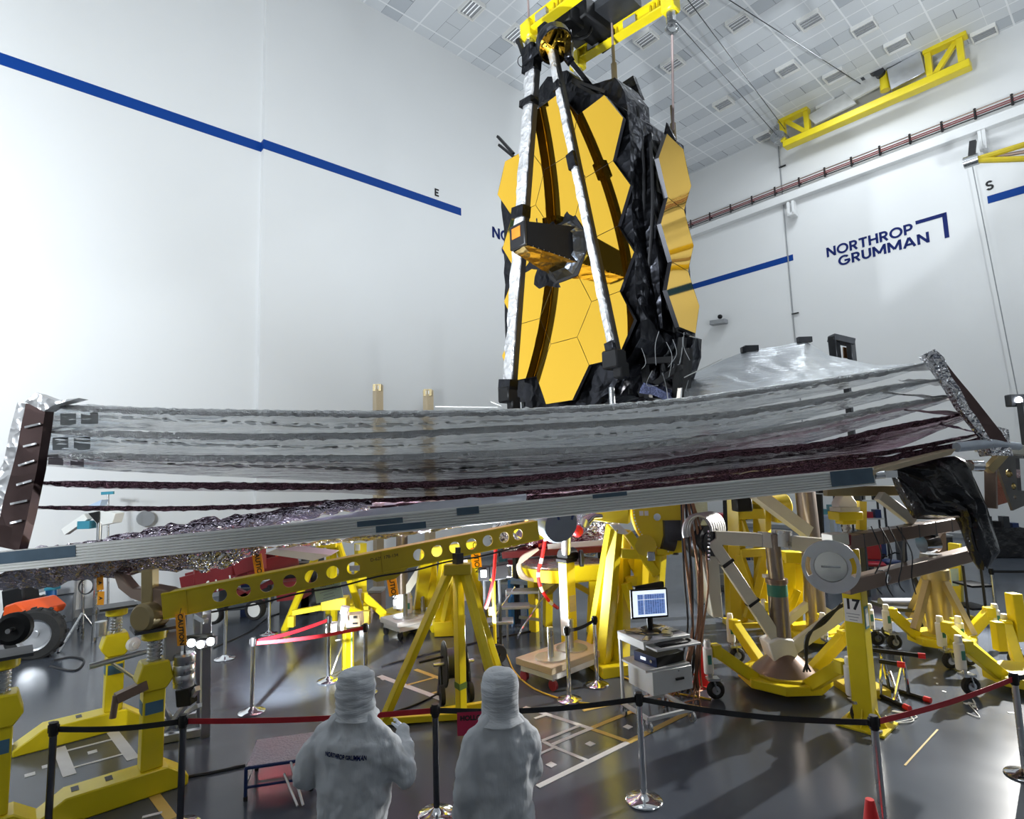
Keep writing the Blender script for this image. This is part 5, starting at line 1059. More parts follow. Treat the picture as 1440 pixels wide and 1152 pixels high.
part('case', MB().box((0, 0, .06), (.48, .40, .12)), BLACK, AM, bev=.004); part('front_panel', MB().box((-.243, 0, .06), (.008, .39, .115)), NAVY, AM); part('display', MB().box((-.249, 0.03, .06), (.004, .09, .035)), MATS['screen_white'], AM); part('knob', MB().cyl((-.245, -.12, .06), (-.265, -.12, .06), .02), STEEL, AM)
m1 = MB(); rr = random.Random(3)
for k in range(14): m1.box((rr.uniform(-.27, .27), rr.uniform(-.18, .2), .008 + k * .0012), (rr.uniform(.08, .2), rr.uniform(.06, .16), .004), rr.uniform(0, 3))
solo('paper_heap', m1.xf(Matrix.Translation(cart_pt(0, -.03, 1.058)) @ Matrix.Rotation(cr, 4, 'Z')), mat('foil_packets', (.35, .33, .28), .25, .6, var=.5), 'heap of shiny packets on the top shelf of the cart', 'packets', smooth=False)
# copper cable bundle behind the cart
CB = thing('cable_bundle', 'bundle of copper braided cables hanging behind the computer cart', 'cables', fl(968, 985))
rr = random.Random(4)
for k in range(9):
    j_ = lambda s_: rr.uniform(-s_, s_)
    part('cable', MB().tube(curve_pts([at(958 + 2 * k, 705, 8.6), at(962 + 3.0 * k + j_(4), 760, 8.5), at(966 + 3.4 * k + j_(4), 820, 8.35), at(968 + 2.6 * k + j_(4), 880, 8.1), at(962 + 3 * k + j_(5), 930, 7.9), fl(955 + 4 * k, 968 + 2 * (k % 4))], 6), .014 + .006 * (k % 2), 6), COPPER if k % 3 else CABLE, CB, world=True)
m1 = MB(); rr = random.Random(8)
for k in range(26):
    p = fl(rr.uniform(925, 985), rr.uniform(958, 992)); q = p + V3((rr.uniform(-.3, .3), rr.uniform(-.3, .3), 0)); m1.tube(curve_pts([p + V3((0, 0, .02)), p.lerp(q, .5) + V3((rr.uniform(-.1, .1), rr.uniform(-.1, .1), rr.uniform(.02, .25))), q + V3((0, 0, .02))], 5), .011, 5)
tag(part('cable_tangle', m1, COPPER), 'tangle of cables and wires on the floor behind the cart', 'cables', kind='stuff')
# floor cords
def cord(pts, r, m, lab, z=.012): solo('power_cable', MB().tube(curve_pts([fl(*p) + V3((0, 0, z)) for p in pts], 7), r, 6), m, lab, 'cord')
cord([(703, 900), (714, 925), (724, 946), (748, 968), (788, 984), (830, 991), (870, 990), (892, 1004)], .012, YCABLE, 'yellow cord curving past the red wheeled dolly to the cart')
cord([(537, 938), (600, 921), (690, 900), (760, 886)], .014, CABLE, 'dark cord running straight behind the tripod')
cord([(500, 1030), (540, 1008), (585, 992), (622, 974)], .014, CABLE, 'black cord from the cable reel to behind the pointing person')
cord([(160, 1130), (250, 1098), (300, 1088), (345, 1078)], .018, CABLE, 'black cable lying from the front jack foot to the step stool')
cord([(845, 945), (880, 955), (925, 975), (960, 978), (1000, 985)], .012, YCABLE, 'yellow cord under the computer cart')
cord([(995, 860), (1020, 872), (1060, 870), (1090, 892)], .009, WCABLE, 'thin white cord on the floor left of the V frame')
cord([(1215, 868), (1240, 873), (1275, 872), (1300, 868)], .012, YCABLE, 'yellow cord coil behind the pedestal')
cord([(1245, 1008), (1262, 1018), (1285, 1015), (1272, 1004), (1255, 1002), (1290, 1010), (1250, 1020)], .007, WCABLE, 'white cord tangle beside the pedestal base')
cord([(300, 912), (350, 890), (380, 868), (420, 856)], .014, CABLE, 'thin cord from the red lift to the lamp stand'); cord([(70, 938), (105, 944), (118, 930), (100, 925), (75, 930)], .016, CABLE, 'black cable loop beside the big tractor tyre')
cord([(1375, 1000), (1368, 985), (1372, 992), (1362, 990), (1378, 1010), (1360, 1004)], .006, WCABLE, 'white string scraps on the floor at right')
for k, (x, y, s_) in enumerate(((1362, 990, .10), (1370, 994, .08), (1328, 973, .05), (1422, 1003, .07), (1318, 962, .05))):
    p = fl(x, y); solo('paper_scrap', MB().box((p.x, p.y, .004), (s_, s_ * .5, .004), k), PAPER, 'white paper scrap on the floor, ' + ('left piece of the pair by the string', 'right piece of the pair by the string', 'behind the red belt', 'at the last barrier post', 'near the rear trolley wheel')[k], 'paper')
# ================================================================== MIDDLE GROUND
# cable reel cart behind the tripod
rp = fl(640, 984); RL = thing('cable_reel', 'black cable reel on a two wheeled frame behind the tripod', 'cable reel', rp)
axr = V3((.96, .28, 0)); c = rp + V3((0, 0, .50))
for s_ in (-.14, .14): part('flange', MB().lathe(c + axr * s_, axr, [(.001, -.012), (.30, -.012), (.31, 0), (.30, .012), (.001, .012)], 28), BLACK, RL, world=True)
part('drum', MB().cyl(c - axr * .13, c + axr * .13, .2, n=24), CABLE, RL, world=True); part('axle', MB().cyl(c - axr * .3, c + axr * .28, .025), STEEL, RL, world=True)
yr = V3((-.28, .96, 0))
for s_ in (-.2, .2): part('wheel', MB().lathe(rp + axr * s_ - yr * .12 + V3((0, 0, .13)), axr, [(.03, -.03), (.125, -.03), (.13, 0), (.125, .03), (.03, .03)], 20, True), RUBBER, RL, world=True); part('frame', MB().bar(rp + axr * s_ - yr * .12 + V3((0, 0, .13)), c + axr * s_, .03, .03, UX).bar(rp + axr * s_ + yr * .25 + V3((0, 0, .02)), c + axr * s_, .03, .03, UX), DARK, RL, world=True)
part('handle', MB().cyl(c - axr * .16 - V3((0, 0, -.1)), c - axr * .5 + V3((0, 0, .06)), .018), BLACK, RL, world=True)
# dollies
def dolly(P, rz, lab, L_, W2, posts, wheelm, deckm):
    t = thing('dolly', lab, 'dolly', P, rz, 'low wheeled dollies with steel posts')
    part('deck', MB().box((0, 0, .30), (L_, W2, .10)), deckm, t, bev=.008); part('frame', MB().box((0, 0, .20), (L_ * .9, W2 * .9, .10)), WHITE, t, bev=.006)
    for i, (x, y) in enumerate(posts): part('post', MB().cyl((x, y, .35), (x, y, .80), .045), STEEL, t); part('disc', MB().cyl((x, y, .35), (x, y, .375), .25, n=28), ALU, t)
    for x in (-1, 1):
        for y in (-1, 1):
            c = part('caster', MB().cyl((x * L_ * .42 - .025, y * W2 * .4, .075), (x * L_ * .42 + .025, y * W2 * .4, .075), .075), wheelm, t); part('fork', MB().box((x * L_ * .42, y * W2 * .4, .155), (.08, .08, .02)).bar((x * L_ * .42 + .035, y * W2 * .4, .15), (x * L_ * .42 + .035, y * W2 * .4, .07), .03, .008), STEEL, c)
    return t
da = fl(765, 968); dolly(da + V3((.34, .50, 0)), UANG + .03, 'tan topped dolly on dark red casters with two steel posts, right of the tripod', 1.35, .75, ((-.33, -.05), (.22, .02)), mat('dark_red_wheel', (.28, .02, .03), .4), TAN)
da = fl(553, 899); dolly(da + V3((.35, .45, 0)), UANG, 'pale dolly on small casters with two short steel posts, left of the tripod', 1.2, .7, ((-.25, -.05), (.2, .02)), BLACK, WHITE)
# square column with motor; the light on its left side is painted white
CP = fl(802, 930); CM = thing('square_column', 'yellow square column with lit side painted white and black motor on top, centre', 'column', CP, UANG)
zt_ = at(800, 790, CP.y).z; part('column', MB().box((0, 0, zt_ / 2), (.2, .2, zt_)), YEL, CM, bev=.008); part('lit_face', MB().box((-.103, 0, zt_ / 2 + .2), (.006, .17, zt_ - .45)), PAPER, CM, label='lit side face painted white')
part('notice', MB().box((0, -.103, .95), (.14, .006, .26)), TAN, CM); part('base_plate', MB().box((0, 0, .02), (.4, .4, .04)), YEL, CM)
part('motor', MB().cyl((-.1, 0, zt_ + .1), (.18, .0, zt_ + .1), .13).box((0, 0, zt_ + .03), (.26, .26, .06)), BLACK, CM, bev=.01); part('hand_wheel', MB().cyl((.12, -.2, zt_ + .06), (.16, -.23, zt_ + .06), .14, n=20), DARK, CM)
# main yellow frame with gear sector
MF = thing('gear_sector_stand', 'big yellow support frame with a toothed gear sector, behind the computer cart', 'frame', fl(875, 940))
Dm = 8.9
bars(MF, [('leg', (862, 740, Dm), fl(829, 930), .16, .16), ('leg', (866, 742, Dm), fl(847, 945), .18, .15), ('leg', (874, 745, Dm + .4), fl(872, 942), .24, .2), ('leg', (866, 770, Dm + .1), fl(858, 940) , .1, .1),
 ('top_rail', (836, 722, Dm + .2), (885, 726, Dm), .2, .22), ('cross_rail', (873, 778, Dm), (905, 780, Dm), .12, .14), ('brace', (883, 750, Dm), (923, 808, Dm), .13, .13), ('post', (926, 778, Dm), (921, 855, Dm + .2), .2, .16), ('post', (903, 780, Dm + .3), (902, 830, Dm + .3), .16, .2), ('brace', (885, 785, Dm + .4), (900, 812, Dm + .4), .12, .12),
 ('brace', (880, 820, Dm + .2), (892, 860, Dm + .2), .12, .12), ('cross_rail', (880, 818, Dm + .3), (905, 815, Dm + .3), .12, .14), ('shelf_bar', (922, 776, Dm), (945, 774, Dm), .14, .1)], YEL, .008)
part('base_plate', MB().prism([fl(825, 936), fl(848, 956), fl(888, 950), fl(878, 926)], V3((0, 0, .16))), YEL, MF, world=True, bev=.01)
gc = at(948, 720, Dm - .05); gx = V3((.95, -.3, 0)).normalized()
sector = [(.0, .30)] + [(-.62 * math.cos(a), -.62 * math.sin(a)) for a in [(-.35 + 1.75 * i / 20) for i in range(21)]] + [(.10, -.60), (.12, .3)]
part('gear_sector', curve_mesh([sector], .10, basis(gc, gx, ZT)), YEL, MF, world=True, ang=25)
fn = gx.cross(ZT)
part('sector_rim', MB().tube([gc + gx * (-.64 * math.cos(a)) + ZT * (-.64 * math.sin(a)) + fn * -.03 for a in [(-.3 + 1.7 * i / 20) for i in range(21)]], .03, 6), mat('bright_yellow_rim', (.85, .62, .03), .35), MF, world=True)
m1 = MB()
for i in range(22): a = -.25 + 1.62 * i / 21; m1.ball(gc + gx * (-.60 * math.cos(a)) + ZT * (-.60 * math.sin(a)) + fn * (.055 if fn.y < 0 else -.055), .014, 6, 4)
part('tooth_bolt', m1, PAPER, MF, world=True); fs_ = 1 if fn.y < 0 else -1
for x, y in ((902, 722), (909, 722)): part('label', MB().box(at(x, y, Dm - .12), (.06, .01, .07)), PAPER, MF, world=True, smooth=False)
dg_ = at(923, 727, Dm - .13); part('dial_gauge', MB().cyl(dg_, dg_ + V3((0, -.05, 0)), .055), CHROME, MF, world=True); part('motor', MB().cyl(at(930, 760, Dm), at(948, 765, Dm), .14).box(at(945, 745, Dm), (.3, .3, .3)).cyl(at(948, 735, Dm), at(950, 780, Dm), .05), DARK, MF, world=True)
part('clamp', MB().box(at(915, 782, Dm - .1), (.12, .1, .14)), CHROME, MF, world=True, bev=.01); part('arc_foot', MB().cyl(at(908, 767, Dm - .1), at(908, 767, Dm), .16, n=24), YELD, MF, world=True)
part('white_shoe', MB().prism([at(858, 738, Dm - .1), at(872, 738, Dm - .1), at(884, 750, Dm - .1), at(878, 752, Dm - .1), at(868, 750, Dm - .1)], V3((0, .15, 0))), PAPER, MF, world=True)
part('nozzle', MB().tube([at(822, 735, 8.4), at(833, 726, 8.5), at(846, 726, 8.6)], [.09, .05, .03], 12), CHROME, MF, world=True)
# ring table and legs
RT = thing('ring_table', 'round yellow ring table under the crumpled foil bundles', 'table', fl(790, 885)); rc = at(790, 800, 11.4)
part('ring', MB().lathe(V3((rc.x, rc.y, rc.z - .12)), (0, 0, 1), [(.62, 0), (.85, 0), (.85, .22), (.62, .22)], 32, True), YEL, RT, world=True); part('deck', MB().cyl(rc + V3((0, 0, .1)), rc + V3((0, 0, .14)), .8, n=28), STEEL, RT, world=True)
for x, y in ((752, 888), (770, 880), (800, 872), (832, 890)):
    p = fl(x, y); d_ = V3((rc.x, rc.y, 0)) + (p - V3((rc.x, rc.y, 0))).normalized() * .7; part('leg', MB().bar(V3((d_.x, d_.y, rc.z - .1)), p, .16, .16), YEL, RT, world=True, bev=.006); part('gusset', MB().bar(V3((d_.x, d_.y, rc.z - .5)).lerp(p, .1), V3((rc.x, rc.y, rc.z - .15)), .1, .1), YELD, RT, world=True)
part('side_rail', MB().bar(at(805, 806, 10.6), at(846, 804, 10.6), .14, .26).bar(at(833, 815, 10.6), fl(836, 897), .12, .12), YEL, RT, world=True)
# crumpled foil bundles on a red edged platform
FP = thing('foil_platform', 'low platform with red and white edge carrying crumpled foil bundles', 'platform', fl(790, 872))
part('deck', MB().bar(at(710, 776, 12.6), at(862, 766, 12.4), 1.2, .12), REDP, FP, world=True); part('white_edge', MB().bar(at(770, 769, 11.9), at(862, 762, 11.8), .05, .1), PAPER, FP, world=True)
for x in (725, 845): part('leg', MB().bar(at(x, 776, 12.5), up(at(x, 776, 12.5), 0), .1, .1, UX), DARK, FP, world=True)
rr = random.Random(11)
for k, (x, y, s_, m) in enumerate(((715, 755, .5, 0), (740, 748, .55, 1), (765, 757, .45, 2), (790, 760, .45, 0), (815, 748, .5, 1), (835, 742, .55, 0), (848, 752, .5, 3), (728, 765, .35, 2), (826, 762, .4, 3))):
    m1 = MB().ball((0, 0, 0), s_ * .74, 26, 18); m1.v = [v * (1 + .35 * noise.noise(v * 4 + V3((k * 3, 0, 0))) + .16 * noise.noise(v * 13)) for v in m1.v]; m1.xf(Matrix.Translation(at(x, y, 12.5)))
    solo('foil_bundle', m1, (KFOIL, KPURB, mat('crimson_foil', (.5, .08, .12), .2, .9) if 'crimson_foil' not in MATS else MATS['crimson_foil'], KFOIL)[m], 'crumpled foil bundle on the platform, ' + ('leftmost large silver one', 'purple one left of the motor neck', 'crimson one under the motor', 'silver one behind the motor neck', 'purple one right of the motor', 'silver one beside the yellow frame', 'rearmost silver one at the right end', 'small crimson one at the left', 'small silver one low at the right')[k], 'foil bundle', 'foil bundles on the platform', smooth=False)
solo('red_ball', MB().ball(at(812, 747, 9.6), .10, 12, 8), REDC, 'round red cap hanging beside the blue grey motor', 'cap')
RH = thing('striped_hose', 'red and white striped hose hanging down to the floor by the ring table', 'hose', fl(790, 868))
hp = curve_pts([at(768, 752, 10.4), at(762, 785, 10.4), at(757, 805, 10.4), at(760, 825, 10.4), at(772, 845, 10.5), at(784, 855, 10.7)], 6)
for i in range(0, len(hp) - 1, 2): part('band', MB().tube(hp[i:i + 3], .032, 8), REDC if (i // 2) % 3 else PAPER, RH, world=True)
RH2 = thing('red_hose', 'thin red hose hanging from the beam left of the step ladder', 'hose', fl(690, 872)); part('hose', MB().tube(curve_pts([at(700, 745, 9.6), at(697, 775, 9.6), at(694, 812, 9.6), at(688, 840, 9.7), at(683, 855, 9.8)], 6), .028, 8), REDC, RH2, world=True)
HO = thing('hose_coil', 'beige hoses curling above the step ladder', 'hose', at(735, 800, 11) - V3((0, 0, .3)))
for k in range(4): part('hose', MB().tube(curve_pts([at(757, 772, 10.8), at(735, 783 + 2 * k, 10.8), at(731 - k, 797, 10.8), at(740 - 2 * k, 812, 10.8), at(755, 818 - k, 10.8)], 6), .028, 8), mat('beige_hose', (.45, .37, .28), .5) if 'beige_hose' not in MATS else MATS['beige_hose'], HO, world=True)
# hook pole
HP = thing('floor_pole', 'thin yellow pole on a wheeled black base, left of the step ladder', 'pole', fl(700, 932)); hp_ = fl(700, 932)
part('pole', MB().tube([at(697, 925, hp_.y), at(695, 870, hp_.y), at(694, 818, hp_.y), at(690, 814, hp_.y)], .028, 8), YEL, HP, world=True); 
for d_ in (V3((0, -.05, .16)), V3((-.12, .3, .16))): part('base_wheel', MB().lathe(hp_ + d_, (.3, -1, 0), [(.04, -.05), (.15, -.05), (.16, 0), (.15, .05), (.04, .05)], 18, True), RUBBER, HP, world=True)
part('paper_tag', MB().box(at(690, 860, hp_.y), (.06, .01, .13)), PAPER, HP, world=True)
# step ladder
SL = fl(722, 893); LD = thing('rolling_steps', 'rolling step ladder with grey treads and silver rails, in the middle distance', 'steps', SL)
TRD = mat('blue_grey_tread', (.36, .40, .46), .4, .5, var=.1)
for k, (xa, ya, xb, yb, D_) in enumerate(((712, 832, 757, 836, 11.0), (699, 853, 745, 861, 10.7), (684, 874, 722, 882, 10.4))):
    a, b = at(xa, ya, D_), at(xb, yb, D_); b.z = a.z; part('tread', MB().bar(a, b, .34, .05), TRD, LD, world=True, bev=.006)
for xs in (0, 46): part('rail', MB().tube(curve_pts([at(697 + xs * 1.0 - 15, 892 + xs * .12, 10.25), at(700 + xs - 12, 880 + xs * .1, 10.25), at(728 + xs - 4, 826 + xs * .1, 11.0)], 5), .018, 8), CHROME, LD, world=True)
for x, D_ in ((712, 11.2), (758, 11.1)): part('leg', MB().cyl(at(x, 830, D_), up(at(x, 830, D_), 0), .02), ALU, LD, world=True)
for y in (850, 868): part('side_bar', MB().bar(at(730, y, 10.9), at(760, y + 4, 11.0), .03, .05), TRD, LD, world=True)
BB = thing('blue_bench', 'small blue framed bench behind the step ladder', 'bench', fl(731, 860)); a, b = at(718, 816, 12.4), at(744, 818, 12.4)
part('top', MB().bar(a, b, .5, .06), mat('pale_blue_top', (.3, .45, .62), .4), BB, world=True)
for p in (a, b): part('leg', MB().bar(p, up(p, 0), .09, .09, UX), BLUE, BB, world=True)
SQ = thing('instrument_case', 'black instrument case with a handle on a stand right of the tripod', 'instrument', at(702, 806, 10.3) - V3((0, 0, .2))); part('case', MB().bar(at(690, 805, 10.3), at(716, 801, 10.3), .3, .26), BLACK, SQ, world=True, bev=.02); part('handle', MB().tube([at(713, 795, 10.1), at(720, 795, 10.1), at(720, 811, 10.1), at(713, 811, 10.1)], .015, 6), STEEL, SQ, world=True); part('stand_leg', MB().cyl(at(702, 812, 10.3), up(at(702, 812, 10.3), 0), .03), DARK, SQ, world=True)
S2 = thing('instrument_case', 'small black box with a white label left of the handled case', 'instrument', at(682, 806, 10.3) - V3((0, 0, .15))); part('case', MB().bar(at(673, 806, 10.3), at(689, 806, 10.3), .2, .24), BLACK, S2, world=True, bev=.01); part('label', MB().box(at(680, 807, 10.17), (.1, .01, .12)), PAPER, S2, world=True); part('stand_leg', MB().cyl(at(681, 812, 10.3), up(at(681, 812, 10.3), 0), .03), DARK, S2, world=True)
# back yellow frame left of the ladder
YA = thing('support_stand', 'tall yellow box section frame standing behind the tripod', 'frame', fl(630, 885)); Dy = 11.4
bars(YA, [('leg', (601, 775, Dy), fl(587, 876), .24, .16), ('leg', (607, 775, Dy + .5), fl(609, 880), .2, .2), ('leg', (628, 775, Dy), fl(612, 888), .18, .18), ('leg', (640, 800, Dy), fl(622, 893), .14, .14), ('leg', (634, 772, Dy + .3), (638, 880, Dy + .3), .2, .2), ('leg', (668, 772, Dy), fl(672, 884), .16, .16), ('leg', (660, 790, Dy + .2), fl(690, 880), .14, .14), ('cross_rail', (602, 778, Dy), (672, 768, Dy), .2, .2), ('cross_rail', (625, 830, Dy), (640, 800, Dy), .1, .1)], YEL, .008)
part('base_box', MB().bar(fl(612, 892) + V3((0, 0, .15)), fl(655, 890) + V3((0, 0, .15)), .5, .28), YEL, YA, world=True, bev=.01); part('side_plate', MB().box(at(652, 815, Dy - .1), (.16, .02, .8)), PAPER, YA, world=True)
# tubular A frame
AF = thing('tube_trestle', 'yellow tubular A frame behind the perforated beam at left', 'frame', fl(456, 880)); Da = 11.6
apx = [at(452, 764, Da), at(464, 762, Da + .3), at(475, 764, Da)]
ft = [fl(400, 886), fl(462, 862), fl(513, 878)]
for i, (p, q) in enumerate(((apx[0], ft[0]), (apx[1], ft[1]), (apx[2], ft[2]), (at(468, 764, Da), fl(470, 874)))): part('leg', MB().cyl(p, q, .075, n=10), YEL, AF, world=True)
for a, b in (((411, 862), (470, 851)), ((470, 851), (506, 862))): part('cross_tube', MB().bar(at(*a, Da - .1), at(*b, Da + .2), .09, .09), YEL, AF, world=True)
part('top_collar', MB().bar(apx[0], apx[2], .3, .14), YEL, AF, world=True); part('clamp', MB().box(at(410, 874, Da - .2), (.12, .1, .2)).box(at(515, 868, Da - .2), (.14, .12, .24)), YELD, AF, world=True); part('gear_box', MB().box(at(472, 848, Da), (.5, .3, .24)), YELD, AF, world=True, bev=.02)
UP_ = thing('square_post', 'tall yellow square post behind the right leg of the tubular frame', 'post', fl(507, 862)); p = fl(507, 862); part('column', MB().bar(p, at(507, 764, p.y), .22, .22, UX), YEL, UP_, world=True, bev=.01); part('foot', MB().box(p + V3((0, 0, .1)), (.5, .5, .2)).bar(p + V3((.0, 0, .6)), p + V3((-.3, 0, .1)), .08, .1).bar(p + V3((.0, 0, .6)), p + V3((.3, 0, .1)), .08, .1), YEL, UP_, world=True); part('clip', MB().box(at(503, 770, p.y - .15), (.1, .05, .14)), PAPER, UP_, world=True)
# pump post
pp = fl(489, 946); PP = thing('pump_post', 'short yellow post with a white pump and tan box on top', 'pump', pp); zt_ = at(488, 887, pp.y).z
part('post', MB().bar(pp, V3((pp.x, pp.y, zt_)), .15, .15, UX), YEL, PP, world=True, bev=.006); part('green_edge', MB().bar(pp + V3((.085, -.07, 0)), V3((pp.x + .085, pp.y - .07, zt_)), .02, .02), mat('lime_edge', (.3, .6, .25), .5), PP, world=True); part('white_shelf', MB().box(at(473, 882, pp.y), (.3, .2, .14)), WHITE, PP, world=True, bev=.01)
part('tan_box', MB().bar(at(489, 872, pp.y), at(509, 870, pp.y), .25, .19), TAN, PP, world=True, bev=.005); part('pump_body', MB().cyl(at(480, 880, pp.y - .05), at(486, 853, pp.y - .05), .07).cyl(at(482, 868, pp.y - .1), at(490, 866, pp.y - .1), .08), WHITE, PP, world=True); part('box_print', MB().box(at(499, 868, pp.y - .15), (.05, .004, .04)).box(at(499, 877, pp.y - .15), (.07, .004, .03)), INK, PP, world=True, smooth=False)
part('brace', MB().cyl(at(484, 900, pp.y), fl(466, 950) + V3((0, 0, .02)), .012).cyl(at(472, 901, pp.y), at(484, 899, pp.y), .012), WHITE, PP, world=True)
# green notice and caution tags
gq = [at(441, 823, 6.9), at(478, 813, 6.9), at(483, 840, 6.9), at(445, 849, 6.9)]
gx_ = (gq[1] - gq[0]).normalized(); gy_ = (gq[0] - gq[3]).normalized(); gn = gx_.cross(gy_)
GN = thing('notice_sheet', 'pale green notice sheet hanging under the perforated beam', 'notice', gq[3]); part('sheet', MB().prism(gq, -gn * .004), GREENP, GN, world=True, smooth=False)
gc = (gq[0] + gq[1] + gq[2] + gq[3]) / 4; part('heading', text_mesh('NOTICE', .045, basis(gc + gy_ * .075 + gn * .003, gx_, gy_), .001, .001), REDP, GN, world=True, smooth=False)
m1 = MB()
for k, w__ in enumerate((.24, .20, .12, .14)): m1.bar(gc + gy_ * (.035 - .035 * k) - gx_ * w__ / 2 + gn * .003, gc + gy_ * (.035 - .035 * k) + gx_ * w__ / 2 + gn * .003, .004, .006, gn)
part('print_line', m1, GREY, GN, world=True, smooth=False)
def tagc(x, y0, y1, D, tilt, lab, txt='CAUTION', w_=13):
    a, b = at(x, y0, D), at(x + tilt, y1, D); d = (b - a).normalized(); s = V3((1, 0, 0)); s = (s - d * s.dot(d)).normalized(); wd = w_ * D / FPX; L_ = (b - a).length
    t = thing('caution_tag', lab, 'caution tag', b, 0, 'orange hanging tags'); n = s.cross(-d)
    part('tag', MB().prism([a - s * wd / 2, a + s * wd / 2, b + s * wd / 2, b - s * wd / 2], -n * .004), ORANGE, t, world=True, smooth=False)
    part('lettering', text_mesh(txt, wd * .70, basis(a.lerp(b, .5) + n * .002, d, s), .001, .002), INK, t, world=True, smooth=False); part('tie', MB().cyl(a, a + V3((0, .02, .05)), .004, n=5), CABLE, t, world=True)
tagc(253, 863, 908, 6.15, 3, 'orange caution tag hanging beside the khaki hub at the beam end'); tagc(361, 780, 806, 6.8, 4, 'orange tag above the left part of the perforated beam, under the shield')
tagc(549, 806, 838, 8.2, 5, 'orange caution tag under the gusset of the perforated beam'); tagc(668, 770, 798, 7.9, 3, 'orange caution tag right of the tripod top'); tagc(140, 810, 830, 6.7, 1, 'orange tag left of the brown hub arm, upper one of the pair', 'A', 9); tagc(142, 832, 851, 6.7, -1, 'orange tag left of the brown hub arm, lower one of the pair', 'A', 9)
solo('plank', MB().prism([at(372, 779, 8.6), at(388, 772, 8.6), at(466, 781, 8.6), at(440, 789, 8.6)], V3((0, .4, .02))), CREAM, 'cream coloured board lying above the perforated beam', 'board', bev=.004)
# lamp stand of aluminium extrusions
LSb = fl(280, 1042); LS = thing('lamp_stand', 'aluminium extrusion stand with glaring work lights at left', 'lamp stand', LSb)
bars(LS, [('upright', (276, 842, 7.0), fl(281, 1012), .08, .08, ALU, UX), ('upright', (290, 838, 6.9), fl(288, 1036), .10, .10, ALU, UX), ('top_bar', (276, 866, 7.0), (290, 874, 6.9), .06, .06)], ALU, .004)
bars(LS, [('base_bar', fl(226, 1046) + V3((0, 0, .05)), fl(288, 1034) + V3((0, 0, .05)), .08, .09), ('base_bar', fl(226, 1020) + V3((0, 0, .05)), fl(284, 1010) + V3((0, 0, .05)), .08, .08), ('brace', fl(235, 1035) + V3((0, 0, .08)), (278, 968, 7.0), .06, .06), ('brace', fl(250, 1018) + V3((0, 0, .08)), (281, 992, 7.0), .05, .05), ('brace', (222, 980, 7.0), fl(246, 1030) + V3((0, 0, .06)), .05, .05)], ALU, .004)
for x, y in ((268, 905), (281, 907), (295, 903)):
    c = at(x, y, 6.78); h = part('lamp_housing', MB().box(c + V3((0, .05, 0)), (.10, .06, .10)), DARK, LS, world=True, bev=.006); part('lamp_lens', MB().cyl(c + V3((0, .018, 0)), c + V3((0, .006, 0)), .042, n=20), GLOW, h, world=True, label='glowing lamp lens')
part('lamp_bar', MB().bar(at(262, 896, 6.85), at(300, 893, 6.85), .04, .04), DARK, LS, world=True); part('black_case', MB().bar(at(252, 980, 7.1), at(272, 977, 7.1), .16, .2), BLACK, LS, world=True, bev=.01)
part('white_loop', MB().tube(curve_pts([at(248, 968, 6.9), at(252, 950, 6.9), at(263, 942, 6.9), at(268, 945, 6.9)], 5), .012, 6), WHITE, LS, world=True)
# ================================================================== LEFT BACKGROUND
tb = fl(52, 926); TC = thing('tractor', 'small orange tractor with big ribbed tyres at the left edge', 'tractor', tb)
def tyre(c, r, wd, ax):
    m1 = MB().lathe(c - ax * wd / 2, ax, [(r * .62, 0), (r * .9, 0), (r, wd * .15), (r, wd * .85), (r * .9, wd), (r * .62, wd)], 36, True); u_ = ax.cross(ZT)
    for k in range(22):
        a = 2 * PI * k / 22; d = u_ * math.cos(a) + ZT * math.sin(a); m1.bar(c + d * r - ax * wd * (.45 if k % 2 else 0), c + d * r + ax * wd * (0 if k % 2 else .45), .06, .05, d)
    o = part('tyre', m1, RUBBER, TC, world=True, ang=30); part('rim', MB().lathe(c - ax * wd * .4, ax, [(r * .64, 0), (r * .62, wd * .8), (r * .55, wd * .75), (r * .5, wd * .5), (.06, wd * .45), (.06, wd * .6), (.001, wd * .6)], 28), ALU, o, world=True)
axt = V3((.35, -.94, 0)); tyre(at(50, 892, tb.y), .46, .24, axt); tyre(at(42, 870, tb.y + 1.2), .46, .24, axt)
part('hood', MB().prism([at(2, 868, tb.y), at(4, 853, tb.y), at(22, 847, tb.y), at(40, 862, tb.y), at(34, 872, tb.y)], V3((.2, .7, 0))), ORANGEP, TC, world=True, bev=.03); part('chassis', MB().bar(at(-30, 895, tb.y + .5), at(40, 890, tb.y + .5), .4, .3), DARK, TC, world=True); part('seat', MB().bar(at(14, 842, tb.y + .8), at(45, 836, tb.y + .8), .4, .4), BLACK, TC, world=True, bev=.03)
CS = thing('light_stand', 'steel light stand with a coiled black cable in front of the left wall', 'stand', fl(116, 898)); c = fl(116, 898)
part('pole', MB().cyl(c, at(117, 800, c.y), .03), STEEL, CS, world=True)
for x, y in ((82, 918), (140, 893), (110, 885)): part('leg', MB().cyl(at(116, 862, c.y), fl(x, y), .025), STEEL, CS, world=True)
cc = at(121, 825, c.y - .1)
for k in range(3): part('cable_coil', MB().tube(arc_pts(cc + V3((.02 * k, -.02 * k, .01 * k)), V3((1, 0, .1)), ZT, .15 + .008 * k, 0, 2 * PI, 20), .012, 6), CABLE, CS, world=True)
CA = thing('metal_cabinet', 'grey ribbed metal cabinet against the left wall behind the tractor', 'cabinet', fl(92, 872)); a, b = fl(80, 874), fl(104, 871)
part('body', MB().bar(a + V3((0, 0, .6)), b + V3((0, 0, .6)), .5, 1.2), mat('ribbed_steel', (.42, .43, .44), .4, .7, var=.1, stretch=(20, 20, 1)), CA, world=True, bev=.01); part('shelf_bar', MB().bar(a + V3((0, -.3, .62)), b + V3((.2, -.3, .66)), .03, .03), DARK, CA, world=True)
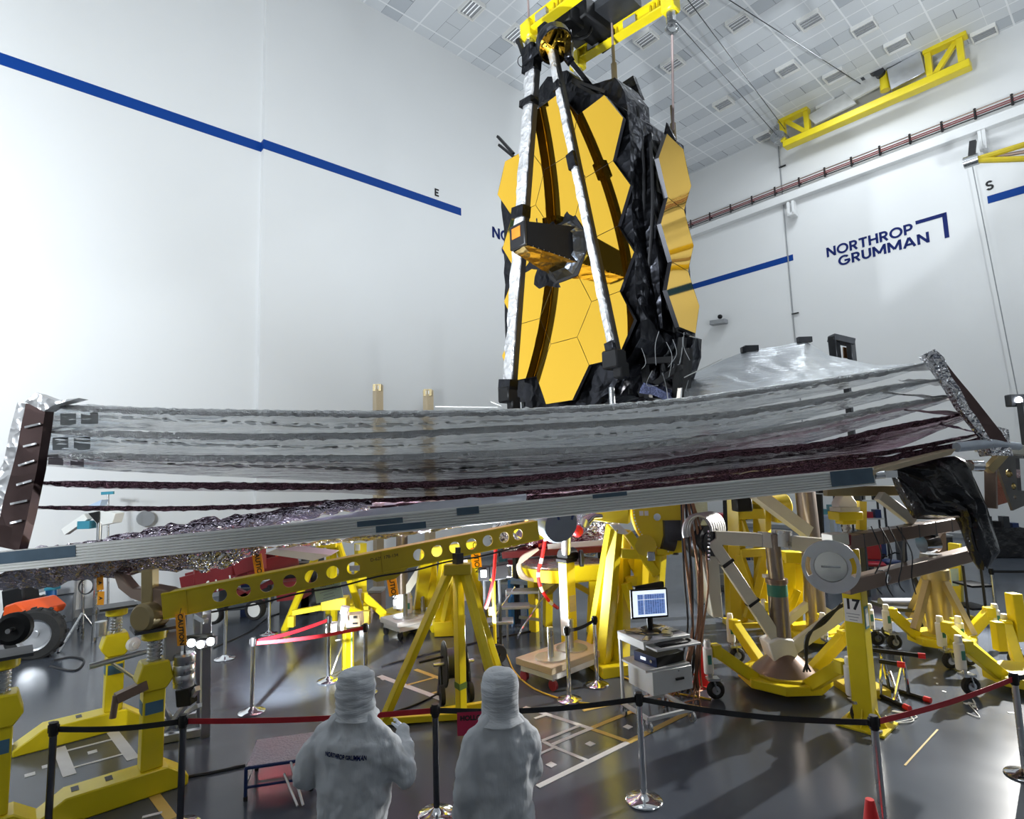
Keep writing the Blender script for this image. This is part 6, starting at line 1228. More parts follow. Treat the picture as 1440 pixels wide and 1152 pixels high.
BP = thing('blue_post_stand', 'blue post with a white box on top beside the grey cabinet', 'stand', fl(72, 892)); c = fl(72, 892); part('post', MB().cyl(c, at(72, 826, c.y), .1), BLUE, BP, world=True); part('box', MB().bar(at(40, 828, c.y), at(58, 826, c.y), .3, .22), PAPER, BP, world=True); part('head', MB().box(at(74, 824, c.y), (.2, .2, .16)), mat('teal_paint', (.04, .25, .34), .4), BP, world=True)
SI = thing('tilted_instrument', 'blue and white tilted box instrument seen between the shield layers at left', 'instrument', fl(140, 880)); Ds = 12
part('box', MB().prism([at(124, 722, Ds), at(142, 718, Ds), at(162, 722, Ds), at(158, 736, Ds), at(138, 740, Ds)], V3((0, .3, 0))), PAPER, SI, world=True, bev=.01); part('flap', MB().prism([at(122, 712, Ds), at(143, 703, Ds), at(140, 711, Ds), at(126, 716, Ds)], V3((0, .2, 0))), mat('light_blue_panel', (.5, .62, .78), .4), SI, world=True)
part('arm', MB().bar(at(92, 748, Ds), at(124, 726, Ds), .14, .14), PAPER, SI, world=True); part('teal_clamp', MB().box(at(122, 738, Ds), (.25, .2, .16)), MATS['teal_paint'], SI, world=True); part('mast', MB().cyl(up(at(140, 740, Ds), 0), at(140, 735, Ds), .05), STEEL, SI, world=True)
part('shade', MB().prism([at(124, 722, Ds - .05), at(139, 719, Ds - .05), at(138, 738, Ds - .05)], V3((0, .03, 0))), BLACK, SI, world=True)
FG = thing('flag_pole', 'thin pole with a teal cross plate seen between the shield layers', 'pole', fl(152, 872)); c = fl(152, 872); part('pole', MB().cyl(c, at(152, 692, c.y), .025), STEEL, FG, world=True); part('plate', MB().bar(at(143, 694, c.y), at(160, 693, c.y), .05, .07), MATS['teal_paint'], FG, world=True)
c = wl(204, 729, -.2); solo('wall_disc', MB().cyl(c, c - VX * .12, .2), GREY, 'round grey fixture on the left wall seen between the shield layers', 'fixture')
for k, (x0, x1, y0) in enumerate(((526, 537, 542), (597, 607, 549))):
    D_ = 16.5; t = thing('wooden_post', ('tall tan post rising behind the shield, left one nearer the wall step', 'tall tan post rising behind the shield, nearer the telescope')[k], 'post', up(at((x0 + x1) / 2, 580, D_), 0)); c = at((x0 + x1) / 2, y0, D_)
    part('post', MB().bar(up(c, 0), c, .22, .22, UX), TAN, t, world=True); part('cap', MB().box(c + V3((0, 0, -.08)), (.235, .235, .2)), OLIVEB, t, world=True); part('cap_label', MB().box(c + V3((.0, -.125, -.08)), (.1, .01, .1)), PAPER, t, world=True)
# red scissor lift
RLf = thing('scissor_lift', 'red scissor lift with a dark base and white wheels in the left background', 'lift', fl(330, 868)); Dl = 12.6
a, b = fl(300, 872), fl(372, 866)
part('base', MB().bar(a + V3((0, .4, .42)), b + V3((0, .4, .42)), .8, .5), mat('lift_base_grey', (.07, .08, .09), .4, var=.2), RLf, world=True, bev=.02)
for x, y in ((358, 858), (300, 864)):
    c = at(x, y, Dl - .1); w1_ = part('wheel', MB().lathe(c + V3((0, .14, 0)), (-.2, -1, 0), [(.1, 0), (.21, 0), (.22, .04), (.22, .12), (.2, .15), (.1, .15)], 24, True), RUBBER, RLf, world=True); part('wheel_disc', MB().lathe(c + V3((-.01, .0, 0)), (-.2, -1, 0), [(.001, 0), (.16, 0), (.14, .02), (.05, .015), (.001, .03)], 20), PAPER, w1_, world=True)
bars(RLf, [('platform_side', (257, 828, Dl), (350, 803, Dl), .12, .5), ('platform_side', (350, 806, Dl), (420, 790, Dl + .3), .12, .44), ('rail', (262, 812, Dl + .2), (405, 776, Dl + .3), .09, .18), ('rail', (330, 800, Dl - .1), (362, 790, Dl - .1), .09, .3), ('post', (330, 770, Dl), (331, 808, Dl), .16, .16), ('post', (276, 800, Dl), (276, 824, Dl), .1, .1), ('post', (368, 772, Dl), (369, 800, Dl), .14, .14), ('post', (392, 772, Dl + .2), (392, 795, Dl + .2), .12, .12, ORANGEP), ('lift_leg', (320, 850, Dl + .3), (395, 812, Dl + .3), .12, .12), ('lift_leg', (310, 820, Dl + .3), (370, 848, Dl + .3), .12, .12)], REDP, .008)
part('lettering', text_mesh('safejack', .28, basis(at(303, 822, Dl - .08), (at(340, 811, Dl) - at(290, 824, Dl)), ZT), .002, .004), PAPER, RLf, world=True, smooth=False)
part('meter_board', MB().box(at(341, 786, Dl), (.26, .02, .24)), PAPER, RLf, world=True); part('dark_crate', MB().bar(at(395, 830, Dl + .6), at(432, 826, Dl + .6), .5, .4), REDP, RLf, world=True)
for k, (x, y, w_, h_, m) in enumerate(((420, 800, 40, 26, 0), (352, 795, 12, 24, 1), (440, 778, 22, 18, 0), (530, 838, 18, 14, 2))):
    c = at(x, y, 14.0); k_ = 14 / FPX; t = thing('equipment_crate', ('dark crate behind the red lift, right of its posts', 'navy box behind the red lift mast', 'dark cabinet beyond the tubular frame', 'brown crate on the floor beyond the tubular frame')[k], 'crate', up(c, 0)); part('body', MB().box((0, 0, c.z / 2 + .05), (w_ * k_, .5, c.z + h_ * k_ / 2)), (DARK, NAVY, BROWN)[m], t, bev=.01); part('lid', MB().box((0, 0, c.z + h_ * k_ / 4 + .08), (w_ * k_ * 1.03, .52, .05)), GREY, t)
# ================================================================== RIGHT SIDE AND BACKGROUND
SW = thing('sawhorse', 'chrome legged rack with black bars and red end caps, right of the pedestal', 'rack', fl(1262, 985))
u1, u2 = hz(1222, 914, .62), hz(1291, 922, .62); u3, u4 = hz(1236, 930, .60), hz(1262, 934, .60); l1_, l2_ = fl(1236, 966), fl(1300, 986); l3_, l4_ = fl(1228, 977), fl(1272, 997)
for p, q, z in ((u1, u2, 0), (u3, u4, 0), (l1_, l2_, .03), (l3_, l4_, .03)):
    o = part('bar', MB().cyl(p + V3((0, 0, z)), q + V3((0, 0, z)), .028, n=10), BLACK, SW, world=True); part('end_cap', MB().cyl(q + V3((0, 0, z)), q + (q - p).normalized() * .08 + V3((0, 0, z)), .036, n=10), REDC, o, world=True)
for t_ in (.25, .68): part('leg', MB().cyl(u1.lerp(u2, t_), l1_.lerp(l2_, t_) + V3((0, 0, .03)), .025, n=10).cyl(u1.lerp(u2, t_) - V3((0, 0, .1)), l3_.lerp(l4_, t_) + V3((0, 0, .03)), .02, n=10), CHROME, SW, world=True)
part('foot_brace', MB().cyl(l3_.lerp(l4_, .9) + V3((0, 0, .03)), l1_.lerp(l2_, .3) + V3((0, 0, .25)), .02, n=8), CHROME, SW, world=True)
YP = thing('square_post', 'yellow square post with a taped notice behind the khaki mast', 'post', fl(1346, 870)); c = fl(1346, 868)
part('column', MB().bar(c, at(1343, 764, c.y), .2, .2, UX), YEL, YP, world=True, bev=.008); part('notice', MB().box(at(1343, 812, c.y - .11), (.16, .01, .34)), GREENP, YP, world=True); part('foot', MB().box(c + V3((0, 0, .03)), (.4, .4, .06)), YEL, YP, world=True)
RK = thing('wire_rack', 'black wire shelf rack behind the yellow square post at right', 'rack', fl(1367, 860)); Dk = 11.2
for x in (1354, 1379): 
    for o_ in (0, .5): part('post', MB().bar(at(x, 795, Dk + o_), up(at(x, 795, Dk + o_), .1), .04, .04, UX), BLACK, RK, world=True)
for y in (822, 853): part('shelf', MB().bar(at(1353, y, Dk + .25), at(1380, y - 1, Dk + .25), .5, .04), BLACK, RK, world=True)
for x in (1354, 1379): part('caster', MB().ball(V3((at(x, 860, Dk).x, Dk, .06)), .06, 8, 6), RUBBER, RK, world=True)
CK = thing('equipment_cart', 'low dark equipment cart with tangled cables between the pedestal and the khaki mast', 'cart', fl(1290, 870)); Dc = 10.8
part('deck', MB().bar(at(1238, 852, Dc), at(1310, 856, Dc), .6, .06), DARK, CK, world=True); part('grey_tube', MB().cyl(at(1238, 848, Dc), at(1300, 848, Dc), .09), mat('slate_tube', (.16, .17, .2), .4), CK, world=True); part('lever', MB().bar(at(1285, 812, Dc - .3), at(1303, 852, Dc - .3), .07, .05), BLACK, CK, world=True)
for x in (1245, 1300): part('caster', MB().ball(V3((at(x, 868, Dc).x, Dc, .09)), .09, 8, 6), RUBBER, CK, world=True); part('leg', MB().bar(at(x, 854, Dc), V3((at(x, 868, Dc).x, Dc, .1)), .06, .06, UX), DARK, CK, world=True)
TT = thing('truss_stand', 'tall yellow braced stand beyond the V frame', 'frame', fl(1052, 868)); Dt = 11.4
bars(TT, [('post', (1034, 700, Dt), fl(1040, 880), .24, .24), ('post', (1071, 695, Dt), fl(1074, 878), .26, .24), ('post', (1022, 760, Dt + .6), fl(1026, 866), .16, .16), ('cross_rail', (1034, 723, Dt), (1074, 722, Dt), .2, .2), ('cross_rail', (1040, 778, Dt), (1076, 776, Dt), .16, .16), ('brace', (1042, 731, Dt), (1052, 760, Dt), .12, .12), ('brace', (1040, 780, Dt), (1070, 870, Dt), .14, .14), ('brace', (1076, 780, Dt), (1052, 870, Dt), .16, .16), ('top_rail', (1030, 700, Dt), (1080, 696, Dt), .24, .3), ('foot', fl(1022, 880), fl(1086, 878), .5, .2)], YELD, .008)
part('gear_motor', MB().cyl(at(1088, 712, Dt), at(1108, 708, Dt), .2).box(at(1098, 720, Dt), (.3, .3, .4)), YELD, TT, world=True, bev=.02); part('black_motor', MB().box(at(1043, 708, Dt - .2), (.3, .3, .3)), BLACK, TT, world=True, bev=.02)
T6 = thing('jack_support', 'yellow jack frame with a white flange behind the steel mast', 'frame', fl(1112, 880)); Dj = 11
bars(T6, [('post', (1108, 785, Dj), fl(1109, 884), .22, .2), ('post', (1122, 790, Dj), fl(1122, 880), .16, .16), ('head', (1100, 783, Dj), (1126, 783, Dj), .3, .2), ('brace', (1100, 884, Dj), (1122, 830, Dj), .1, .1)], YEL, .006); part('flange', MB().cyl(at(1083, 794, Dj), at(1088, 794, Dj), .18), WHITE, T6, world=True); part('shelf', MB().bar(at(1075, 811, Dj), at(1090, 811, Dj), .2, .06), PAPER, T6, world=True)
# instrument frame on a mast beyond the canopy
FRM = thing('bracket_mast', 'dark square frame on a pole rising behind the grey canopy', 'frame', up(at(1186, 510, 14), 0)); Df = 14
bars(FRM, [('side', (1172, 474, Df), (1176, 512, Df), .18, .3, DARK, UX), ('side', (1196, 480, Df), (1199, 512, Df), .12, .3, DARK, UX), ('top', (1168, 475, Df), (1198, 482, Df), .3, .16), ('bottom', (1174, 509, Df), (1204, 513, Df), .3, .1), ('mast', (1188, 510, Df), up(at(1188, 510, Df), 0), .14, .14, DARK, UX)], DARK, .01); part('tan_panel', MB().prism([at(1186, 488, Df + .1), at(1196, 490, Df + .1), at(1197, 505, Df + .1), at(1187, 503, Df + .1)], V3((0, .04, 0))), mat('copper_panel', (.4, .2, .08), .4), FRM, world=True)
FL_ = thing('flood_light', 'flood light on a dark mast at the right edge', 'flood light', up(at(1436, 640, 12), 0)); c = at(1434, 566, 12)
part('mast', MB().bar(up(c, 0), c, .1, .1, UX), DARK, FL_, world=True); part('head', MB().box(c + V3((0, .1, .05)), (.34, .16, .26)), DARK, FL_, world=True, bev=.02); part('lens', MB().cyl(c + V3((0, .015, .05)), c + V3((0, .0, .05)), .07), GLOW, FL_, world=True, label='glowing lens')
# benches, shelves, chairs and cabinets along the end wall
def bg(x, y): return fl(x, y)
k = 0
def cabinet(x, yb, yt, wpx, m, lab, cat='cabinet', nm='tool_cabinet', D_=None):
    p = at(x, yb, D_) if D_ else fl(x, yb); D_ = p.y; wd = wpx * D_ / FPX; zt = at(x, yt, D_).z; t = thing(nm, lab, cat, up(p, 0), -.2)
    part('body', MB().box((0, 0, zt / 2), (wd, .6, zt)), m, t, bev=.01)
    for i in range(3): part('drawer', MB().box((0, -.305, zt * (.2 + .28 * i)), (wd * .9, .02, zt * .24)), m, t); part('handle', MB().box((0, -.325, zt * (.26 + .28 * i)), (wd * .5, .02, .03)), STEEL, t)
    return t
CRM = mat('crimson_cabinet', (.36, .012, .03), .4, var=.1)
cabinet(1022, 764, 722, 22, CRM, 'crimson tool cabinet beyond the yellow braced stand', D_=17); cabinet(1003, 766, 722, 18, CW, 'pale grey cabinet left of the crimson tool cabinet', D_=17.5); cabinet(1012, 790, 760, 24, GREY, 'grey bin unit below the crimson tool cabinet', 'bin', 'bin_unit', D_=16)
cabinet(983, 740, 700, 22, mat('frosty_silver_wrap', (.5, .56, .62), .3, .6, var=.2, bump=.8, bscale=20), 'silver wrapped cabinet behind the hose drum', D_=14)
def shelf(x, yb, yt, wpx, lab, D_):
    p = up(at(x, yb, D_), 0); wd = wpx * D_ / FPX; zt = at(x, yt, D_).z; t = thing('shelf_unit', lab, 'shelves', p, -.2)
    for sx in (-1, 1):
        for sy in (-.25, .25): part('post', MB().box((sx * wd / 2, sy, zt / 2), (.05, .05, zt)), DARK, t)
    for i in range(4): part('shelf', MB().box((0, 0, zt * (.12 + .28 * i)), (wd, .5, .04)), CW, t)
    rr = random.Random(int(x))
    for i in range(4):
        for j in range(3): hh_ = rr.uniform(.12, .3); part('carton', MB().box((wd * (-.3 + .3 * j), 0, zt * (.12 + .28 * i) + .02 + hh_ / 2), (wd * .22, .3, hh_)), rr.choice((NAVY, GREY, PAPER, TEAL, CRM, BLACK)), t)
shelf(1160, 760, 690, 40, 'dark shelf unit with cartons right of the bronze column', 18); shelf(1225, 765, 700, 34, 'dark shelf unit with cartons beyond the wedge jack', 18.5)
shelf(1060, 765, 700, 36, 'dark shelf unit behind the yellow braced stand', 18); shelf(720, 800, 742, 40, 'dark shelf unit seen below the motor', 16)
def chair(x, yb, m, lab, D_, rz=0.0):
    p = up(at(x, yb, D_), 0); t = thing('office_chair', lab, 'chair', p, rz, 'office chairs at the far benches')
    part('seat', MB().box((0, 0, .48), (.46, .46, .09)), m, t, bev=.03); part('backrest', MB().box((0, .24, .80), (.44, .07, .5)), m, t, bev=.03); part('column', MB().cyl((0, 0, .1), (0, 0, .46), .03), STEEL, t); part('base', MB().bar((-.28, 0, .08), (.28, 0, .08), .05, .04).bar((0, -.28, .08), (0, .28, .08), .05, .04), BLACK, t)
    part('arm', MB().tube([(.22, .2, .6), (.25, .0, .7), (.25, -.2, .7)], .02, 6).tube([(-.22, .2, .6), (-.25, 0, .7), (-.25, -.2, .7)], .02, 6), BLACK, t)
chair(1165, 785, NAVY, 'navy office chair with the pale blue coat on it', 15.5, .4); chair(1230, 790, CRM, 'crimson office chair beyond the wedge jack', 15.5, -.4); chair(1248, 785, NAVY, 'navy office chair right of the crimson chair', 15.8, .2); chair(1135 + 60, 775, BLACK, 'black office chair between the bronze column and the wedge jack', 16.5, .9)
c = at(1165, 742, 15.35); solo('coat', MB().grid(lambda s, t: c + V3(((-.25 - .12 * t) + (.5 + .24 * t) * s, -.10 - .12 * math.sin(PI * s) + .03 * math.sin(s * 20), .32 - .75 * t - .12 * abs(s - .5))), 16, 10).grid(lambda s, t: c + V3(((-.25 - .12 * t) + (.5 + .24 * t) * s, .06, .32 - .75 * t - .12 * abs(s - .5))), 16, 10), mat('pale_blue_cloth', (.45, .55, .72), .8), 'pale blue coat hung over the navy office chair', 'coat')
for k, (x, y, w_) in enumerate(((1412, 772, 44), (1300, 780, 60), (1200, 775, 50))):
    D_ = (19, 18, 17.5)[k]; p = up(at(x, y, D_), 0); wd = w_ * D_ / FPX; t = thing('work_bench', ('bench covered with black sheeting at the right edge', 'dark work bench seen under the brown upper beam', 'dark work bench beyond the wedge jack')[k], 'bench', p, -.25)
    part('top', MB().box((0, 0, .88), (wd, .8, .05)), GREY, t)
    if k == 0: part('cover', rough_prism([V3((-wd / 2 - .05, -.45, .03)), V3((wd / 2 + .05, -.45, .03)), V3((wd / 2 + .05, .45, .03)), V3((-wd / 2 - .05, .45, .03))], V3((0, 0, .9)), .25, .06), DRP, t)
    for sx in (-1, 1): part('leg', MB().box((sx * wd * .46, 0, .43), (.06, .7, .86)), DARK, t)
    rr = random.Random(k + 20)
    for j in range(4): b_h = rr.uniform(.15, .4); part('bench_box', MB().box((wd * (-.35 + .23 * j), .05, .91 + b_h / 2), (wd * .16, .3, b_h)), rr.choice((BLACK, DARK, CW, NAVY)), t)
PN = thing('person', '', '') if False else None
for k, (x, y0, y1, D_) in enumerate(((1020, 700, 765, 15), (1150, 695, 760, 15), (1146, 690, 700, 14))[:2]):
    t = thing('thin_mast', ('black thin mast in front of the crimson tool cabinet', 'black mast right of the bronze column')[k], 'mast', up(at(x, y1, D_), 0)); part('mast', MB().bar(up(at(x, y1, D_), 0), at(x, y0, D_), .1 + .1 * k, .1, UX), BLACK, t, world=True); part('foot', MB().box(up(at(x, y1, D_), .03), (.4, .4, .06)), BLACK, t, world=True)
# ================================================================== PEOPLE
SUIT = mat('white_cleanroom_fabric', (.50, .52, .55), .75, var=.06, scale=3, bump=.55, bscale=4.5, dist=.05, stretch=(1.5, 1.5, .5), spec=.3)
HOODM = mat('white_hood_fabric', (.52, .54, .57), .75, var=.05, scale=3, bump=.8, bscale=7, dist=.035, stretch=(.6, .6, 3.0), spec=.3)
GLOVE = mat('pale_glove', (.70, .74, .80), .5, var=.05)
SKIN = mat('skin', (.55, .33, .24), .5, var=.06)
MASKM = mat('pale_face_mask', (.62, .70, .76), .8)
def capsule(mb, p, q, r0, r1, n=14, sy=1.0, ex=None):
    p = V3(p); q = V3(q); d = (q - p).normalized(); prof = []
    for i in range(5): a = PI / 2 * (1 - i / 4); prof.append((r0 * math.cos(a), -r0 * math.sin(a)))
    L_ = (q - p).length
    for i in range(5): a = PI / 2 * i / 4; prof.append((r1 * math.cos(a), L_ + r1 * math.sin(a)))
    return mb.lathe(p, d, prof, n)
def chain(mb, pts):
    for (p, r0), (q, r1) in zip(pts, pts[1:]): capsule(mb, p, q, r0, r1)
def remesh(name, mb, m, parent, vox, sm, wr=0.0, wsc=.1, label=None):
    o = part(name, mb, m, parent, label, ang=180)
    r_ = o.modifiers.new('skin', 'REMESH'); r_.mode = 'VOXEL'; r_.voxel_size = vox; r_.use_smooth_shade = True
    s_ = o.modifiers.new('soft', 'SMOOTH'); s_.iterations = sm; s_.factor = .5
    if wr:
        tx = bpy.data.textures.new(name + '_folds', 'CLOUDS'); tx.noise_scale = wsc; tx.noise_depth = 2
        d_ = o.modifiers.new('folds', 'DISPLACE'); d_.texture = tx; d_.strength = wr; d_.mid_level = .5; d_.texture_coords = 'LOCAL'
    dg = bpy.context.evaluated_depsgraph_get(); me = bpy.data.meshes.new_from_object(o.evaluated_get(dg)); me.materials.clear(); me.materials.append(m)
    me.polygons.foreach_set('use_smooth', [True] * len(me.polygons))
    o.modifiers.clear(); old = o.data; o.data = me; bpy.data.meshes.remove(old); me.name = name; return o
def hand(name, parent, wrist, d, palm_n, thumb, curl, m=GLOVE):
    """wrist point, finger direction, palm normal, thumb side"""
    wrist = V3(wrist); d = V3(d).normalized(); n = V3(palm_n); n = (n - d * n.dot(d)).normalized(); s = V3(thumb); s = (s - d * s.dot(d) - n * s.dot(n)).normalized(); mb = MB()
    for k in range(4): capsule(mb, wrist + s * (.028 - .019 * k) * .6, wrist + d * .085 + s * (.030 - .020 * k), .019, .016, 10)
    capsule(mb, wrist - d * .05, wrist + d * .02, .027, .028, 12)
    for k in range(4):
        b = wrist + d * .088 + s * (.031 - .0205 * k); Ls = [(.044, .027, .02), (.048, .03, .022), (.045, .028, .021), (.036, .021, .018)][k]; a = 0; p = b
        for j, L_ in enumerate(Ls):
            a += curl[j] + .08 * k * (j == 0); q = p + (d * math.cos(a) + n * math.sin(a)) * L_; capsule(mb, p, q, .0095 - .001 * j, .0088 - .001 * j, 8); p = q
    p = wrist + d * .02 + s * .03; q = p + (d * .6 + s * .75 + n * .25).normalized() * .045; capsule(mb, p, q, .014, .011, 8); q2 = q + (d * .85 + s * .3 + n * .4).normalized() * .032; capsule(mb, q, q2, .011, .0085, 8)
    return remesh(name, mb, m, parent, .0045, 2)
def person(P, rz, lab, hgt, pose, hood, face_dir):
    t = thing('person', lab, 'person', P, rz); k = hgt / 1.78
    S = lambda x, y, z: V3((x * k, y * k, z * k))          # faces +y; x to the right
    b = MB(); lean = pose.get('lean', 0)
    # torso: stacked wide ellipses as a loft
    rings = [(.80, .155, .125), (.92, .195, .15), (1.02, .205, .155), (1.15, .205, .15), (1.28, .215, .155), (1.37, .20, .145), (1.45, .14, .115), (1.50, .09, .085), (1.56, .075, .075)]
    wid = pose.get('wide', 1.0); m = 20; vs = []
    for z, rx, ry in rings:
        for j in range(m):
            a = 2 * PI * j / m; ca, sa = math.cos(a), math.sin(a); e = .85
            vs.append(S(math.copysign(abs(ca) ** e, ca) * rx * (wid if z < 1.45 else 1), math.copysign(abs(sa) ** e, sa) * ry * (wid if z < 1.4 else 1) + lean * max(0, z - .9), z))
    fs = [(i * m + j, i * m + (j + 1) % m, (i + 1) * m + (j + 1) % m, (i + 1) * m + j) for i in range(len(rings) - 1) for j in range(m)] + [tuple(range(m - 1, -1, -1)), tuple((len(rings) - 1) * m + j for j in range(m))]
    b.add(vs, fs)
    for s_ in (-1, 1):
        chain(b, [(S(.09 * s_, 0, .9), .125 * k), (S(.105 * s_, .015, .5), .10 * k), (S(.11 * s_, -.01, .12), .085 * k)]); capsule(b, S(.11 * s_, -.03, .06), S(.12 * s_, .15, .045), .058 * k, .05 * k)
    for sd in ('l', 'r'):
        sh, el, wr_ = [S(*q) for q in pose[sd]]; chain(b, [(sh - V3((0, 0, .03)), .088 * k), (sh.lerp(el, .5), .09 * k), (el, .08 * k), (el.lerp(wr_, .55), .07 * k), (wr_, .056 * k)]); capsule(b, S(sh.x / k * .25, 0, 1.50), sh - V3((0, 0, .02)), .07 * k, .07 * k)
    hc = S(0, lean * .7 + .01, 1.66); 
    remesh('body', b, SUIT, t, .017, 7, pose.get('wr', .035), .13)
    # head with face
    fd = V3((math.sin(face_dir), math.cos(face_dir), -.05)).normalized(); sd_ = fd.cross(ZT).normalized(); hd = MB()
    hd.ball(hc, .098 * k, 20, 14, (.86, 1.0, 1.18)); capsule(hd, hc + fd * .035 * k - ZT * .05 * k, hc + fd * .06 * k - ZT * .085 * k, .055 * k, .04 * k); capsule(hd, hc + fd * .095 * k + ZT * .01, hc + fd * .108 * k - ZT * .03, .011, .016); capsule(hd, hc - ZT * .06, hc - ZT * .16, .06, .065)
    for s_ in (-1, 1): capsule(hd, hc + sd_ * .088 * k * s_ + ZT * .015, hc + sd_ * .088 * k * s_ - ZT * .025, .018, .014)
    h = remesh('head', hd, SKIN, t, .008, 3)
    for s_ in (-1, 1): part('eye', MB().ball(hc + fd * .083 * k + sd_ * .033 * k * s_ + ZT * .012, .012, 10, 8), PAPER, h); part('iris', MB().ball(hc + fd * .0925 * k + sd_ * .033 * k * s_ + ZT * .012, .0055, 8, 6), INK, h); part('eyebrow', MB().tube([hc + fd * .093 * k + sd_ * .018 * s_ + ZT * .034, hc + fd * .09 * k + sd_ * .05 * s_ + ZT * .034], .005, 6), INK, h)
    part('face_mask', MB().grid(lambda u_, v_: hc + (fd * math.cos((u_ - .5) * 2.5) + sd_ * math.sin((u_ - .5) * 2.5)) * (.108 - .012 * abs(v_ - .5)) * k + fd * .022 - ZT * (.005 + .09 * v_), 16, 8), MASKM, h)
    # hood: shell over crown and back down to the collar, open at the face
    hb = MB(); prof = hood
    def hf(u_, v_):
        a = 2 * PI * u_; z = lin(v_, prof[0]); r_ = lin(v_, prof[1]); dirv = (-fd) * math.cos(a) + sd_ * math.sin(a); front = max(0, -math.cos(a))
        open_ = front ** 3 * math.exp(-((v_ - .45) / .22) ** 2) * .035
        fold = 1 + hood[2] * noise.noise(V3((math.cos(a) * 1.2, math.sin(a) * 1.2, v_ * hood[3]))) ; lz = hc.z + z
        return V3((hc.x, hc.y, lz)) + dirv * (r_ * fold * (1.08 if abs(math.cos(a)) > .7 else 1.0) - open_) + V3((0, 0, .010 * noise.noise(V3((a, v_ * 9, 3))))) + V3((0, -lean * .0, 0))
    part('hood', MB().grid(hf, 40, 34, cu=True).ball((hc.x, hc.y, hc.z + prof[0][-1][1] - .012), .06, 14, 8, (1.1, 1.1, .35)), HOODM, t, ang=80)
    pz = hc.z + prof[0][0][1] + .005; part('neck_cord', MB().tube([V3((hc.x, hc.y, pz)) + V3((math.cos(a) * .122, math.sin(a) * .112, .008 * math.sin(a))) for a in [2 * PI * i / 24 for i in range(24)]], .006, 6, closed=True), NAVY, t)
    for sd, fd_, pn, th, cu in pose['hands']:
        hand('gloved_hand', t, S(*pose[sd][2]), fd_, pn, th, cu)
    return t
HT = 1.85
p1 = hz(498, 938, HT + .0); p2 = hz(702, 939, HT - .0)
hoodA = ([(0, -.18), (.12, -.14), (.3, -.09), (.5, -.03), (.7, .05), (.82, .10), (.92, .125), (1, .132)], [(0, .145), (.12, .128), (.3, .130), (.5, .130), (.7, .126), (.82, .112), (.92, .085), (1, .05)], .10, 9)
hoodB = ([(0, -.19), (.10, -.15), (.25, -.10), (.45, -.03), (.65, .05), (.80, .105), (.92, .134), (1, .142)], [(0, .150), (.10, .118), (.25, .118), (.45, .126), (.65, .127), (.80, .113), (.92, .082), (1, .05)], .13, 2.2)
A1 = person(up(p1, 0), R(-12), 'person in a white hooded suit with dark lettering across the back, right arm bent', HT - .03,
 dict(l=((-.20, 0, 1.385), (-.345, -.06, 1.12), (-.20, .22, 1.0)), r=((.19, 0, 1.385), (.335, .04, 1.13), (.22, .30, 1.27)), lean=.03, wide=1.2, wr=.07,
 hands=(('l', (.6, .8, .1), (0, .3, 1), (0, .2, 1), (.3, .5, .4)), ('r', (-.5, .8, .25), (-.6, -.3, -.6), (-.2, 0, 1), (.15, .3, .2)))), hoodA, .25)
A2 = person(up(p2, 0), R(8), 'person in a plain white hooded suit, standing right of the red sign', HT - .03,
 dict(l=((-.165, 0, 1.385), (-.235, -.05, 1.10), (-.27, .05, .84)), r=((.165, 0, 1.385), (.20, .06, 1.12), (.07, .26, 1.02)), lean=.0, wide=.95, wr=.06,
 hands=(('l', (0, .15, -1), (1, 0, 0), (.2, 1, 0), (.3, .45, .3)), ('r', (-.9, .4, .1), (0, -.5, -.5), (0, .3, 1), (.3, .5, .4)))), hoodB, -.35)
# lettering across the back of the first suit
m_ = WM[A1.name]
bk = MB().join(text_mesh('NORTHROP GRUMMAN', .042, Matrix.Identity(4), .001, .0015, align='LEFT')); x0 = min(p.x for p in bk.v); x1 = max(p.x for p in bk.v)
def on_back(p):
    from mathutils.bvhtree import BVHTree
    return p
body1 = [o for o in A1.children if o.name.startswith('body')][0]
from mathutils.bvhtree import BVHTree
bv = BVHTree.FromPolygons([v.co for v in body1.data.vertices], [tuple(p.vertices) for p in body1.data.polygons])
out = []
for p in bk.v:
    xx = -.12 + p.x * .62; o_, n_2, i_, d_2 = bv.ray_cast(V3((xx, -1.0, 1.35 - (xx + .12) * .08 + p.y * .95)), V3((0, 1, 0)))
    out.append((o_ if o_ else V3((xx, -.15, 1.34))) + V3((0, -.004, 0)))
bk.v = out; part('back_lettering', bk, LOGO, A1, smooth=False)
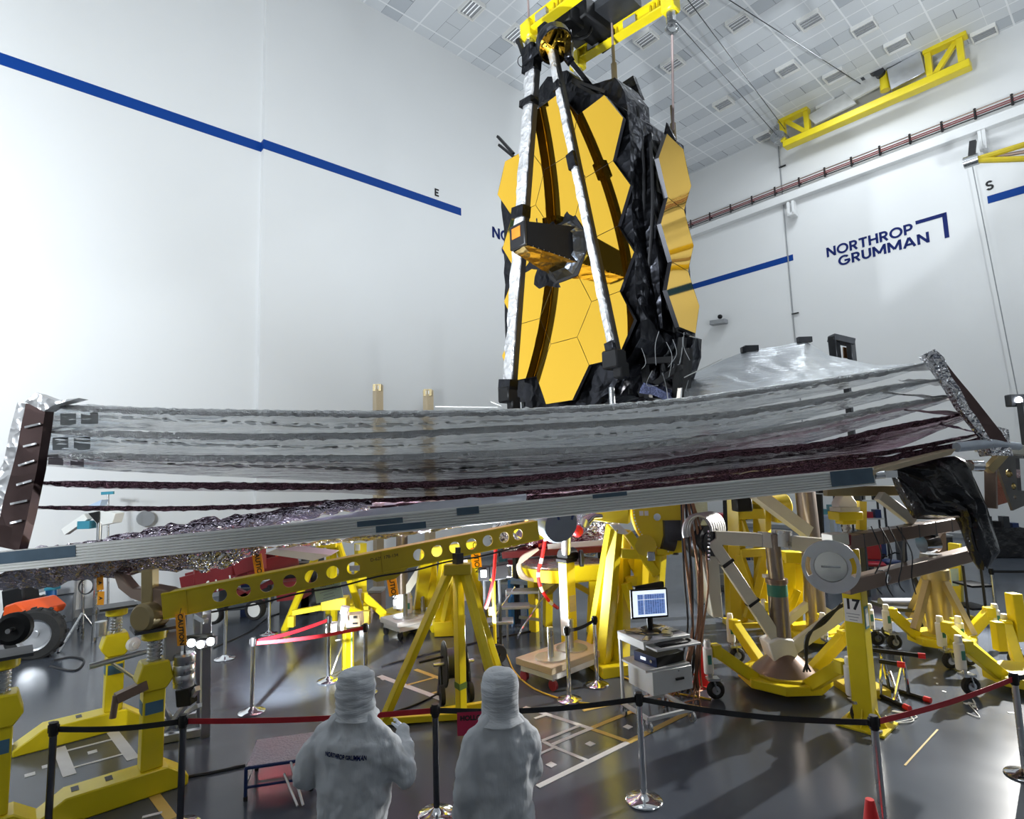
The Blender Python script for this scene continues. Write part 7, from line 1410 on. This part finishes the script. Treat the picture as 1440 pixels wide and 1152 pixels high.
# ================================================================== LIGHT
w = bpy.data.worlds.new('world'); sc.world = w; w.use_nodes = True
w.node_tree.nodes['Background'].inputs[0].default_value = (.6, .68, .78, 1); w.node_tree.nodes['Background'].inputs[1].default_value = .1
def area(name, P, tgt, sx, sy, e, col=(1, 1, 1), spread=180):
    l = bpy.data.lights.new(name, 'AREA'); l.shape = 'RECTANGLE'; l.size = sx; l.size_y = sy; l.energy = e; l.color = col; l.spread = R(spread)
    o = bpy.data.objects.new(name, l); COL.objects.link(o); o.location = P; o.rotation_euler = (V3(tgt) - V3(P)).to_track_quat('-Z', 'Y').to_euler(); return o
def spot(name, P, tgt, ang, e, col=(1, 1, 1), blend=.3, r=.1):
    l = bpy.data.lights.new(name, 'SPOT'); l.spot_size = R(ang); l.spot_blend = blend; l.energy = e; l.color = col; l.shadow_soft_size = r
    o = bpy.data.objects.new(name, l); COL.objects.link(o); o.location = P; o.rotation_euler = (V3(tgt) - V3(P)).to_track_quat('-Z', 'Y').to_euler(); return o
COOL = (.87, .94, 1.0)
for u, v_, e in ((12, -7, 380), (14, 6, 330), (24, -6, 650), (24, 8, 600), (4, 8, 110)):
    P = uv(u, v_, CEIL - .4); area('ceiling_lamp', P, P - V3((0, 0, 5)), 3, 3, e, COOL)
area('flood_and_fill_lamp', uv(-7, 3, 6.5), uv(-1, 17.7, 6.5), 1.5, 1.5, 680, COOL, 100)  # unseen lamp outside the view, added to brighten the long wall
area('flood_and_fill_lamp', uv(-12, 4, 7), uv(-8, 17.7, 11), 1.5, 1.5, 1300, COOL, 100)  # second unseen lamp, added to brighten the wall the mirrors reflect
for u, v_, e in ((12, -4.5, 560),):
    P = uv(u, v_, 4.5); area('ceiling_fill', P, P + UX * 9 + VX * 9 + V3((0, 0, 10)), 1.5, 1.5, e, COOL, 100)  # added fill lamp out of view, lifts the ceiling and end wall
spot('flood_and_fill_lamp', uv(3, 6, 4.2), hz(840, 30, CEIL), 110, 5200, COOL, 1.0, .2)
spot('flood_and_fill_lamp', uv(-1, 5, 5.5), wr(1070, 165), 42, 7000, COOL, .15, .15)
spot('work_and_fill_light', at(308, 897, 7.1), fl(450, 930), 54, 2100, (.92, .97, 1), .9, .05)
spot('flood_and_fill_lamp', at(1434, 566, 11.7), fl(1100, 990), 84, 6500, (1, .98, .93), .4, .06)
area('work_and_fill_light', at(560, 880, 9.6), at(620, 640, 9.5), .5, .3, 200, COOL, 160)  # added fill lamp without a fixture, brightens the shield from below
area('work_and_fill_light', at(690, 885, 9.8), at(720, 640, 8.6), .5, .3, 330, COOL, 160)  # second added fill under the shield, again with no fixture
sc.view_settings.view_transform = 'Standard'; sc.view_settings.look = 'None'; sc.view_settings.gamma = 1; sc.view_settings.use_curve_mapping = False
sc.view_settings.exposure = 0.0
